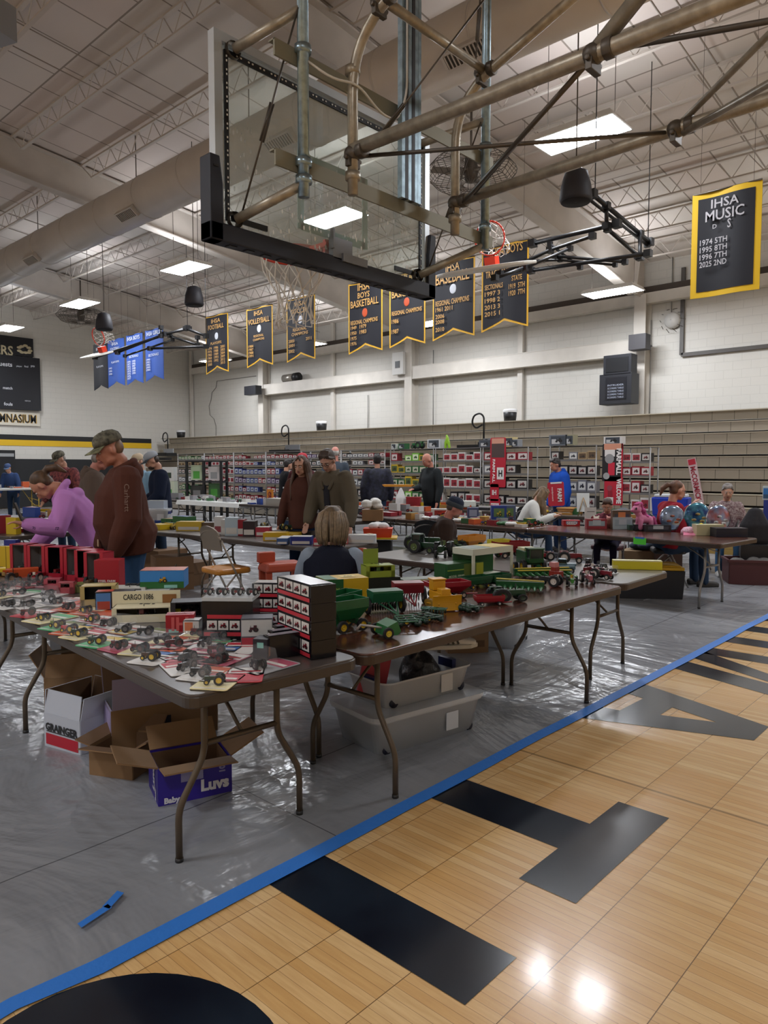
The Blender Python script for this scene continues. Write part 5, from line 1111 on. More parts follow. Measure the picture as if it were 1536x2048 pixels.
# white window carton and combine
p, k = P(1005, 1160); t = thing('display_carton', 'large cream window carton standing open behind the green wagons', 'display carton', p + Vector((.08, .22, 0)), R(-8))
b = MB(); cw = pm(0xC9CBB8)
b.box((0, 0, .19), (.42, .2, .045), 0)
for x in (-.2, .2): b.box((x, -.095, .09), (.025, .01, .17), 0)
b.box((0, .095, .09), (.42, .006, .17), 1); b.box((0, 0, .003), (.42, .2, .006), 0); b.box((.1, 0, .2135), (.2, .19, .002), 2); b.box((-.1, 0, .2135), (.18, .15, .002), 3); b.build('carton_shell', [cw, pm(0x2A5A30), pm(0xD8C068), pm(0x7F8F84)], t)
b = MB(); b.box((-.14, .02, .07), (.1, .1, .1)); b.build('packed_toy', pm(0x2A5E32), t)
p, k = P(1075, 1146); C = thing('toy_combine', 'green toy combine harvester with yellow wheels and a wide corn header', 'toy combine', p + Vector((.02, .08, 0)), R(-128))
gB = pm(0x1A4A26, .3)
b = MB(); b.box((-.03, 0, .11), (.20, .12, .10)); b.box((-.12, 0, .09), (.06, .1, .06)); b.build('harvester_body', gB, C, bevel=.004)
b = MB(); b.box((.10, 0, .185), (.09, .12, .008)); b.box((.1, 0, .10), (.08, .11, .03))
for x in (.062, .138):
    for y in (-.05, .05): b.box((x, y, .145), (.006, .006, .08))
b.build('cab_frame', gB, C); b = MB(); b.box((.1, 0, .145), (.07, .1, .07)); b.build('cab_glass', pm(0x24302C, .1), C)
b = MB(); b.box((-.04, 0, .168), (.14, .11, .02)); b.build('grain_tank', pm(0xC8C49A), C)
for x, r_ in ((.07, .05), (-.1, .032)):
    for y in (-.075, .075): b = MB(); wheel(b, (x, y, r_), r_, .03, 0, 1); b.build('wheel', [rub, pm(0xD0A81C)], C)
b = MB(); b.box((.24, 0, .035), (.03, .42, .05)); b.tube([(.17, 0, .06), (.24, 0, .04)], .02, 8); b.build('header_frame', gB, C)
b = MB()
for i in range(9): y = -.19 + .0475 * i; b.lathe([(.014, 0), (.009, .06), (.001, .11)], (.26, y, .022), 8, 0, 'X')
b.build('snout_tip', pm(0x2E6B38, .35), C)
b = MB(); b.tube([(.25, -.2, .062), (.25, .2, .062)], .005, 6); b.tube([(.3, -.2, .055), (.3, .2, .05)], .005, 6); b.build('auger_bar', pm(0xD0B838), C)
p, k = P(1040, 1180); t = thing('toy_corn_head', 'loose green corn head with long pointed snouts and a yellow bar', 'toy implement', p, R(-150))
b = MB(); b.box((0, 0, .035), (.04, .30, .04)); b.build('head_frame', gB, t)
b = MB()
for i in range(8): b.lathe([(.015, 0), (.010, .07), (.001, .13)], (.015, -.13 + .037 * i, .02), 8, 0, 'X')
b.build('snout_tip', pm(0x1E5A2C, .35), t); b = MB(); b.tube([(0, -.15, .07), (.02, .15, .062)], .005, 6); b.build('guard_bar', pm(0xC8B450), t)
b = MB(); b.tube([(-.02, .1, .05), (-.14, .12, .02)], .005, 6); b.build('hitch', pm(0x5A5048), t)
# blue-grey truck etc.
p, k = P(1133, 1150); t = thing('toy_pickup', 'blue-grey vintage toy pickup truck', 'toy truck', p + Vector((.08, .08, 0)), R(-60)); bg_ = pm(0x55707C, .3)
b = MB(); b.box((0, 0, .045), (.19, .085, .035)); b.box((.0, 0, .085), (.07, .078, .045), taper=.85); b.box((.065, 0, .065), (.075, .06, .02)); b.build('truck_body', bg_, t, bevel=.008)
b = MB(); b.box((0, 0, .088), (.06, .08, .026)); b.build('window', pm(0x1A2226, .1), t); b = MB(); b.box((-.07, 0, .062), (.07, .07, .02)); b.build('cargo_bed', pm(0x3A4A52), t)
for x in (-.06, .065):
    for y in (-.043, .043): b = MB(); wheel(b, (x, y, .022), .023, .014, 0, 1); b.build('wheel', [rub, pm(0x8A8A8A)], t)
p, k = P(1121, 1160); t = thing('toy_stake_truck', 'red toy truck cab with a red and white load', 'toy truck', p + Vector((.03, .03, 0)), R(-100)); b = MB(); b.box((0, 0, .04), (.09, .05, .045)); b.box((-.01, 0, .075), (.04, .05, .03)); b.build('truck_body', pm(0x8A2A20, .35), t, bevel=.004); b = MB(); b.box((-.02, 0, .105), (.05, .045, .03)); b.build('cargo_load', pm(0xC07A78), t)
for x in (-.03, .03):
    for y in (-.027, .027): b = MB(); wheel(b, (x, y, .013), .014, .01, 0, 1); b.build('wheel', [rub, pm(0x8A8A8A)], t)
p, k = P(1144, 1172); tractor('tiny green and yellow tractor low and wide near the table joint', p, R(-150), .085, 0x3A7A30, YL)
for i, (px, py, c, nm) in enumerate(((1168, 1120, 0x7A1A24, 'red tractor with thin wheels behind the pickup'), (1205, 1158, 0x7A2430, 'maroon tractor pair standing by the table joint'), (1185, 1165, 0xA8606A, 'pink and red toy plow beside the maroon tractors'), (1178, 1150, 0x6A1A22, 'dark red tractor between the vase and the joint'), (1145, 1110, 0x8A2A30, 'red implement behind the blue-grey pickup'), (1100, 1172, 0x2A2A2C, 'black small tractor beside the corn head'))):
    p, k = P(px, py); tractor(nm, p, R(-60 - 40 * i), .10 if i else .13, c, 0xC8BEB4)
p, k = P(1176, 1139); t = thing('dark_bud_vase', 'slim black bud vase on the grey table end', 'vase', p); b = MB(); b.lathe([(.001, 0), (.022, 0), (.025, .03), (.02, .06), (.028, .085), (.02, .083)], seg=16); b.build('vase_body', pm(0x1A1214, .3), t); b = MB(); b.lathe([(.029, .084), (.022, .090), (.018, .084)], seg=16); b.build('vase_rim', pm(0x2A1A1C, .3), t)
for i, (px, py, c) in enumerate(((1205, 1137, 0x3A4A3A), (1224, 1147, 0x141618))):
    p, k = P(px, py); t = thing('clear_cased_model', ('clear case with a green model, smaller of the pair', 'clear case with a black model beside the long yellow box')[i], 'cased model', p); b = MB(); b.box((0, 0, .002), (.09, .07, .004)); b.build('case_base', pm(0xD8DAD8), t); b = MB(); mini(b, (0, 0, .005), .05, 0, 1, 2, 1); b.build('toy_tractor', [pm(c), rub, pm(0x8A8A8A)], t); b = MB(); b.box((0, 0, .032), (.085, .065, .055), taper=.9, skip='b'); b.build('clear_cover', clear, t, bevel=.004)
p, k = P(1279, 1139); pbox('long_yellow_box', 'long narrow yellow carton at the open table end', 'carton', p + Vector((.02, .03, 0)), (84 * k * 1.12, .07, .066), R(-58), 0xC9BC1E, [('f', 0, .93, 1, 1, 0xE0DCB0), ('r', .05, .05, .95, .95, 0x6A6A1C), ('t', 0, 0, 1, 1, 0xD8D49A)])
# row of dark green tractors
for i, (px, py, rz, s, lb, kw) in enumerate(((826, 1092, -50, .16, 'dark green row-crop tractor, first of the row at the table corner', {}), (846, 1106, -75, .16, 'dark green tractor with cab facing out, second of the row', dict(cab=True)), (884, 1114, -150, .17, 'dark green tractor side-on with chunky black tyres, third of the row', {}),
        (918, 1112, -125, .17, 'dark green tractor with a white decal, fourth of the row', {}), (945, 1106, -60, .17, 'dark green tractor with duals, fifth of the row', dict(dual=True)), (902, 1092, -60, .19, 'dark green tractor half hidden behind the third one', {}))):
    p, k = P(px, py); tractor(lb, p, R(rz), s, (0x183A24, 0x1A3D28, 0x15351F, 0x1C4028, 0x17381F, 0x1A3C22)[i], 0x5A6A3A, **kw)
p, k = P(918, 1117); t = thing('steel_wheel_tractor', 'small antique tractor with a maroon spoked wheel', 'toy tractor', p + Vector((-.04, -.06, 0)), R(-100)); b = MB(); b.box((0, 0, .05), (.09, .03, .03)); b.build('hood', pm(0x1E2A22), t)
for x, r_ in ((-.03, .045), (.045, .025)):
    for y in (-.03, .03):
        b = MB(); b.lathe([(r_, -.006), (r_ * .88, -.006), (r_ * .88, .006), (r_, .006), (r_, -.006)], (x, y, r_), 16, 0, 'Y'); [b.tube([(x, y, r_), (x + r_ * .9 * math.cos(a), y, r_ + r_ * .9 * math.sin(a))], .002, 4) for a in [math.pi * k / 4 for k in range(8)]]; b.build('spoked_wheel', pm(0x8A2440), t)
p, k = P(973, 1112); wagon('orange grain wagon with a yellow rim behind the cream carton', p + Vector((.2, .2, 0)), R(-5), .24, .13, .17, 0xC07A1E, 0x8A6A20)
p, k = P(1010, 1118); wagon('yellow and green forage wagon beside the orange one', p + Vector((.25, .15, 0)), R(-15), .18, .11, .15, 0xC8C03A, 0x2A5A20)
p, k = P(850, 1080); pbox('glue_bottle_box', 'small cream carton standing behind the green tractors', 'carton', p + Vector((.28, .1, 0)), (.05, .05, .09), 0, 0xC8B898, [('f', .1, .2, .9, .5, 0xB85A30)])
p, k = P(1130, 1108); wagon('big red wagon behind the pickup', p + Vector((.3, .25, 0)), R(-30), .3, .14, .14, 0x7E1A20, 0xC8B8A8, hopper=True)
# terracotta folded case between the chairs
p, k = P(588, 1165, .5); t = thing('terracotta_stool', 'terracotta plastic step stool behind the carton stacks', 'stool', (p.x + .15, p.y + .35, 0), R(-20)); tm = mat('plastic_terracotta', 0xA8452C, .5)
b = MB(); b.box((0, 0, .6), (.4, .28, .08), taper=.9); b.build('stool_top', tm, t, bevel=.02)
for x in (-.16, .16):
    for y in (-.1, .1): b = MB(); b.box((x, y, .28), (.05, .05, .56)); b.build('leg', tm, t)
b = MB(); b.box((-.12, .1, .68), (.16, .08, .1)); b.build('stool_handle', tm, t, bevel=.01)
# ================================================================== RACKS BY THE BLEACHERS
wire = mat('rack_wire', 0x8A8886, .4, metal=.6); shelf_m = mat('rack_shelf', 0x6E6C6A, .5, metal=.3)
KINDS = [('red boxed tractor', 0x8A1E2C, 0xC8C2BE, 0x6A1A22), ('white and red boxed tractor', 0xC9C5C0, 0x8A2A34, 0x8A1E2C), ('black boxed tractor', 0x1A191C, 0xB5B0AA, 0x7A2A30), ('green boxed tractor', 0x2A5E32, 0xB8B4A0, 0x1E4A26),
         ('yellow boxed machine', 0xC0A02A, 0x4A5A34, 0x3A3A20), ('grey boxed model', 0x77777C, 0xC8C8C4, 0x3A3A44), ('blue boxed model', 0x32407A, 0xB5B8C0, 0x22284A), ('purple boxed model', 0x4A3458, 0xB0A8B4, 0x2A1E34),
         ('tan boxed model', 0xA08A68, 0x5A4632, 0x4A3A2A), ('lime green boxed toy', 0x6FB03A, 0xD0D8B8, 0x2A5A20)]
_pb = {}
def stock(kind, loc, w, d, h, label, group, rz=R(-90)):
    key = kind
    if key not in _pb:
        nm, base, pan, ic = KINDS[kind]
        _pb[key] = pbox('boxed_toy', label, 'boxed toy', loc, (1, 1, 1), rz, base, [('f', .1, .16, .9, .84, pan), ('f', .0, .86, 1, 1, base)], (), [('f', .18, .24, .82, .78, ic, 0x1A1A1A)], group=group)
        o = _pb[key]
    else:
        o = _pb[key].copy(); COL.objects.link(o)
    o.location = loc; o.rotation_euler = (0, 0, rz); o.scale = (w, d, h); o['label'] = label; o['group'] = group; return o
rnd = random.Random(11)
def rack(label, short, X, ya, yb, zs, kinds, bw=.19, dens=.9, D=.34, H=1.92, gapf=.93):
    """open wire rack: ya > yb, shelves at heights zs; one carton per slot"""
    t = thing('display_rack', label, 'display rack', (X, (ya + yb) / 2, 0)); W = ya - yb
    for y in (-W / 2, W / 2):
        for x in (-D / 2, D / 2): b = MB(); b.tube([(x, y, 0), (x, y, H)], .012, 6); b.build('rack_post', wire, t)
    b = MB(); b.box((0, 0, H), (D, W, .012)); b.build('rack_top', shelf_m, t)
    for z in zs:
        b = MB(); b.box((0, 0, z - .012), (D, W, .02)); b.box((-D / 2 - .004, 0, z - .01), (.008, W, .035)); b.build('shelf', shelf_m, t)
    n = max(1, int(W / bw)); st = W / n
    for si, z in enumerate(zs):
        hgt = (zs[si + 1] if si + 1 < len(zs) else H) - z - .06; kk = rnd.choice(kinds); j = 0
        for i in range(n):
            if rnd.random() < .35: kk = rnd.choice(kinds)
            if rnd.random() > dens: continue
            y = ya - st * (i + .5); j += 1; hh = hgt * rnd.uniform(.62, .95); dd = .16
            stock(kk, (X - D / 2 + dd / 2 + .01, y, z), st * gapf, dd, hh, '%s, %s box along the %s shelf of the %s rack' % (KINDS[kk][0], ordinal(j - 1), ORD[si], short), 'boxed toys on the %s rack' % short)
    return t
ZS = [.35, .66, .97, 1.28, 1.59]
rack('wire rack of green and yellow boxed tractors behind the grey sweater man', 'green tractor', 12.3, 10.95, 9.72, [.5, .80, 1.10, 1.40, 1.66], [3, 3, 4, 9, 0], .2, .95)
rack('wire rack of red and white boxed tractors between the number plate and the sweater man', 'tall red', 12.3, 9.66, 8.5, [.5, .80, 1.10, 1.40, 1.66], [1, 0, 1, 2, 1], .19, .97)
rack('wire rack of black and red boxes behind the farm sign', 'farm sign', 12.3, 8.44, 7.4, [.5, .80, 1.10, 1.40, 1.66], [0, 2, 5, 1, 0], .21, .95)
rack('wire rack of grey and tan boxes behind the boy in bright blue', 'blue boy', 12.3, 6.92, 6.0, [.45, .78, 1.08, 1.38, 1.66], [5, 2, 8, 5], .16, .9)
rack('wire rack of small boxes beside the tall tractor pennant', 'pennant', 12.3, 5.52, 5.02, [.45, .78, 1.08, 1.38, 1.62], [5, 2, 0, 1], .15, .92, H=1.86)
seg = 19.6
names = ['far-corner', 'white bag', 'orange sign', 'purple model', 'small parts', 'long-hair']
kk_ = [[8, 3, 2, 5], [0, 8, 1, 0], [0, 6, 1, 0, 7], [6, 7, 0, 2], [5, 2, 7, 2], [5, 2, 0, 5]]
for i in range(6):
    w = 1.40; y1 = seg - i * 1.43
    rack('long wire rack of crowded small boxes, %s section counted from the far corner' % ORD[i], names[i], 12.2, y1, y1 - w, [.62, .86, 1.10, 1.34, 1.58, 1.76], kk_[i], .17, .93, D=.3, H=1.93)
# boxes and toys standing on the rack tops
for i, (px, py, w, h, base, nm) in enumerate(((792, 896, 10, 11, 0xC8CCC4, 'small white box'), (808, 896, 14, 11, 0x1E5A2E, 'dark green box'), (872, 894, 26, 18, 0xB8BCC0, 'white box with a black tractor picture'), (975, 882, 24, 14, 0x4A4E58, 'grey pictured box beside the rail steps'), (999, 890, 27, 18, 0x9AA0A8, 'pictured box with snow and blue sky'), (1021, 891, 18, 19, 0xC0B080, 'yellow and white pictured box'), (1034, 892, 12, 14, 0x8A8E94, 'tall grey box'),
        (1120, 890, 32, 21, 0x6A7078, 'wide pictured box with a white plane'), (1143, 890, 14, 21, 0x8E8A70, 'green and blue pictured box'), (1229, 887, 30, 15, 0xC9C6C4, 'white-ended red carton on the pennant stand'))):
    X = 12.2; p = atx(px, py, X); k = (p - _C).dot(_fw) / FPX; pbox('pictured_box', nm + ' standing on top of the wire rack', 'boxed toy', (X, p.y, (1.927 if px < 1200 else 1.93)), (w * k * 1.25, .16, h * k), R(-90), base, [('f', .1, .1, .9, .9, 0x3A4048), ('f', .15, .15, .6, .6, 0xB0B0B0)], (), [('f', .3, .2, .8, .85, 0x22252A, 0x121212)])
p = atx(895, 893, 12.2); t = thing('toy_frog_tractor', 'lime green toy standing on the tall rack', 'toy', (12.2, p.y, 1.93)); b = MB(); b.loft([(0, .05, .0), (0, .05, .12), (0, 0, .22)], .03); b.loft([(0, -.05, .0), (0, -.03, .12), (0, 0, .2)], .03); b.loft([(0, 0, .1), (0, .02, .26)], .025); b.build('toy_body', pm(0x8AB82A), t, remesh=.014)
p = atx(835, 894, 12.2); tractor('green toy implement lying on the green rack', (12.2, p.y, 1.93), R(90), .2, 0x1E5A30, 0x3A6A3A)
# signs
ihr, ihw = pm(0xB01C30), pm(0xD8D4D0)
def sign(label, cpx, cpy, X, w, h, parts, tilt=0, name='metal_sign', base=0xB01C30, round_=.03):
    p = atx(cpx, cpy, X); t = thing(name, label, 'sign', (X, p.y, p.z)); M4 = Matrix.Rotation(tilt, 4, 'X')
    b = MB(); b.X = M4 @ Matrix(((0, 0, -1, 0), (-1, 0, 0, 0), (0, 1, 0, 0), (0, 0, 0, 1))); b.prism(plan(w, h, round_, 3), -.006, .006); b.build('sign_plate', pm(base), t)
    for kind, a, c, d in parts:
        b = MB(); b.X = M4
        if kind == 'rect': b.rect((-.008 - d[1], -a[0] * w + w / 2, a[1] * h - h / 2), (0, -(c[0] - a[0]) * w, 0), (0, 0, (c[1] - a[1]) * h)); b.build('sign_panel', pm(d[0]), t)
        if kind == 'text': u, v = ((0, -1, 0), (0, 0, 1)) if not c[2] else ((0, 0, -1), (0, -1, 0)); b.text(a, (-.011, w / 2 - c[0] * w, c[1] * h - h / 2), u, v, w=d[0], h=d[1], bold=.04); b.build('lettering', pm(d[2]), t)
        if kind == 'disc': b.lathe([(.0, -.010), (d[0], -.010)], (0, w / 2 - a[0] * w, a[1] * h - h / 2), 20, 0, 'X'); b.build('sign_disc', pm(d[1]), t)
    return t
sign('tall red rounded farm equipment sign with a white square emblem', 996, 925, 12.115, .36, .98, [('rect', (.08, .6), (.92, .95), (0x4A3A38, 0)), ('rect', (.1, .88), (.9, .985), (0xC8907A, .001)), ('rect', (.45, .16), (.9, .40), (0xD8D4D0, .001)), ('text', 'H', (.68, .28, 0), (.09, .13, 0x18181A)), ('text', 'FARM ALL', (.25, .33, 1), (.46, .06, 0xE0D8D4))])
sign('narrow red sign hanging below the farm equipment sign', 989, 985, 12.115, .2, .34, [('text', 'IH', (.5, .5, 0), (.1, .1, 0xE0D8D4))])
sign('small red and white sign at the foot of the narrow one', 990, 1012, 12.115, .24, .28, [('rect', (.1, .3), (.9, .7), (0xD8D4D0, 0)), ('text', 'FARM', (.5, .5, 0), (.16, .06, 0xB01C30))])
sign('black pennant sign with a red tractor, above the welcome sign', 1225, 925, 12.115, .38, .66, [('rect', (.08, .84), (.98, 1), (0xC88A70, 0)), ('rect', (.12, .66), (.62, .84), (0xD4D0CC, 0)), ('disc', (.36, .60), 0, (.085, 0x8A8A8A)), ('rect', (.3, .16), (.62, .5), (0xC0223A, 0)), ('disc', (.22, .14), 0, (.06, 0x9A9A98)), ('text', 'FARMALL', (.82, .52, 1), (.46, .09, 0xE4E0DC)), ('rect', (.92, 0), (1, 1), (0xB01C30, 0))], base=0x1A181B)
sign('red WELCOME banner sign hanging under the pennant sign', 1227, 982, 12.115, .34, .50, [('text', 'WELCOME', (.8, .5, 1), (.44, .09, 0xE4E0DC)), ('rect', (.15, .05), (.5, .28), (0xD4D0CC, 0)), ('disc', (.3, .6), 0, (.05, 0x8A3A44)), ('rect', (.2, .3), (.45, .5), (0x8A1A2A, .001))])
sign('red FARM sign standing on the table beside the boy', 1112, 988, 10.9, .30, .40, [('text', 'FARM', (.75, .45, 1), (.22, .08, 0xD8D4D0)), ('text', 'equipment', (.3, .5, 1), (.24, .04, 0xD8A8A8)), ('rect', (.2, .93), (.9, 1), (0xD4D0CC, 0))], tilt=R(-4))
sign('tall narrow pink and white lettered sign leaning against the bleachers', 1391, 962, 14.85, .165, .92, [('rect', (.08, .86), (.92, .98), (0xB8283A, 0)), ('rect', (.05, .03), (.95, .84), (0xCFC0C0, 0)), ('text', 'McCORMICK', (.5, .44, 1), (.70, .11, 0xA0303F))], tilt=R(-12), base=0xC8A0A4, round_=.01)
# ---- stock under the near tables
lab = mat('label_white', 0xC9CCD0, .5)
def near(px, py, w, d, rz, sx):
    q_ = Matrix.Rotation(R(rz), 3, 'Z') @ Vector((sx * w / 2, d / 2, 0)); return atz(px, py) + q_
def open_box(label, p, rz, w, d, h, mo, mi_, flaps=(60, 60, 60, 60), dec=(), txt=(), fl=.5, name='cardboard_box', mats=(), fm=None):
    t = thing(name, label, 'cardboard box', p, R(rz)); e = .006; M_ = [mo, mi_] + list(mats); b = MB()
    b.box((0, 0, e / 2), (w, d, e), 0)
    for f, c, s in (('f', (0, -d / 2, h / 2), (w, e, h)), ('k', (0, d / 2, h / 2), (w, e, h)), ('l', (-w / 2, 0, h / 2), (e, d, h)), ('r', (w / 2, 0, h / 2), (e, d, h))):
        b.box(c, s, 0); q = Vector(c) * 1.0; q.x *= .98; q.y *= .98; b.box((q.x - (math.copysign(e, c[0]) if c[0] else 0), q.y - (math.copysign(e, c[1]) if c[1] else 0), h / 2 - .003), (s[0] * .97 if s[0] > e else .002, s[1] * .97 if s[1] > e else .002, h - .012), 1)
    lay = 0
    for f, u0, v0, u1, v1, mi in dec:
        o, u, v = face_frame(f, w + e, d + e, h); n = u.cross(v).normalized(); lay += 1; b.rect(o + u * u0 + v * v0 + n * (.0004 * lay), u * (u1 - u0), v * (v1 - v0), mi)
    for f, s_, uc, vc_, ww, mi in txt:
        o, u, v = face_frame(f, w + e, d + e, h); n = u.cross(v).normalized(); U, V_ = u.normalized(), v.normalized()
        if ww < 0: U, V_ = V_, -U
        b.text(s_, o + u * uc + v * vc_ + n * (.0004 * (lay + 3)), U, V_, w=abs(ww), mi=mi, bold=.05)
    b.build('carton_body', M_, t)
    for f, a in zip('fklr', flaps):
        if a is None: continue
        b = MB(); L = (d if f in 'fk' else w) * fl; W = (w if f in 'fk' else d) * .98
        ang = R(a); cx = {'f': (0, -d / 2), 'k': (0, d / 2), 'l': (-w / 2, 0), 'r': (w / 2, 0)}[f]; ax = {'f': 'X', 'k': 'X', 'l': 'Y', 'r': 'Y'}[f]; sg = {'f': 1, 'k': -1, 'l': -1, 'r': 1}[f]
        b.X = Matrix.Translation((cx[0], cx[1], h)) @ Matrix.Rotation(sg * ang, 4, ax)
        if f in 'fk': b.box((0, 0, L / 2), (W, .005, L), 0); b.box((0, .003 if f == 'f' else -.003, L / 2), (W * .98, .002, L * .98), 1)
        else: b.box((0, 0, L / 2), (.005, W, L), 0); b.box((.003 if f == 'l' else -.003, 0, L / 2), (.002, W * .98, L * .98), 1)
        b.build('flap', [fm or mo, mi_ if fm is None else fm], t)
    return t
white_c, red_p, blk_p, vio, lil = pm(0xB9BEC8), pm(0xB0182E), pm(0x17171A), pm(0x2E1E8C), pm(0xA79AC4)
e_ = atz(162, 1514) - atz(85, 1490); gz = math.degrees(math.atan2(e_.y, e_.x)); open_box('white carton with bold black lettering, red band and open flaps under the carded toy table', near(162, 1514, .30, .30, gz, -1), gz, .30, .30, .19, white_c, card_in, (-8, 12, -5, 14), [('f', .06, .10, .94, .42, 2), ('f', .08, .47, .9, .50, 3)], [('f', 'GRAINGER', .5, .62, .27, 3)], mats=(red_p, blk_p), fl=.42)
open_box('purple diaper carton with open brown flaps, frontmost under the table', near(318, 1615, .33, .24, -20, 1), -20, .33, .24, .175, vio, card_in, (82, 50, 72, 62), [('f', .3, .55, .6, .98, 3)], [('f', 'Luvs', .76, .36, .13, 2), ('l', 'Luvs', .6, .6, -.12, 2), ('f', 'Baby', .18, .12, .07, 2), ('l', 'Baby', .8, .25, -.06, 2), ('f', '100', .86, .78, -.05, 3)], mats=(pm(0xD8D8E0), pm(0x8E8CB8)), fl=.55, fm=card_b)
open_box('plain brown carton with splayed flaps between the white and purple ones', near(262, 1562, .22, .26, -62, -1), -62, .24, .26, .15, card_b, card_in, (78, 40, 75, 60), (), [('l', 'BOX', .5, .5, .10, 1)], fl=.36)
open_box('lilac and white carton with a raised printed lid behind the purple one', near(225, 1525, .46, .30, -18, 1), -18, .46, .30, .27, pm(0x9A90A8), card_in, (6, 25, None, 40), [('l', .05, .05, .95, .95, 2), ('f', .0, .0, 1, 1, 3), ('f', .45, .55, .65, .75, 4)], (), mats=(lil, card_b, blk_p), fl=.55)
p = atz(190, 1430); open_box('brown carton with high flaps behind the red-banded white carton', (p.x + .02, p.y + .12, 0), -38, .42, .35, .26, card_b, card_in, (-20, 6, 30, 20), fl=.4)
p = atz(420, 1520); open_box('brown carton with torn flaps behind the table leg', (p.x + .22, p.y + .52, 0), -35, .30, .26, .22, card_b, card_in, (40, 50, 30, -50), fl=.8)
p = atz(150, 1380); pbox('purple_carton', 'white carton with a purple corner panel at the back under the table', 'carton', (p.x + .2, p.y + .35, 0), (.34, .25, .3), R(-40), 0x8F9298, [('f', .3, .3, .95, .9, 0x2A1E7A)])
# storage bins
def bin_(label, p, rz, w, d, h, z=0, lid=True, contents=None):
    t = thing('storage_bin', label, 'storage bin', (p[0], p[1], z), R(rz)); b = MB(); n = 20
    Pl = plan(w, d, .06, 4); k = len(Pl); vs = [(x * .86, y * .84, 0) for x, y in Pl] + [(x * .96, y * .95, h * .9) for x, y in Pl] + [(x, y, h * .93) for x, y in Pl] + [(x, y, h) for x, y in Pl]
    b.add(vs, [tuple(reversed(range(k)))] + [(j * k + i, j * k + (i + 1) % k, (j + 1) * k + (i + 1) % k, (j + 1) * k + i) for j in range(3) for i in range(k)], 0, True); b.build('bin_body', milky, t, solid=.003)
    if lid: b = MB(); b.prism(plan(w + .02, d + .02, .07), h, h + .02); b.build('bin_lid', milky, t)
    for x in (-w * .44, w * .44):
        b = MB(); b.box((x, 0, h * .85), (.03, .12, .05)); b.build('latch', pm(0x24306A, .4), t)
        for y in (-d * .4, d * .4): b = MB(); b.lathe([(.0, -.012), (.028, -.012), (.028, .012), (.0, .012)], (x * .85, y, .028), 12, 0, 'Y'); b.build('caster', pm(0x16162A), t)
    b = MB(); b.box((w * .18, -d * .47 - .004, h * .5), (.09, .002, .10), rot=None); b.build('label_sticker', lab, t)
    return t
c0 = atz(848, 1496); bin_('large clear wheeled storage bin on the sheeting under the walnut table', (c0.x + .12, c0.y + .22), -20 + 10, .80, .46, .20)
bin_('smaller clear open bin stacked on top of the large one', (c0.x + .16, c0.y + .24), -8, .68, .38, .15, z=.222, lid=False)
t = thing('black_plastic_bag', 'grey-black plastic bag bulging out of the upper clear bin', 'plastic bag', (c0.x + .26, c0.y + .25, .228)); b = MB(); b.loft([(0, 0, .0), (0, 0, .10), (-.02, 0, .17), (-.05, 0, .22)], [(.12, .11), (.13, .12), (.10, .08), (.05, .04)], seg=16); b.loft([(-.05, 0, .22), (-.12, -.02, .30)], .04); b.build('bag_body', mat('bag_black', 0x242428, .25, bump=1.0, bs=22), t, remesh=.012)
t = thing('red_plastic_crate', 'red plastic board and tray propped in the upper clear bin', 'plastic tray', (c0.x + .0, c0.y + .26, .228), R(-30)); b = MB(); b.box((-.08, 0, .16), (.16, .02, .3), rot=Matrix.Rotation(R(12), 3, 'Y')); b.build('tray_board', pm(0xA83440, .5), t); b = MB(); b.tube(arc((.05, 0), .13, 0, math.pi, 10, .3), .02, 8); b.tube([(x, 0.02, z + .3) for x, y, z in arc((.05, 0), .13, 0, math.pi, 10, 0)], .018, 8); b.build('tray_handle', pm(0xA01C24, .4), t)
p = atd(893, 1296, 4.0); t = thing('sneaker', 'white sneaker with three black side stripes resting on the bag and carton', 'shoe', p, R(-38)); b = MB(); b.loft([(-.12, 0, .05), (-.05, 0, .06), (.03, 0, .05), (.11, 0, .035), (.15, 0, .03)], [(.036, .05), (.04, .048), (.042, .035), (.042, .028), (.032, .02)]); b.build('shoe_upper', mat('leather_white', 0xC9CACC, .4), t, remesh=.007)
b = MB(); b.prism([(-.15, -.02), (-.13, -.038), (.02, -.045), (.13, -.04), (.18, 0), (.13, .04), (.02, .045), (-.13, .038), (-.15, .02)], 0, .025); b.build('shoe_sole', pm(0xB8B8B4), t, bevel=.005)
for i in range(3): b = MB(); b.box((-.01 + i * .028, -.040, .055), (.011, .012, .055), rot=Matrix.Rotation(R(-25), 3, 'Y')); b.build('side_stripe', blk_p, t)
bx = atz(940, 1310); pbox('cardboard_box', 'brown shipping carton with printed sides under the walnut table', 'cardboard box', (bx.x + .12, bx.y + .15, 0), (.34, .30, .36), R(-40), 0x7E6144, [('f', .1, .15, .9, .3, 0x5A422C), ('r', .1, .4, .9, .5, 0x5A422C)], [('f', 'FRAGILE', .5, .6, .6, 0x5A422C), ('r', 'THIS END', .5, .65, .6, 0x5A422C)], rough=.8)
c1 = atz(1030, 1300); bin_('small clear bin with dark feet beyond the walnut table', (c1.x + .15, c1.y + .2), 20, .5, .36, .22)
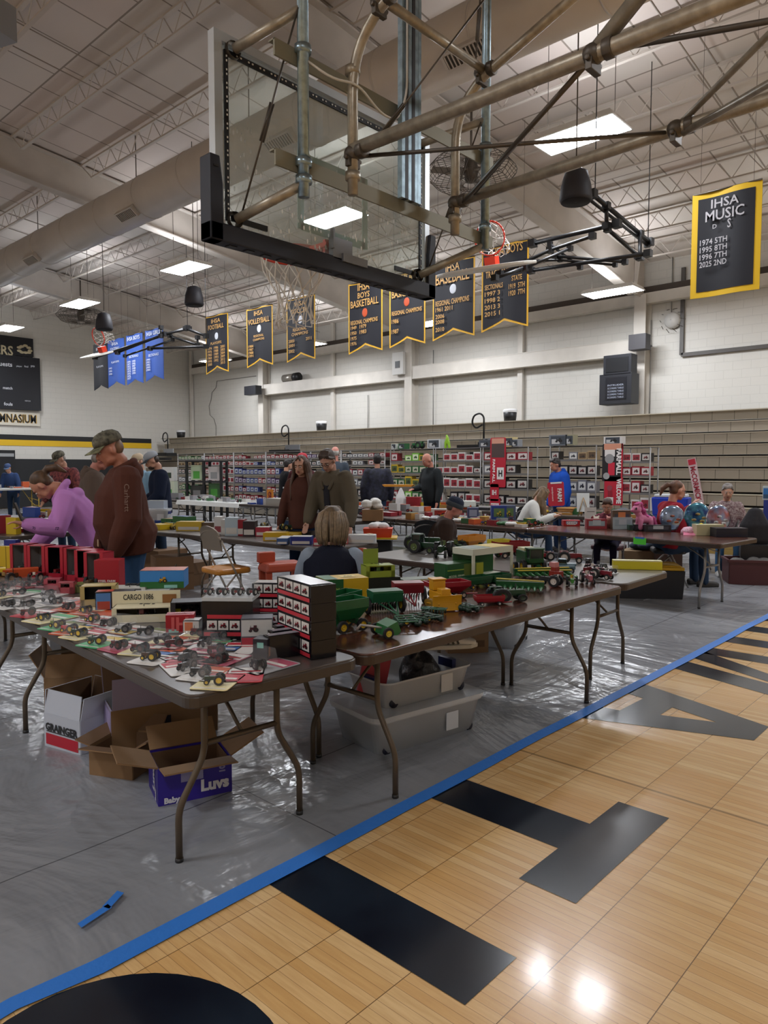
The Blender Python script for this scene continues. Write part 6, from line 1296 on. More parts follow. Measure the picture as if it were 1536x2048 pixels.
# under the middle rows
for i, (px, py, w, d, h, rz, nm) in enumerate(((345, 1185, .45, .4, .42, -20, 'brown carton stack base behind the tan folding chair'), (385, 1175, .4, .35, .3, 10, 'brown carton nearer the tan folding chair'), (330, 1150, .5, .4, .34, 5, 'brown carton beyond the other two by the jeans'))):
    p = atz(px, py); pbox('cardboard_box', nm, 'cardboard box', (p.x + .15, p.y + .25, 0), (w, d, h), R(rz), 0x7A5C40, [('f', 0, .48, 1, .53, 0x6A4E34)], rough=.8)
p = atz(1292, 1160); pbox('cardboard_box', 'wide tan carton under the plush toy table', 'cardboard box', (p.x + .25, p.y + .15, 0), (.62, .4, .38), R(-60), 0x8A7152, [('f', 0, .4, 1, .44, 0x6A5238)], rough=.8)
b = MB(); [b.ell((.1 * math.sin(i * 2.1), .08 * math.cos(i * 1.7), .05 + .01 * i), (.16, .12, .05), 10, 6) for i in range(5)]; tag(b.build('folded_clothes', mat('cloth_slate', 0x2A3848, .9, bump=.4, bs=8), None, (p.x + .25, p.y + .15, .38), 0, remesh=.02), 'pile of dark folded cloth on the wide tan carton', 'clothes')
p = atz(1350, 1165); pbox('brown_carton', 'dark brown upright carton with a curved mark beside the black tote', 'carton', (p.x + .2, p.y + .2, 0), (.34, .3, .62), R(-55), 0x4A3226, [('f', .3, .25, .7, .3, 0x2A1C16)], rough=.7)
p = atz(1305, 1198); t = thing('tote_box', 'black tote with a yellow lid under the open table end', 'tote', (p.x + .12, p.y + .12, 0), R(-58)); b = MB(); b.box((0, 0, .17), (.72, .42, .34), taper=1.06); b.build('tote_body', mat('tote_black', 0x14161E, .45), t, bevel=.01); b = MB(); b.box((.24, 0, .36), (.26, .46, .035)); b.box((.24, 0, .385), (.2, .38, .02)); b.build('tote_lid', pm(0xC89A1C, .5), t, bevel=.008)
p = atz(1505, 1172); t = thing('wicker_crate', 'dark red plastic crate of odds and ends at the frame side', 'crate', (p.x + .25, p.y + .1, 0), R(-62)); b = MB(); rc = mat('crate_maroon', 0x4A1E22, .5)
for c, s in (((0, -.22, .16), (.6, .012, .3)), ((0, .22, .16), (.6, .012, .3)), ((-.3, 0, .16), (.012, .44, .3)), ((.3, 0, .16), (.012, .44, .3)), ((0, 0, .01), (.6, .44, .012)), ((0, -.225, .31), (.64, .03, .03)), ((0, .225, .31), (.64, .03, .03)), ((-.31, 0, .31), (.03, .46, .03)), ((.31, 0, .31), (.03, .46, .03))): b.box(c, s)
b.build('crate_body', rc, t); b = MB(); [b.ell((.2 * math.sin(i * 2.3), .14 * math.cos(i * 1.9), .27), (.1, .09, .08), 8, 6) for i in range(6)]; b.build('crate_contents', mat('contents_grey', 0x55524E, .6, bump=.6, bs=14), t, remesh=.02)
p = atz(1480, 1120); pbox('tan_panel', 'yellowish wooden crate beyond the red crate', 'crate', (p.x + .8, p.y + .3, 0), (.9, .4, .32), R(-85), 0xA88A4A, [('f', 0, .3, 1, .33, 0x8A6E38), ('f', 0, .64, 1, .67, 0x8A6E38)], rough=.7)
# dark bag below brown jacket & laptop-like box at left row behind couple
p = atz(780, 1110); t = thing('black_equipment_case', 'large black case under the table beside the knit-hat man', 'case', (7.3, 7.1, 0), R(-50)); b = MB(); b.box((0, 0, .26), (.8, .4, .52)); b.build('case_body', mat('case_black', 0x111216, .5), t, bevel=.02); b = MB(); b.tube([(-.1, -.21, .4), (-.1, -.24, .44), (.1, -.24, .44), (.1, -.21, .4)], .012, 6); b.build('case_handle', blk, t)
t = thing('orange_tub', 'orange tub with a white plastic bag on a yellow board', 'tub', (7.15, 6.75, .56), R(-50)); b = MB(); b.box((0, 0, .01), (.62, .4, .02)); b.build('yellow_board', pm(0xC8A81C), t); b = MB(); b.box((.05, 0, .08), (.36, .26, .12), taper=1.1); b.build('tub_body', pm(0xC8401C, .4), t); b = MB(); [b.ell((.05 + .08 * math.sin(i * 2), .05 * math.cos(i * 2), .17), (.08, .07, .05), 8, 6) for i in range(4)]; b.build('bag_bulge', mat('bag_white'), t, remesh=.012)
# ---- goods on the middle row (boxes and small toys)
CN = [(0x8A1E2C, 'dark red'), (0xC8C6C2, 'white'), (0xC8A81C, 'yellow'), (0x22408A, 'blue'), (0x2A5E32, 'green'), (0x1E1E22, 'black'), (0xA87A3A, 'tan'), (0x8A8A8E, 'grey'), (0xC0562A, 'orange')]
def at_table(px, py, z=TT): return P(px, py, z)
MID = [(372, 1040, 26, 40, 0x6A7A6A, 'green and white pictured carton, topmost of the stack'), (398, 1042, 34, 44, 0x9AA4B0, 'pale blue pictured carton beside it with white vehicles'), (375, 1062, 50, 18, 0xC8A82C, 'yellow-edged wooden toy tray'), (418, 1062, 46, 16, 0x5A4632, 'brown toy tray with small animals'),
       (434, 1068, 15, 34, 0xC4C2BE, 'white carton printed with little red tractors'), (448, 1070, 16, 30, 0xB9B5AE, 'second white carton printed with little tractors'), (461, 1072, 26, 36, 0xA8B8C0, 'pale clear-topped bin-like carton'), (474, 1072, 24, 32, 0x8E1C26, 'red four-drawer carton'), (496, 1073, 24, 30, 0x2A1A1E, 'black and red four-drawer carton'),
       (523, 1073, 28, 18, 0xA83040, 'red and white low carton'), (548, 1082, 48, 16, 0xC8A018, 'flat yellow carton'), (578, 1078, 36, 10, 0xC8A828, 'thin yellow carton below the green models'), (565, 1088, 22, 12, 0x3A5A8A, 'small blue carton'), (600, 1090, 42, 16, 0x1C2C78, 'long dark blue carton with a white top'),
       (632, 1092, 14, 14, 0xA81E34, 'small crimson carton'), (688, 1088, 12, 16, 0xA81E2A, 'bright red carton end beside the seated woman'), (722, 1087, 56, 16, 0xC2C6C8, 'long white flat carton stack'), (560, 1066, 60, 8, 0xB8B8B8, 'flat grey tray of papers'), (625, 1070, 60, 8, 0x16181C, 'flat black tray')]
for px, py, w, h, base, nm in MID:
    p, k = P(px, py); pbox('goods_carton', nm + ' on the middle table row', 'carton', (p.x + .08, p.y + .06, TT), (w * k, .16 if h > 12 else .3, h * k), R(-50), base, [('f', .08, .1, .92, .45, tuple(min(1, c * 1.5 + .05) for c in lin(base)[:3]) if 0 else (0xC8C4BC if base != 0xC4C2BE else 0x8A3A40)), ('t', .03, .03, .97, .97, 0xD0CEC8 if 'white' in nm or 'blue' in nm else base)])
for i, (px, py, c, nm) in enumerate(((590, 1070, 0x2A4A30, 'green model on the thin yellow carton'), (572, 1064, 0x8A8A5A, 'olive model on the grey papers'), (410, 1048, 0xB89A5A, 'tan model in the wooden tray'), (440, 1050, 0x7A5A3A, 'brown model behind the white cartons'), (333, 1055, 0x6A6A5A, 'grey model on the middle table beside the navy jacket'), (345, 1060, 0xB8A04A, 'yellowish model in the tray end'), (315, 1050, 0x8A8A8A, 'pale model next to the clear bin'))):
    p, k = P(px, py); tractor(nm, (p.x + .1, p.y + .1, TT + (.05 if i < 2 else 0)), R(40 * i), .10, c, 0xC8B060)
p, k = P(320, 1050); bin_('clear lidded bin on the middle table beside the brown hoodie', (p.x + .05, p.y + .1), -50, .3, .22, .2, z=TT)
# ---- small goods generator for the farther tables
def scatter(where, c, ang, L, W, n, seed, grp, hmax=.12, z=TT, cols=CN, big=0):
    r = random.Random(seed); slots = [(i, j) for i in range(max(1, n // 3)) for j in range(3)]; u = Vector((math.cos(ang), math.sin(ang), 0)); v = Vector((-u.y, u.x, 0)); N = max(1, n // 3); cnt = 0
    for i, j in slots:
        q = Vector((c[0], c[1], 0)) + u * ((i + .5) / N - .5) * L * .96 + v * ((j + .5) / 3 - .5) * W * .9; col, cn = r.choice(cols); typ = r.random()
        rowname = ('bleacher-side', 'middle', 'camera-side')[0 if v.x * (j - 1) > .3 else 1 if j == 1 else 2]
        place = '%s of the %s row on the %s' % (ordinal(i), rowname, where)
        if typ < .62:
            w, d, h = r.uniform(.5, .9) * L / N, r.uniform(.06, .18), r.uniform(.03, hmax)
            pbox('goods_carton', '%s small carton, %s' % (cn, place), 'carton', (q.x, q.y, z), (w, d, h), ang + R(180) + r.uniform(-.3, .3) + (0 if v.x > 0 else R(180)), col, [('f', .1, .15, .9, .8, r.choice(cols)[0]), ('t', .1, .1, .9, .9, r.choice(cols)[0])], group=None)
        elif typ < .86:
            t = thing('die_cast_tractor', '%s die-cast tractor, %s' % (cn, place), 'toy tractor', (q.x, q.y, z), r.uniform(0, 6)); b = MB(); mini(b, (0, 0, 0), r.uniform(.06, .1), 0, 1, 2, 0, r.random() < .4); b.build('tractor_body', [pm(col), rub, pm(r.choice(cols)[0])], t)
        else:
            b = MB(); [b.ell((r.uniform(-.04, .04), r.uniform(-.04, .04), .03), (.05, .05, .03), 8, 5) for _ in range(4)]; tag(b.build('wrapped_bundle', pm(col if cn != 'black' else 0xC8C8C4), None, (q.x, q.y, z), 0, remesh=.014), '%s wrapped bundle, %s' % (cn if cn != 'black' else 'pale', place), 'bundle')
RW = [c for c in CN if c[1] in ('dark red', 'white', 'green', 'dark red', 'grey')]
scatter('table of white sheeting', (9.75, 14.1), R(90), 2.3, .7, 30, 1, '', cols=RW, z=.756); scatter('table beside the long-haired girl', (9.7, 11.6), R(90), 2.3, .7, 24, 2, '', .2, cols=[CN[1], CN[1], CN[3], CN[7], CN[2]])
scatter('table beside the olive jacket', (9.85, 9.15), R(90), 2.2, .65, 18, 3, '', .14, cols=[CN[0], CN[8], CN[1], CN[7]]); scatter('table under the black shelving', (9.8, 16.6), R(90), 2.3, .7, 18, 4, '', .15)
scatter('die-cast table', nearr + dr_ * 3.68 + nr_ * .38, ar, 2.3, .66, 42, 5, '', .10); scatter('knit-hat table', nearr + dr_ * 6.3 + nr_ * .38, ar, 2.1, .62, 15, 6, '', .10, cols=[CN[0], CN[1], CN[7], CN[5]])
scatter('white-truck table', (11.2, 8.1), R(91), 2.2, .6, 15, 7, '', .10); scatter('boy-side table', (11.0, 5.5), R(91), 2.2, .6, 15, 8, '', .12)
scatter('table behind the bending girl', (3.4, 9.9), R(96), 2.3, .7, 24, 9, '', .22); scatter('table before the open-jacket man', (2.6, 12.4), R(96), 2.3, .7, 21, 10, '', .2); scatter('green package table', (2.2, 15.2), R(96), 2.3, .7, 18, 12, '', .25, cols=[CN[4], CN[1], CN[5]])
scatter('far middle table', (4.97, 8.9), a_mid, 1.6, .6, 15, 13, '', .16); scatter('end middle table', (4.86, 11.31), a_mid, 2.2, .65, 18, 14, '', .2); scatter('second dark table', near1 + d1 * 6.2 + n1 * .3, A1, 2.2, .6, 15, 15, '', .12)
scatter('tall white counter', (7.6, 21.2), R(10), 2.2, .6, 12, 16, '', .18, z=.952, cols=[CN[1], CN[7], CN[8]])
# ---- plush toy table
q = lambda px, py: P(px, py)[0]
p, k = P(1287, 1061); t = thing('plush_pony', 'pink plush pony with a curly mane', 'plush toy', p, R(146)); t.scale = (1.12,) * 3; pk = mat('plush_pink', 0xC97A9C, .9, bump=.4, bs=60); pk2 = mat('plush_magenta', 0xB04A80, .9, bump=.5, bs=50); b = MB()
b.loft([(-.07, 0, .12), (.05, 0, .13)], [(.042, .045), (.045, .05)]); b.loft([(.04, 0, .14), (.075, 0, .20)], .035); b.ell((.09, 0, .235), (.055, .048, .05)); b.ell((.135, 0, .222), (.028, .026, .022))
for x in (-.075, .055):
    for y in (-.03, .03): b.loft([(x, y, .11), (x, y, .03)], [.024, .026])
for y in (-.03, .03): b.loft([(.075, y, .275), (.07, y * 1.2, .31)], [.014, .006])
b.build('pony_body', pk, t, remesh=.007)
b = MB(); [b.ell((.05 - .02 * i, .01 * (-1) ** i, .29 - .035 * i), (.03, .03, .028), 10, 7) for i in range(5)]; [b.ell((.10 - .02 * i, 0, .29 + .006 * i), (.022, .03, .018), 10, 7) for i in range(3)]; b.build('mane', pk2, t, remesh=.007); b = MB(); [b.ell((-.12 - .012 * i, 0, .13 - .03 * i), (.026, .026, .028), 10, 7) for i in range(4)]; b.build('tail', pk2, t, remesh=.007)
b = MB(); [b.ell((.118, y, .245), (.010, .008, .015), 8, 6) for y in (-.036, .036)]; b.build('plush_eye', pm(0x1A1420, .2), t)
for i, (px, py, r_, cs, nm, lean_) in enumerate(((1351, 1062, .155, (0x6A86A8, 0xA8502C, 0x9AA8C0), 'round silver balloon plate with an orange fire scene', 0), (1401, 1062, .175, (0x5AA0B8, 0xB8A05A, 0x24386E), 'round balloon plate with sea, sand and a starry blue corner', 0), (1444, 1066, .165, (0x7A94B8, 0xC8D0D8, 0x9A5A5A), 'round mirror-bright plate with a pale blue swirl', 0))):
    p, k = P(px, py); t = thing('round_plate', nm, 'plate', (p.x + .04, p.y + .06, TT + r_), R(222 + 6 * i)); sh = mat('plate_shine_%d' % i, cs[0], .12, metal=.55, var=.8, vs=9, vc=cs[2]); b = MB(); b.lathe([(.001, .045), (r_ * .5, .04), (r_ * .85, .02), (r_, 0), (r_ * .99, -.006), (r_ * .84, .012), (.001, .030)], seg=36, ax='X'); b.build('plate_dish', sh, t)
    b = MB(); b.lathe([(r_ * .97, .006), (r_ * 1.02, 0), (r_ * .97, -.008)], seg=36, ax='X'); b.build('plate_rim', mat('chrome_rim', 0xC8CCD0, .1, metal=.9), t)
    b = MB(); 
    for k_ in range(7): a = k_ * .9; b.ell((.043 - .015 * (k_ % 2), r_ * .4 * math.cos(a), r_ * .28 * math.sin(a) - r_ * .1), (.006, r_ * .2, r_ * .1), 10, 5)
    b.build('plate_picture', mat('plate_pic_%d' % i, cs[1], .3, var=1, vs=30, vc=0x3A2A2A), t)
    b = MB(); b.tube([(0, -.05, -r_ + .005), (-.1, 0, -r_ + .005), (0, .05, -r_ + .005)], .005, 6); b.build('plate_stand', blk, t)
p, k = P(1382, 1068); t = thing('polka_dot_cap', 'pink polka dot cloth cap with black lining lying by the plates', 'cap', p + Vector((-.0, .02, 0)), R(200)); b = MB(); b.lathe([(.095, 0), (.09, .04), (.06, .075), (.001, .085)], seg=20); b.build('cap_crown', mat('dot_pink', 0xC8789A, .8, var=1, vs=45, vc=0xE0C8D0), t, solid=.004); b = MB(); b.box((.12, 0, .01), (.1, .13, .006), rot=Matrix.Rotation(R(15), 3, 'Y')); b.build('cap_brim', pm(0xC8708A), t, bevel=.01)
p, k = P(1408, 1068); b = MB(); b.ell((0, 0, .05), (.04, .035, .05)); b.ell((0, 0, .105), (.03, .03, .03)); b.ell((.03, 0, .1), (.015, .012, .008)); tag(b.build('yellow_plush_duck', mat('plush_yellow', 0xC8B838, .9, bump=.4, bs=50), None, p, R(200), remesh=.008), 'small yellow plush duck beside the polka dot cap', 'plush toy')
p, k = P(1421, 1068); b = MB(); [b.ell((.02 * math.sin(i * 2), .02 * math.cos(i * 3), .02 + .012 * i), (.03, .022, .016), 8, 6) for i in range(4)]; tag(b.build('orange_plush_figure', mat('plush_orange', 0xB8602A, .9), None, p, 0, remesh=.009), 'little orange and red soft toy lying by the shiny plate', 'plush toy')
p, k = P(1488, 1070); pbox('navy_case', 'long navy blue case at the table corner', 'case', (p.x + .0, p.y + .05, TT), (60 * k, .18, 17 * k), R(-50), 0x10142A, [('f', 0, .45, 1, .5, 0x080A14)], rough=.3)
p, k = P(1510, 1062); pbox('cream_carton', 'cream carton behind the navy case', 'carton', (p.x + .12, p.y + .15, TT), (50 * k, .15, 20 * k), R(-50), 0xB8B08A)
for px, py, w, h, base, nm in ((1253, 1056, 38, 24, 0x9AA8AC, 'pale blue and white flat carton beside the pony'), (1238, 1052, 16, 22, 0xB8B4A4, 'small beige framed picture carton'), (1340, 1062, 50, 13, 0x1A1C22, 'black flat carton before the fire-scene plate'), (1318, 1052, 30, 12, 0x16181C, 'black flat disc case behind the pony'), (1286, 1060, 26, 10, 0x2A4A3E, 'dark green flat carton at the pony\'s feet'),
        (1250, 1040, 36, 38, 0x5A4A3A, 'brown carton with a cream round face picture'), (1196, 1050, 40, 20, 0x8A2A34, 'red-eared small plush carton')):
    p, k = P(px, max(py, 1059)); pbox('goods_carton', nm, 'carton', (p.x + (.1 if py < 1055 else .03), p.y + .08, TT), (w * k, .1, h * k), R(-50), base, [('f', .1, .3, .9, .8, 0x8A9AA0 if base > 0x800000 else 0x3A3E48), ('f', .3, .4, .7, .9, 0xC87A4A if 'round face' in nm else 0xA8B0B4)])
p, k = P(1184, 1055); t = thing('sketch_sign', 'white notice card with a tool sketch standing on the table', 'sign', p + Vector((.05, .05, 0)), R(-50)); b = MB(); b.box((0, 0, .13), (.15, .01, .26), rot=Matrix.Rotation(R(-4), 3, 'X')); b.build('notice_card', pm(0xC9C9C6), t); b = MB(); b.rect((-.05, -.018, .20), (.1, 0, 0), (0, 0, .006)); b.rect((-.06, -.017, .02), (.06, 0, 0), (0, 0, .008)); b.ell((-.035, -.016, .08), (.014, .002, .014), 10, 5); [b.tube([(.03, -.016, .07), (.03 + .035 * math.sin(a), -.018, .07 + .06 * math.cos(a))], .003, 4) for a in (-.8, -.4, 0, .4, .8)]; b.build('printed_sketch', pm(0x2A2A2C), t)
p, k = P(1142, 1030); p = atd(1142, 1012, 11.3); t = thing('small_easel', 'small wooden easel holding a blank white card by the boy', 'easel', (p.x, p.y, TT), R(-50)); b = MB(); b.box((0, 0, .22), (.2, .006, .3), rot=Matrix.Rotation(R(-8), 3, 'X')); b.build('blank_card', pm(0xC9CCCA), t); wd = pm(0x8A6A3A)
for a, c in (((-.09, -.05, 0), (0, -.02, .3)), ((.09, -.05, 0), (0, -.02, .3)), ((0, .12, 0), (0, .02, .3))): b = MB(); b.tube([a, c], .007, 6); b.build('easel_leg', wd, t)
b = MB(); pt = atx(1283, 1068, 7.86); b.box((0, 0, -.03), (.002, .15, .075)); tag(b.build('price_note', pm(0x55D83A), None, (pt.x - .045, pt.y, .735), ar - R(90) + .0), 'neon green and blue note taped to the table edge below the pony', 'note'); b = MB(); b.rect((-.0015, .055, -.005), (0, -.11, 0), (0, 0, .02)); o = b.build('blue_tape_piece', bt, bpy.data.objects['price_note'])
b = MB(); p = atd(1226, 1030, 8.9)
for i, (px, py, c, nm) in enumerate(((1208, 1048, 0x7A2A34, 'maroon plush figure with red ears beside the white notice'), (1196, 1052, 0xC0B8A8, 'white plush lamb by the white notice'), (1222, 1052, 0xB88078, 'pink-faced plush doll near the child'))):
    p, k = P(px, py + 5); b = MB(); b.ell((0, 0, .05), (.04, .045, .05)); b.ell((.01, 0, .115), (.035, .038, .035)); [b.ell((0, y, .15), (.014, .014, .016)) for y in (-.03, .03)]; [b.loft([(0.02, y, .07), (.05, y * 1.3, .04)], .014) for y in (-.035, .035)]; tag(b.build('plush_doll', mat('plush_%06x' % c, c, .9, bump=.5, bs=50), None, p + Vector((.05, .05, 0)), R(200), remesh=.009), nm, 'plush toy')
# on the die-cast table end: red tractor box, blue cartons, white truck
for px, py, w, h, base, nm, tx in ((885, 1038, 42, 20, 0xC0BCB8, 'white-framed carton with a red tractor behind the knit-hat man', None), (948, 1042, 22, 26, 0x3A4266, 'purple-blue carton with a pale swirl', None), (1000, 1046, 30, 34, 0x1C3A8A, 'bright blue carton showing a green and yellow toy', None), (1030, 1045, 30, 34, 0x4A5A7A, 'blue clear-fronted carton with green toys', None), (975, 1040, 20, 18, 0xA8A498, 'pale carton between the blue ones', None), (1118, 1042, 30, 10, 0xA81E24, 'red and white sign-like carton among the die-cast toys', 'SEED')):
    p, k = P(px, py); pbox('goods_carton', nm, 'carton', (p.x + .08, p.y + .08, TT), (w * k, .14, h * k), R(-50), base, [('f', .15, .35, .85, .85, 0x8A2018 if 'red tractor' in nm else 0x5A7A4A if 'green' in nm else 0x8A90A8)], [('f', tx, .5, .5, .6, 0xE0D8D0)] if tx else (), [('f', .25, .3, .75, .8, 0xB8A838, 0x1A2A1A)] if 'green' in nm else [('f', .2, .2, .8, .9, 0xB02A1A, 0x1A1A1A)] if 'red tractor' in nm else ())
t = thing('toy_tanker_truck', 'white toy semi truck on the table before the red racks', 'toy truck', (10.95, 8.1, TT), R(118)); b = MB(); b.box((-.06, 0, .10), (.42, .1, .13)); b.build('trailer', pm(0xC9CCC4), t, bevel=.02); b = MB(); b.box((.22, 0, .08), (.1, .09, .11)); b.build('truck_cab', pm(0xC0C2BC), t, bevel=.01)
for x in (.22, .12, -.2, -.14):
    for y in (-.045, .045): b = MB(); wheel(b, (x, y, .025), .026, .02, 0, 1); b.build('wheel', [rub, pm(0x8A8A8A)], t)
pbox('long_white_box', 'long white carton on the table beside the girl in white sleeves', 'carton', (11.0, 6.9, TT), (.9, .25, .07), R(-88), 0xC6C8C6)
# back row shelving, cooler, framed boxes, etc
t = thing('black_shelf_unit', 'black plastic shelf unit holding green toy packs', 'shelf unit', (10.6, 15.9, 0), R(-60)); bs = mat('shelf_black', 0x121416, .5)
for z in (.72, 1.16, 1.68): b = MB(); b.box((0, 0, z), (1.0, .4, .04)); b.build('shelf_board', bs, t)
for x in (-.47, .0, .47):
    for y in (-.17, .17): b = MB(); b.box((x, y, .85), (.06, .05, 1.7)); b.build('shelf_post', bs, t)
for i, (x, z, w, h, c, nm) in enumerate(((-.24, 1.18, .3, .38, 0xB8C8A8, 'pale green and white pack on the top bay'), (.24, 1.18, .3, .34, 0xC4BEBC, 'white pack with red print on the top bay'), (-.24, .74, .34, .3, 0x3A3E3C, 'dark grey pack on the lower bay'), (.24, .74, .3, .36, 0x3A6A3A, 'green pack on the lower bay'))):
    u = Vector((math.cos(R(-60)), math.sin(R(-60)), 0)); pbox('toy_pack', nm + ' of the black shelf', 'toy pack', (10.6 + u.x * x, 15.9 + u.y * x, z + .02), (w, .2, h), R(-60), c, [('f', .2, .1, .8, .6, 0x4A9A3A if i % 3 == 0 else 0x8A8A8A)])
pbox('toy_pack', 'pale pack with a green toy beside the black shelf', 'toy pack', (10.2, 17.0, TT), (.34, .2, .42), R(-60), 0xC2CAB4, [('f', .2, .1, .8, .5, 0x3A8A3A)]); pbox('toy_pack', 'white pack with a black picture stacked beside the black shelf', 'toy pack', (10.2, 17.0, TT + .43), (.32, .2, .36), R(-60), 0xC9C9C4, [('f', .2, .2, .8, .6, 0x2A3A2A)])
for i, (px, py, c, nm) in enumerate(((430, 948, 0xC9CBC8, 'white carrier bag hanging at the racks'), (503, 936, 0xC6C4BC, 'cream display drum with an orange end'), (660, 985, 0xC9CBCC, 'crumpled white bag beside the long-haired girl'))): pass
p = atx(457, 950, 11.9); t = thing('orange_number_sign', 'orange sign card on the back-row tables', 'sign', (10.2, 12.6, TT)); b = MB(); b.box((0, 0, .15), (.01, .22, .3)); b.build('sign_card', pm(0xC87A1E), t); b = MB(); b.text('$', (-.012, .0, .15), (0, -1, 0), (0, 0, 1), h=.2, bold=.05); b.build('lettering', pm(0x7A1E1A), t)
for i, (x, y, nm) in enumerate(((9.6, 11.0, 'white spray bottle on the table by the long-haired girl'), (9.65, 11.25, 'white squeeze bottle next to the spray bottle'), (9.6, 11.6, 'pale blue bottle on the table by the long-haired girl'))):
    t = thing('spray_bottle', nm, 'bottle', (x, y, TT + .15)); b = MB(); b.lathe([(.001, 0), (.04, 0), (.042, .12), (.015, .17), (.015, .2), (.001, .2)], seg=14); b.build('bottle_body', pm((0xC9CCD0, 0xC2C8CC, 0x5A9AB8)[i]), t); b = MB(); b.box((-.015, 0, .215), (.06, .02, .03)); b.build('spray_head', pm(0xD0D2D4), t)
b = MB(); b.box((0, 0, .07), (.4, 1.4, .14)); tag(b.build('storage_tray', pm(0xA8A49C), None, (9.62, 11.3, TT)), 'long pale tray under the white bottles', 'tray')
p = atd(845, 1020, 8.6); t = thing('tissue_carton', 'brown carton overflowing with white paper on the table beside the knit hat', 'carton', (7.75, 7.35, .742), R(-50)); b = MB(); b.box((0, 0, .08), (.3, .25, .16)); b.build('carton_body', card_b, t); b = MB(); [b.ell((.09 * math.sin(i * 2.2), .06 * math.cos(i * 1.8), .2 + .012 * i), (.08, .07, .05), 9, 6) for i in range(8)]; b.build('white_paper', mat('tissue'), t, remesh=.012)
t = thing('yellow_tray', 'long orange-yellow toy tray held out by the grey sweater man', 'tray', (10.25, 9.05, 1.20), R(120)); b = MB(); b.prism([(-.3, 0), (.3, 0), (.26, -.04), (-.26, -.04)], -.1, .1, 0, 'Y'); b.build('tray_body', pm(0xC8861E), t)
t = thing('carrier_bag', 'thin white carrier bag hanging from the sweater man\'s hand', 'bag', (10.2, 8.95, .80), R(120)); b = MB(); b.loft([(0, 0, 0), (0, 0, .15), (0, 0, .26), (0, 0, .34)], [(.1, .05), (.1, .05), (.06, .02), (.02, .01)], side=(1, 0, 0)); b.build('bag_body', mat('bag_white'), t, remesh=.014)
pbox('red_case', 'red toolbox-like case on the rack-side table behind the plaid man', 'case', (10.9, 9.4, TT), (.3, .2, .2), R(-60), 0x8E1C24)
t = thing('blue_cooler', 'bright blue cooler with a white lid behind the woman in red', 'cooler', (11.75, 4.5, .742), R(-80)); b = MB(); b.box((0, 0, .15), (.52, .3, .3), taper=1.08); b.build('cooler_body', pm(0x1E3AA8, .4), t, bevel=.02); b = MB(); b.box((0, 0, .325), (.48, .3, .05)); b.build('cooler_lid', pm(0xC8CCD0, .4), t, bevel=.015)
b = MB(); pbx = folding_table('folding table holding the blue cooler', (11.8, 4.28), R(92), L=1.0, legm=leg_grey)
pbox('framed_picture_box', 'blue puzzle-like box with a harbor scene, topmost on the green cloth', 'boxed goods', (11.6, 2.85, .75 + .30), (.5, .1, .20), R(-82), 0xA8B4B8, [('f', .02, .1, .98, .85, 0x2E6AA8), ('f', .02, .1, .98, .4, 0x2A4A6A)])
pbox('framed_picture_box', 'purple-blue box with an orange sun half disc on the green cloth', 'boxed goods', (11.6, 2.85, .75), (.46, .14, .295), R(-82), 0x24307A, [('f', .25, .55, .75, .98, 0xD09030), ('f', .3, .1, .8, .3, 0xA83A4A)])
pbox('framed_picture_box', 'brown and pink pictured box at the frame side on the green cloth', 'boxed goods', (11.6, 2.25, .75 + .24), (.5, .1, .20), R(-82), 0x6A3A34, [('f', .3, .2, .98, .9, 0xA88080)]); pbox('framed_picture_box', 'olive box printed with a grid of small pictures on the green cloth', 'boxed goods', (11.6, 2.3, .75), (.5, .14, .235), R(-82), 0x8A8A68, [('f', .05 + .3 * i, .1 + .45 * j, .3 + .3 * i, .45 + .45 * j, 0x5A5A44) for i in range(3) for j in range(2)])
pbox('framed_picture_box', 'green flag-striped box beside the black bag on the plush table side', 'boxed goods', (11.2, 2.6, .75), (.3, .1, .12), R(-82), 0x3A5A3A, [('f', 0, .1, .3, .9, 0xB02A2A), ('f', .4, .2, .9, .8, 0xA8A04A)])
t = thing('pet_carrier_bag', 'black backpack on the seat between the shiny plate and green cloth', 'bag', (10.5, 2.9, .5), R(200)); b = MB(); b.loft([(0, 0, .05), (0, 0, .25), (0, 0, .42)], [(.2, .12), (.19, .12), (.1, .07)]); b.build('bag_body', mat('bag_fabric_black', 0x17151A, .8, bump=.3, bs=20), t, remesh=.018)
pbox('bag_stool', 'dark stool carrying the black backpack', 'stool', (10.5, 2.9, 0), (.4, .35, .5), R(200), 0x1A1A1E)
b = MB(); [b.ell((.16 * math.sin(i * 1.3), .1 * math.cos(i * 2.1), .05 + .02 * (i % 3)), (.1, .08, .06), 9, 6) for i in range(7)]; tag(b.build('fleece_blanket', mat('fleece_grey', 0x5A5C60, .95, bump=.8, bs=40), None, (10.9, 5.0, TT), 0, remesh=.016), 'bunched grey fleece blanket on the table by the pennant sign', 'blanket')
b = MB(); b.lathe([(.001, 0), (.12, 0), (.17, .09), (.15, .09), (.11, .02), (.001, .02)], seg=18); bk = thing('wicker_basket', 'round wicker basket on the table before the boy', 'basket', (11.0, 5.95, TT)); b.build('basket_bowl', mat('wicker', 0x9A6A34, .8, bump=.6, bs=60), bk); b = MB(); b.lathe([(.15, .08), (.18, .09), (.17, .11), (.145, .1)], seg=18); b.build('basket_rim', mat('wicker'), bk)
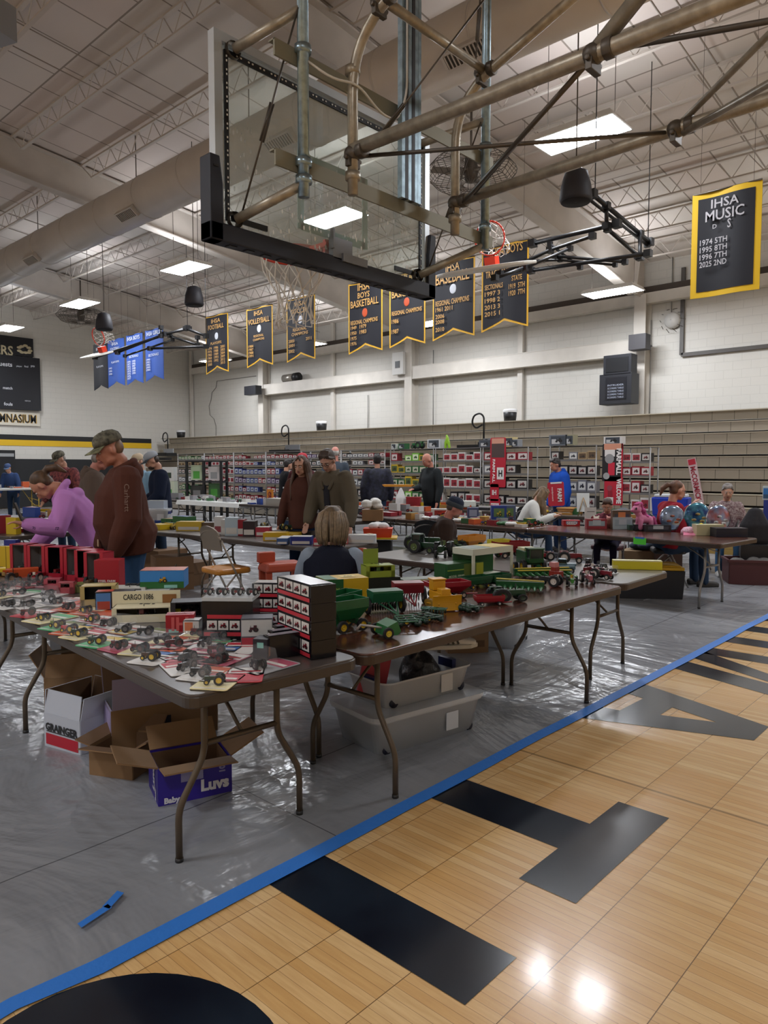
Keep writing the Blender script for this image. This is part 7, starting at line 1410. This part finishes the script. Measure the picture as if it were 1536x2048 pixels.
# ================================================================== PEOPLE
def skin(tone): return mat('skin_%06x' % tone, tone, .5, bump=.04, bs=60)
def fabric(name, c, b=.35, bs=9, **k): return mat('cloth_' + name, c, .85, bump=b, bs=bs, spec=.2, **k)
def person(label, loc, face, H=1.72, sit=False, lean=0.0, head=(0, 0), arms=None, bw=1.0, top=None, leg=None, shoe=None, hair=None, hairc=0x4A3626, hat=None, hatc=(0x333333, 0x333333), tone=0xB98A72,
           hood=False, bulk=.02, glasses=False, vox=.014, legs=None, belly=0, sleeve=None, vest=None, fem=False, beard=None, sz=.55, hs=1.0, placket=None):
    t = thing('person', label, 'person', (loc[0], loc[1], 0), R(face)); s = H / 1.75; V = Vector
    T = V((math.sin(lean), 0, math.cos(lean))); F = V((math.cos(lean), 0, -math.sin(lean)))
    P0 = V((0, 0, .94 * s)) if not sit else V((0, 0, sz))
    sh = .185 * s * bw * (.9 if fem else 1)
    neck = P0 + T * .53 * s; S = [P0 + T * .455 * s + V((0, q * sh, 0)) - F * .01 for q in (1, -1)]
    Rh = Matrix.Rotation(R(head[1]), 3, 'Z') @ Matrix.Rotation(R(head[0]), 3, 'Y') @ Matrix.Rotation(lean * .4, 3, 'Y')
    hb = neck + T * .05 * s; k = s * hs * (1.0 if H > 1.3 else 1.15)
    hc = hb + Rh @ V((.035, 0, .115)) * k
    h = lambda x, y, z: hc + Rh @ (V((x, y, z)) * k)
    # legs
    if legs is None:
        legs = [((.02, q * .10, .50 * s), (-.01, q * .115, .08)) for q in (1, -1)] if not sit else [((.43 * s, q * .11, .53), (.45 * s, q * .12, .08)) for q in (1, -1)]
    # arms
    if arms is None: arms = [None, None]
    arms = [None if W is None else (Matrix.Rotation(-R(face), 3, 'Z') @ (V(W[1]) - V((loc[0], loc[1], 0))) if W[0] == 'w' else W) for W in arms]
    A = []
    for i, q in enumerate((1, -1)):
        W = arms[i]; W = V(W) if W else (S[i] + V((.06, q * .07, -.53 * s)))
        if sit and arms[i] is None: W = V((.30, q * .16, .66))
        u, f_ = .29 * s, .255 * s; d = W - S[i]; L = min(d.length, (u + f_) * .985); W = S[i] + d.normalized() * L
        a = (u * u - f_ * f_ + L * L) / (2 * L); hh = math.sqrt(max(1e-5, u * u - a * a)); hint = V((-.6, q * .45, -.8)); dn = d.normalized(); hint = (hint - dn * hint.dot(dn)).normalized()
        A.append((S[i], S[i] + dn * a + hint * hh, W))
    sk = skin(tone); b = MB()
    b.loft([P0 - T * .05, P0 + T * .12 * s, P0 + T * .33 * s, P0 + T * .45 * s, neck], [(.13 * bw, .10), (.12 * bw, .095), (.14 * bw, .105), (.14 * bw, .085), (.055, .055)])
    b.loft([neck - T * .03, hb + V((.0, 0, .02)), hc - Rh @ V((.02, 0, .05))], [.058 * s, .052 * s, .055 * s])
    for i, q in enumerate((1, -1)):
        kn, an = V(legs[i][0]), V(legs[i][1])
        b.loft([P0 + V((0, q * .085, 0)), kn, an], [.08 * s, .055 * s, .038 * s]); b.loft([an + V((-.03, 0, -.03)), an + V((.13, 0, -.04))], [.035, .03])
        s0, el, wr = A[i]; b.loft([s0, el, wr], [.046 * s, .038 * s, .026 * s])
        d = (wr - el).normalized(); sd, up_ = frame(d, V((0, 1, 0))); up_ = sd.cross(d)
        pc = wr + d * .05 * s; b.loft([wr, pc, wr + d * .085 * s], [(.026 * s, .018 * s), (.036 * s, .015 * s), (.036 * s, .013 * s)], side=sd)
        for j, (o, ln) in enumerate(((-.030, .062), (-.010, .075), (.010, .070), (.029, .055))):
            a0 = wr + d * .085 * s + sd * o * s; cv = V((0, 0, -1)) if abs(d.z) < .7 else V((.6, -q * .5, 0)); a1 = a0 + d * ln * .5 * s + cv * .008; a2 = a1 + d * ln * .38 * s + cv * ln * .35
            b.loft([a0, a1, a2], [.0088 * s, .0082 * s, .007 * s], seg=8)
        th = V((1, 0, 0)) - d * d.x; th = th.normalized() if th.length > .2 else sd
        b.loft([wr + d * .03 * s + th * .02, wr + d * .06 * s + th * .045, wr + d * .09 * s + th * .05], [.012 * s, .010 * s, .008 * s], seg=8)
    # head
    b.ell(h(-.012, 0, .022), (.094 * k, .074 * k, .098 * k), 20, 14, rot=Rh); b.ell(h(.022, 0, -.03), (.070 * k, .058 * k, .082 * k), 18, 12, rot=Rh)
    b.ell(h(.058, 0, -.088), (.026 * k, .030 * k, .022 * k), rot=Rh); b.ell(h(.03, .035, -.065), (.04 * k, .026 * k, .03 * k), rot=Rh); b.ell(h(.03, -.035, -.065), (.04 * k, .026 * k, .03 * k), rot=Rh)
    b.loft([h(.084, 0, .012), h(.102, 0, -.016), h(.108, 0, -.030), h(.09, 0, -.036)], [.009 * k, .011 * k, .014 * k, .012 * k], seg=8)
    b.ell(h(.080, 0, -.058), (.014 * k, .024 * k, .010 * k), rot=Rh); b.ell(h(.076, 0, .030), (.016 * k, .052 * k, .011 * k), rot=Rh)
    b.ell(h(.068, .03, -.015), (.018 * k, .02 * k, .014 * k), rot=Rh); b.ell(h(.068, -.03, -.015), (.018 * k, .02 * k, .014 * k), rot=Rh)
    for q in (1, -1): b.ell(h(-.004, q * .080, -.008), (.021 * k, .013 * k, .034 * k), 10, 7, rot=Rh @ Matrix.Rotation(R(q * 18), 3, 'Z'))
    b.build('body', sk, t, remesh=min(vox, .0095) if vox < .013 else vox, smooth=2)
    if vox < .02:
        for q in (1, -1):
            b = MB(); b.ell(h(.0795, q * .030, .006), (.010 * k, .015 * k, .0075 * k), 10, 7, rot=Rh); b.ell(h(.0875, q * .030, .005), (.0035 * k, .0065 * k, .0065 * k), 8, 6, 1, rot=Rh); b.build('eye', [mat('eye_white', 0xC8C0B8, .3), mat('iris_dark', 0x2A1C14, .2)], t)
            b = MB(); b.loft([h(.088, q * .012, .028), h(.088, q * .032, .034), h(.076, q * .050, .028)], [.004 * k] * 3, seg=6); b.build('eyebrow', mat('brow_%06x' % hairc, hairc, .8), t)
        b = MB(); b.ell(h(.0905, 0, -.0535), (.006 * k, .021 * k, .0045 * k), 10, 6, rot=Rh); b.ell(h(.0895, 0, -.0625), (.006 * k, .017 * k, .005 * k), 10, 6, rot=Rh); b.build('lips', mat('lips', 0x9A5A50, .5), t)
    # clothing
    top = top or fabric('grey', 0x555555); B = bulk
    b = MB(); hem = P0 - T * (.10 if not sit else .05) * s
    b.loft([hem, P0 + T * .02, P0 + T * .16 * s + F * belly * .5, P0 + T * .33 * s + F * belly * .3, P0 + T * .43 * s, P0 + T * .495 * s, neck + T * .015], [((.155 + B) * bw, .115 + B), ((.160 + B) * bw, .12 + B + belly * .6), ((.145 + B) * bw, .112 + B + belly * .6), ((.165 + B) * bw, .118 + B + belly * .3), ((.175 + B) * bw, .10 + B), ((.11 + B) * bw, .075 + B), (.066, .066)], seg=16, rnd=False)
    if vest is None or sleeve is None or sleeve is top:
        for i in range(2):
            s0, el, wr = A[i]; m1 = s0.lerp(el, .5)
            b.loft([s0 - V((0, (1, -1)[i] * .02, 0)), m1, el, el.lerp(wr, .55), wr - (wr - el).normalized() * .012], [(.062 + B) * s, (.056 + B * .9) * s, (.050 + B) * s, (.043 + B * .9) * s, (.033 + B * .6) * s])
    if hood:
        ring = [neck + Matrix.Rotation(lean, 3, 'Y') @ V((.085 * math.cos(a) - .015, .095 * math.sin(a), .015 + .035 * math.cos(a + math.pi) )) for a in [2 * math.pi * i / 14 for i in range(15)]]
        b.loft(ring, .030, seg=10, rnd=False); b.ell(neck - F * .10 - T * (.03 + .08 * lean), (.06, .12, .085 - .04 * lean), 14, 9)
    b.build('jacket' if hood or B > .03 else 'shirt', top, t, remesh=vox, smooth=3)
    if placket:
        b = MB(); f0 = .118 + B; b.loft([P0 + T * .06 * s + F * (f0 + belly * .55 - .004), P0 + T * .2 * s + F * (f0 - .004 + belly * .55), P0 + T * .34 * s + F * (f0 + belly * .3 - .006), P0 + T * .44 * s + F * (f0 - .035), neck + F * .045], [(placket[1], .008)] * 3 + [(placket[1] * 1.3, .010), (placket[1], .012)], seg=8); b.build('front_opening', placket[0], t)
        for q in (1, -1):
            if placket[1] > .02: b = MB(); b.loft([neck + V((-.03, q * .07, .02)), neck + F * .05 + V((0, q * .075, -.02)), P0 + T * .42 * s + F * (f0 - .02) + V((0, q * .07, 0)), P0 + T * .36 * s + F * f0 + V((0, q * .04, 0))], [(.02, .012)] * 4, seg=8); b.build('collar', top, t)
    if vest is not None:
        b = MB()
        if sleeve is not None:
            for i in range(2):
                s0, el, wr = A[i]; b.loft([s0, s0.lerp(el, .5), el, el.lerp(wr, .5), wr], [.078 * s, .085 * s, .075 * s, .06 * s, .045 * s])
            b.build('sleeve', sleeve, t, remesh=vox, smooth=3)
    b = MB(); lg = leg or fabric('denim', 0x27384F)
    if sit: b.loft([P0 + V((-.06, 0, .03)), P0 + V((.06, 0, 0))], [(.17 * bw, .12)] * 2)
    else: b.loft([P0 + V((0, 0, .02)), P0 + V((0, 0, -.10 * s))], [(.150 * bw, .115), (.155 * bw, .115)])
    for i, q in enumerate((1, -1)):
        kn, an = V(legs[i][0]), V(legs[i][1]); hp = P0 + V((0, q * .085, -.03)); b.loft([hp, hp.lerp(kn, .5), kn, kn.lerp(an, .5), an + V((0, 0, -.01))], [(.098 * bw) * s, .088 * s, .070 * s, .064 * s, .058 * s])
    b.build('trousers', lg, t, remesh=vox, smooth=3)
    for i in range(2):
        an = V(legs[i][1]); b = MB(); b.loft([V((an.x - .06, an.y, .045)), V((an.x + .06, an.y, .045)), V((an.x + .17, an.y, .035))], [(.042, .042), (.045, .042), (.040, .030)]); b.box((an.x + .05, an.y, .012), (.27, .088, .022)); b.build('shoe', shoe or mat('shoe_dark', 0x2A2624, .6), t, remesh=.012 if vox < .02 else .02, smooth=2)
    # hair
    if hair:
        hm = mat('hair_%06x' % hairc, hairc, .55, bump=.6, bs=26, var=.5, vs=30, aniso=(1, 1, .15)); b = MB()
        if hair == 'fringe':
            for y, ln in ((.055, .1), (.035, .12), (.012, .115), (-.012, .12), (-.035, .11), (-.055, .1)): pass
        b.ell(h(-.034, 0, .045), (.090 * k, .0795 * k, .086 * k), 18, 12, rot=Rh) if hair != 'side' else None
        if hair in ('short', 'bob', 'fringe'):
            b.ell(h(-.045, 0, .0), (.070 * k, .080 * k, .085 * k), rot=Rh)
            for q in (1, -1): b.loft([h(.045, q * .055, .075), h(.02, q * .073, .045), h(-.02, q * .077, .02)], [.012 * k, .012 * k, .012 * k])
            [b.loft([h(-.01, y * .8, .122), h(.045, y, .100), h(.074 - abs(y) * .3, y * 1.15, .066 + .012 * math.sin(y * 200))], [.014 * k, .012 * k, .005 * k], seg=6) for y in (-.055, -.033, -.011, .011, .033, .055)]
        if hair == 'side': b.ell(h(-.042, 0, .005), (.068 * k, .0765 * k, .072 * k), rot=Rh)
        if hair == 'bob':
            b.ell(h(-.03, 0, -.005), (.105 * k, .112 * k, .125 * k), 20, 14, rot=Rh); b.ell(h(-.035, 0, -.06), (.085 * k, .10 * k, .08 * k), rot=Rh)
        if hair == 'long':
            for q in (1, -1):
                for (x, y, w) in ((.03, .074, .022), (.0, .084, .026), (-.04, .08, .03), (-.075, .045, .034)):
                    p0 = h(x, q * y, .04); p1 = h(x - .005, q * (y + .016), -.09); p2 = V((p1.x + .02, p1.y + q * .03, p1.z - .13)); p3 = V((p2.x + .03, p2.y - q * .005, p2.z - .17 - .02 * (x * 20)))
                    b.loft([p0, p1, p2, p3], [w * k, w * k * 1.05, w * k * .95, w * k * .45])
            b.loft([h(.068, .03, .085), h(.03, 0, .125), h(.068, -.03, .085)], [.012, .02, .012])
        if hair == 'pony':
            b.loft([h(-.10, 0, .05), h(-.155, 0, .04), h(-.20, .01, -.02), h(-.205, .01, -.11)], [.024 * k, .036 * k, .034 * k, .012 * k]); b.ell(h(-.05, 0, -.0), (.058 * k, .080 * k, .07 * k), rot=Rh)
        b.build('hair', hm, t, remesh=.009 if vox < .02 else .018, smooth=2)
        if hair in ('bob', 'long') and vox < .013:
            b = MB(); rnd = random.Random(3)
            for i in range(110):
                a = rnd.uniform(-2.35, 2.35) + math.pi; r_ = 1.0; 
                if hair == 'bob': pts = [h(-.03 + .105 * .25 * math.cos(a), .112 * .25 * math.sin(a), .12), h(-.03 + .109 * .8 * math.cos(a), .116 * .8 * math.sin(a), .075), h(-.03 + .110 * math.cos(a), .117 * math.sin(a), .0), h(-.033 + .105 * math.cos(a), .110 * math.sin(a), -.09), h(-.035 + .085 * math.cos(a), .09 * math.sin(a), -.135 - rnd.random() * .02)]
                else: break
                b.loft(pts, [.0035, .0045, .005, .0045, .002], seg=5, rnd=False)
            if b.v: b.build('hair_strand', mat('hair_strand', 0x8A7458, .5, var=.4, vs=40), t)
    if beard: b = MB(); b.ell(h(.045, 0, -.075), (.052 * k, .058 * k, .042 * k), rot=Rh); b.build('beard', mat('hair_%06x' % beard, beard, .8, bump=.6, bs=60), t, remesh=.01)
    # hats
    if hat == 'cap':
        m0, m1 = [c if not isinstance(c, int) else mat('cap_%06x' % c, c, .8, bump=.2, bs=40) for c in hatc]
        M4 = Matrix.Translation(hc) @ Rh.to_4x4() @ Matrix.Scale(k, 4); b = MB(); b.X = M4 @ Matrix.Translation((-.015, 0, .045)) @ Matrix.Diagonal((1.12, .92, 1, 1))
        b.lathe([(.094, -.002), (.0955, .025), (.088, .055), (.062, .082), (.03, .092), (.001, .094)], seg=24); b.build('cap_crown', m0, t, solid=.004)
        b = MB(); b.X = M4; n = 10; vs = []
        for i in range(n + 1):
            a = R(-62 + 124 * i / n); vs += [(-.015 + .105 * math.cos(a), .087 * math.sin(a), .046), (.02 + .155 * math.cos(a) * (1 - .0 * abs(a)), .078 * math.sin(a) * 1.05, .030 - .018 * math.sin(a) ** 2)]
        b.add(vs, [(2 * i, 2 * i + 1, 2 * i + 3, 2 * i + 2) for i in range(n)], 0, True); b.build('cap_brim', m1, t, solid=.005)
        b = MB(); b.ell(M4 @ V((-.015, 0, .139)), .007, 8, 6); b.build('cap_button', m0, t)
    if hat == 'knit':
        m0, m1 = [mat('knit_%06x' % c, c, .9, bump=.5, bs=70) for c in hatc]; M4 = Matrix.Translation(hc) @ Rh.to_4x4() @ Matrix.Scale(k, 4); b = MB(); b.X = M4 @ Matrix.Translation((-.012, 0, .03)) @ Matrix.Diagonal((1.12, .95, 1, 1))
        b.lathe([(.094, 0), (.097, .04), (.088, .08), (.06, .11), (.001, .12)], seg=24); b.build('hat_crown', m0, t); b = MB(); b.X = M4 @ Matrix.Translation((-.012, 0, .02)) @ Matrix.Diagonal((1.12, .95, 1, 1)); b.lathe([(.095, -.01), (.104, .0), (.104, .045), (.095, .05)], seg=24); b.build('hat_cuff', m1, t)
    if glasses:
        b = MB()
        for q in (1, -1):
            b.tube([h(.098, q * .032 + .023 * math.cos(a), .004 + .017 * math.sin(a)) for a in [2 * math.pi * i / 12 for i in range(13)]], .0022, 5); b.tube([h(.098, q * .055, .008), h(.04, q * .078, .010), h(-.01, q * .082, .006)], .002, 4)
        b.tube([h(.099, .010, .008), h(.099, -.010, .008)], .002, 4); b.build('glasses', mat('glasses_dark', 0x18171A, .3), t)
    t['_A'] = [tuple(x) for x in (A[0][0], A[0][1], A[0][2])]; t['_B'] = [tuple(x) for x in (A[1][0], A[1][1], A[1][2])]; t['_n'] = tuple(neck)
    return t
def wpt(t, i, key='_A'): return t.matrix_basis @ Vector(t[key][i])
camo = mat('cap_camo', 0x6E6A58, .8, var=1, vs=26, vc=0x2E2A22); camo_b = mat('cap_camo_olive', 0x8A8866, .8, var=1, vs=22, vc=0x4A4A34)
brownh = fabric('brown_hoodie', 0x4E2C22, .5, 6); purp = fabric('orchid_hoodie', 0xB67CBA, .5, 7)
# man in the brown hoodie
t = person('man in a brown hooded sweatshirt and camouflage cap looking down at the cartons', (2.78, 5.22), 158, H=1.80, lean=.10, head=(22, 10), arms=[(.14, .30, .90), (.22, -.18, .86)], bw=1.22, top=brownh, leg=fabric('jeans', 0x2E4A6B), hair='side', hairc=0x86664E, placket=(fabric('zip_brown', 0x2E1812), .008), hat='cap', hatc=(camo, camo_b), hood=True, bulk=.045, belly=.09, vox=.010, tone=0xB87A62)
b = MB(); s0, el = Vector(t['_A'][0]), Vector(t['_A'][1]); c = s0.lerp(el, .45)
b.text('Carhartt', c + Vector((.02, .122, 0)), Vector((0, 0, -1)), Vector((-1, 0, 0)), w=.20, h=.035); b.build('sleeve_lettering', mat('faded_print', 0x8A7468, .8), t)
b = MB(); b.box((.235, .02, .95), (.006, .05, .05)); b.build('hem_label', mat('label_tan', 0xC8A888, .7), t)
# bending girl
t = person('girl in an orchid pink hoodie bending over the table with a phone', (2.90, 5.98), 150, H=1.66, lean=.62, head=(46, -6), arms=[('w', atd(52, 1048, 5.75)), ('w', atd(62, 1100, 6.15))], bw=1.0, top=purp, leg=fabric('jeans_dark', 0x27384F), hair='pony', hairc=0x5A4028, hood=True, bulk=.035, vox=.010, fem=True, tone=0xB88068)
w = Vector(t['_A'][2]); b = MB(); b.box(w + Vector((.05, .01, .10)), (.012, .075, .15), rot=Matrix.Rotation(R(20), 3, 'Y')); ph = b.build('smartphone', mat('phone_black', 0x101014, .2), None, t.matrix_basis.to_translation(), R(150)); tag(ph, 'black smartphone held up by the bending girl', 'phone')
s0, el, wr = [Vector(x) for x in t['_A']]; b = MB(); c = s0.lerp(el, .7); b.text('Carhartt', c + Vector((0, .088, 0)), (el - s0).normalized(), frame((el - s0), Vector((1, 0, 0)))[0] * -1, w=.16, h=.035); c = el.lerp(wr, .5); b.text('Carhartt', c + Vector((0.0, .062, -.01)), (wr - el).normalized(), Vector((0, 0, 1)), w=.13, h=.03); b.build('sleeve_lettering', mat('print_purple', 0x3A1848, .8), t)
# seated woman seen from behind
t = person('seated woman with a blond bob, navy vest and pale grey sleeves, seen from behind', (3.60, 3.83), 44, H=1.62, sit=True, lean=.12, head=(5, -4), arms=[(.40, .16, .76), (.28, -.34, .70)], bw=1.05, top=fabric('navy_vest', 0x171A28, .6, 5), vest=True, sleeve=fabric('pale_sleeve', 0x8C98A6, .5, 8), hair='bob', hairc=0x6B573F, bulk=.035, vox=.010, fem=True, sz=.45, hs=1.14, leg=fabric('jeans_blue', 0x2A4766))
# couple
person('girl with very long brown hair and a rust brown sweater', (5.69, 6.54), 212, H=1.66, lean=.02, head=(14, -6), arms=[(.05, .27, .86), (.12, -.25, .84)], top=fabric('rust_sweater', 0x54332A, .4, 12), leg=fabric('jeans_navy', 0x1C2C48), hair='long', hairc=0x5A4030, vox=.012, fem=True, tone=0xC09078)
person('young man in an olive field jacket and dark glasses looking down', (5.72, 6.02), 196, H=1.76, lean=.14, head=(34, 4), arms=[(.18, .30, .82), (.30, -.20, .86)], top=fabric('olive_jacket', 0x5A5244, .45, 6), leg=fabric('jeans_navy', 0x1C2C48), hair='short', hairc=0x46362A, hood=False, bulk=.034, glasses=True, placket=(fabric('dark_shirt', 0x2A2A30), .04), vox=.012, tone=0xB88C78)
# others
person('man in a navy jacket and grey-fronted mesh cap', (5.62, 9.62), 158, H=1.76, lean=.06, head=(26, 0), top=fabric('navy_jacket', 0x141C30, .4, 7), bulk=.04, hair='side', hairc=0x3A2A20, hat='cap', hatc=(0x9AA0A8, 0x3A4048), vox=.014, beard=0x3A2A22, arms=[(.25, .2, .95), (.25, -.2, .98)])
person('man in a cream cap and pale blue shirt beyond the camouflage-capped men', (6.1, 11.05), 200, H=1.74, head=(20, 0), top=fabric('pale_blue', 0x7A9AB0), hair='side', hairc=0x6A6058, hat='cap', hatc=(0xB8A488, 0xC8B8A0), vox=.018)
person('man in a taupe hooded jacket and cap turned away beside the brown hoodie man', (3.92, 8.26), -25, H=1.74, lean=.08, head=(16, 0), top=fabric('taupe_hoodie', 0x594B42, .4, 7), leg=fabric('dark_work_pants', 0x23282A), hood=True, bulk=.05, bw=1.15, hair='side', hairc=0x8A8078, hat='cap', hatc=(camo, camo), glasses=True, vox=.014, tone=0xB87868, belly=.04)
t = person('man in a camouflage cap and open dark vest over a red plaid shirt', (5.42, 12.35), 200, H=1.80, lean=.05, head=(24, -8), arms=[(.18, .3, .95), (.18, -.3, .95)], top=fabric('red_plaid', 0x8A4A48, .3, 9, var=.6, vs=24, vc=0x4A2A30), sleeve=None, hair='side', hairc=0x8A8078, hat='cap', hatc=(camo, camo), bulk=.03, bw=1.12, vox=.016, belly=.04)
b = MB()
for q in (1, -1): b.loft([(.06, q * .17, 1.44), (.13, q * .16, 1.25), (.15, q * .17, .95)], [(.05, .03), (.06, .03), (.06, .03)])
b.loft([(-.06, 0, 1.46), (-.10, 0, 1.2), (-.10, 0, .92)], [(.18, .06), (.2, .07), (.19, .07)]); b.build('open_vest', fabric('dark_vest', 0x1C2220), t, remesh=.02)
person('distant person in a blue cap and blue jacket leaning on the white counter', (8.15, 22.0), 225, H=1.68, lean=.45, head=(10, 0), top=fabric('denim_jacket', 0x33466E), hair='side', hat='cap', hatc=(0x3A4F78, 0x5A7090), vox=.02)
person('woman in a black top standing by the small-parts racks', (10.5, 12.7), -20, H=1.70, head=(10, 0), lean=.08, arms=[(.28, .15, 1.0), (.28, -.15, 1.02)], top=fabric('black_top', 0x0E0E12), hair='short', hairc=0x1E1614, vox=.02, fem=True)
p = atd(604, 930, 13); person('person in a red cap just behind the long-haired girl', (p.x, p.y), 30, H=1.76, head=(0, 0), top=fabric('dark_red', 0x4A2224), hair='side', hat='cap', hatc=(0xA82430, 0xA82430), vox=.02)
p = atd(671, 915, 15); person('bald pink-headed man with white hair behind the olive jacket man', (p.x, p.y), 60, H=1.95, head=(0, 0), top=fabric('slate_shirt', 0x3E4650), hair='side', hairc=0xC8C4BC, vox=.02, tone=0xC08070)
person('man in a navy plaid shirt with his back turned at the green racks', (10.62, 9.95), 50, H=1.78, head=(0, 0), bw=1.1, top=mat('plaid_navy', 0x23263A, .8, var=1, vs=16, vc=0x0E0F18), hair='short', hairc=0x1A1414, bulk=.035, vox=.02)
t = person('balding man in a dark grey sweater looking down beside the red racks', (10.56, 8.5), 165, H=1.80, head=(24, 0), lean=.05, bw=1.08, arms=[(.08, .28, .88), (.33, -.12, 1.12)], top=fabric('charcoal_sweater', 0x24282A, .3, 20), leg=fabric('black_jeans', 0x10141E), hair='side', hairc=0x8A7A6A, vox=.018, belly=.05, tone=0xB87A66)
person('boy in a bright blue hooded jacket at the tractor signs', (11.78, 6.5), 150, H=1.70, head=(18, 0), lean=.1, top=fabric('royal_blue', 0x1A4AA8), leg=fabric('jeans_navy', 0x1C2C48), hair='short', hairc=0x241A16, hood=True, bulk=.04, vox=.018, tone=0xB88068)
person('girl with blond-brown hair and white sleeves leaning on the table', (9.68, 6.0), -60, H=1.62, sit=True, lean=.45, head=(25, 30), top=fabric('white_knit', 0xC9C9C4), hair='long', hairc=0x7A6040, vox=.018, fem=True, bulk=.03, arms=[(.50, .1, .78), (.45, -.22, .78)])
person('woman in red with a ponytail and glasses seated behind the plates', (9.22, 3.58), -42, H=1.74, sit=True, lean=.12, head=(12, 0), bw=1.1, top=fabric('red_shirt', 0x8A1E2C), hair='pony', hairc=0x6E4A34, glasses=True, vox=.014, fem=True, bulk=.03, tone=0xBF8A74, arms=[(.36, .12, 1.0), (.3, -.2, .72)])
person('grey-haired man with a patterned shirt seated behind the shiny plates', (11.05, 3.45), 205, H=1.62, sit=True, lean=.15, head=(14, 0), top=fabric('speckled_shirt', 0xA89A98, .3, 10, var=1, vs=40, vc=0x6A4A50), leg=fabric('jeans_light', 0x3A5E82), hair='short', hairc=0x8A8480, vox=.018, shoe=mat('shoe_pale', 0xB8B8B4, .6))
person('small child in a maroon top and dark purple trousers seated under the table edge', (9.06, 4.3), 200, H=1.22, sit=True, lean=.15, head=(25, 0), top=fabric('maroon_pattern', 0x7A3A48, .3, 10, var=.6, vs=30), leg=fabric('dark_purple', 0x1E1A30), hair='short', hairc=0x4A3020, vox=.018, legs=[((.3, .1, .5), (.33, .1, .15)), ((.3, -.1, .5), (.33, -.1, .15))], arms=[(.28, .1, .8), (.28, -.1, .8)])
person('man in a navy knit hat and brown jacket seated facing the tractors', (6.50, 5.18), -50, H=1.58, sit=True, lean=.30, sz=.47, head=(14, 0), bw=1.3, top=fabric('dark_brown_jacket', 0x33251E, .5, 6), leg=fabric('grey_work', 0x3A3A3A), hair='side', hairc=0x5A4A40, hat='knit', hatc=(0x1A2438, 0x3A3F44), bulk=.045, vox=.014, beard=0x8A6A5A, tone=0xB87868)
# everything that stands on a table stands fully on it
for o in list(bpy.data.objects):
    if o.parent or not o.get('category') or o.name.split('.')[0] in ('boxed_toy', 'metal_sign', 'person', 'tablecloth', 'price_note', 'smartphone', 'toy_pack', 'tissue_carton') or not .735 < o.location.z < .80: continue
    best = None
    for c, a, L, W, H in TABS:
        q = Matrix.Rotation(-a, 3, 'Z') @ (Vector((o.location.x, o.location.y, 0)) - c); d = max(abs(q.x) - L / 2, abs(q.y) - W / 2)
        if best is None or d < best[0]: best = (d, q, c, a, L, W)
    d, q, c, a, L, W = best
    if -.05 < d < 1.4:
        q.x = max(-L / 2 + .07, min(L / 2 - .07, q.x)); q.y = max(-W / 2 + .07, min(W / 2 - .07, q.y)); w = Matrix.Rotation(a, 3, 'Z') @ q + c; o.location.x, o.location.y = w.x, w.y
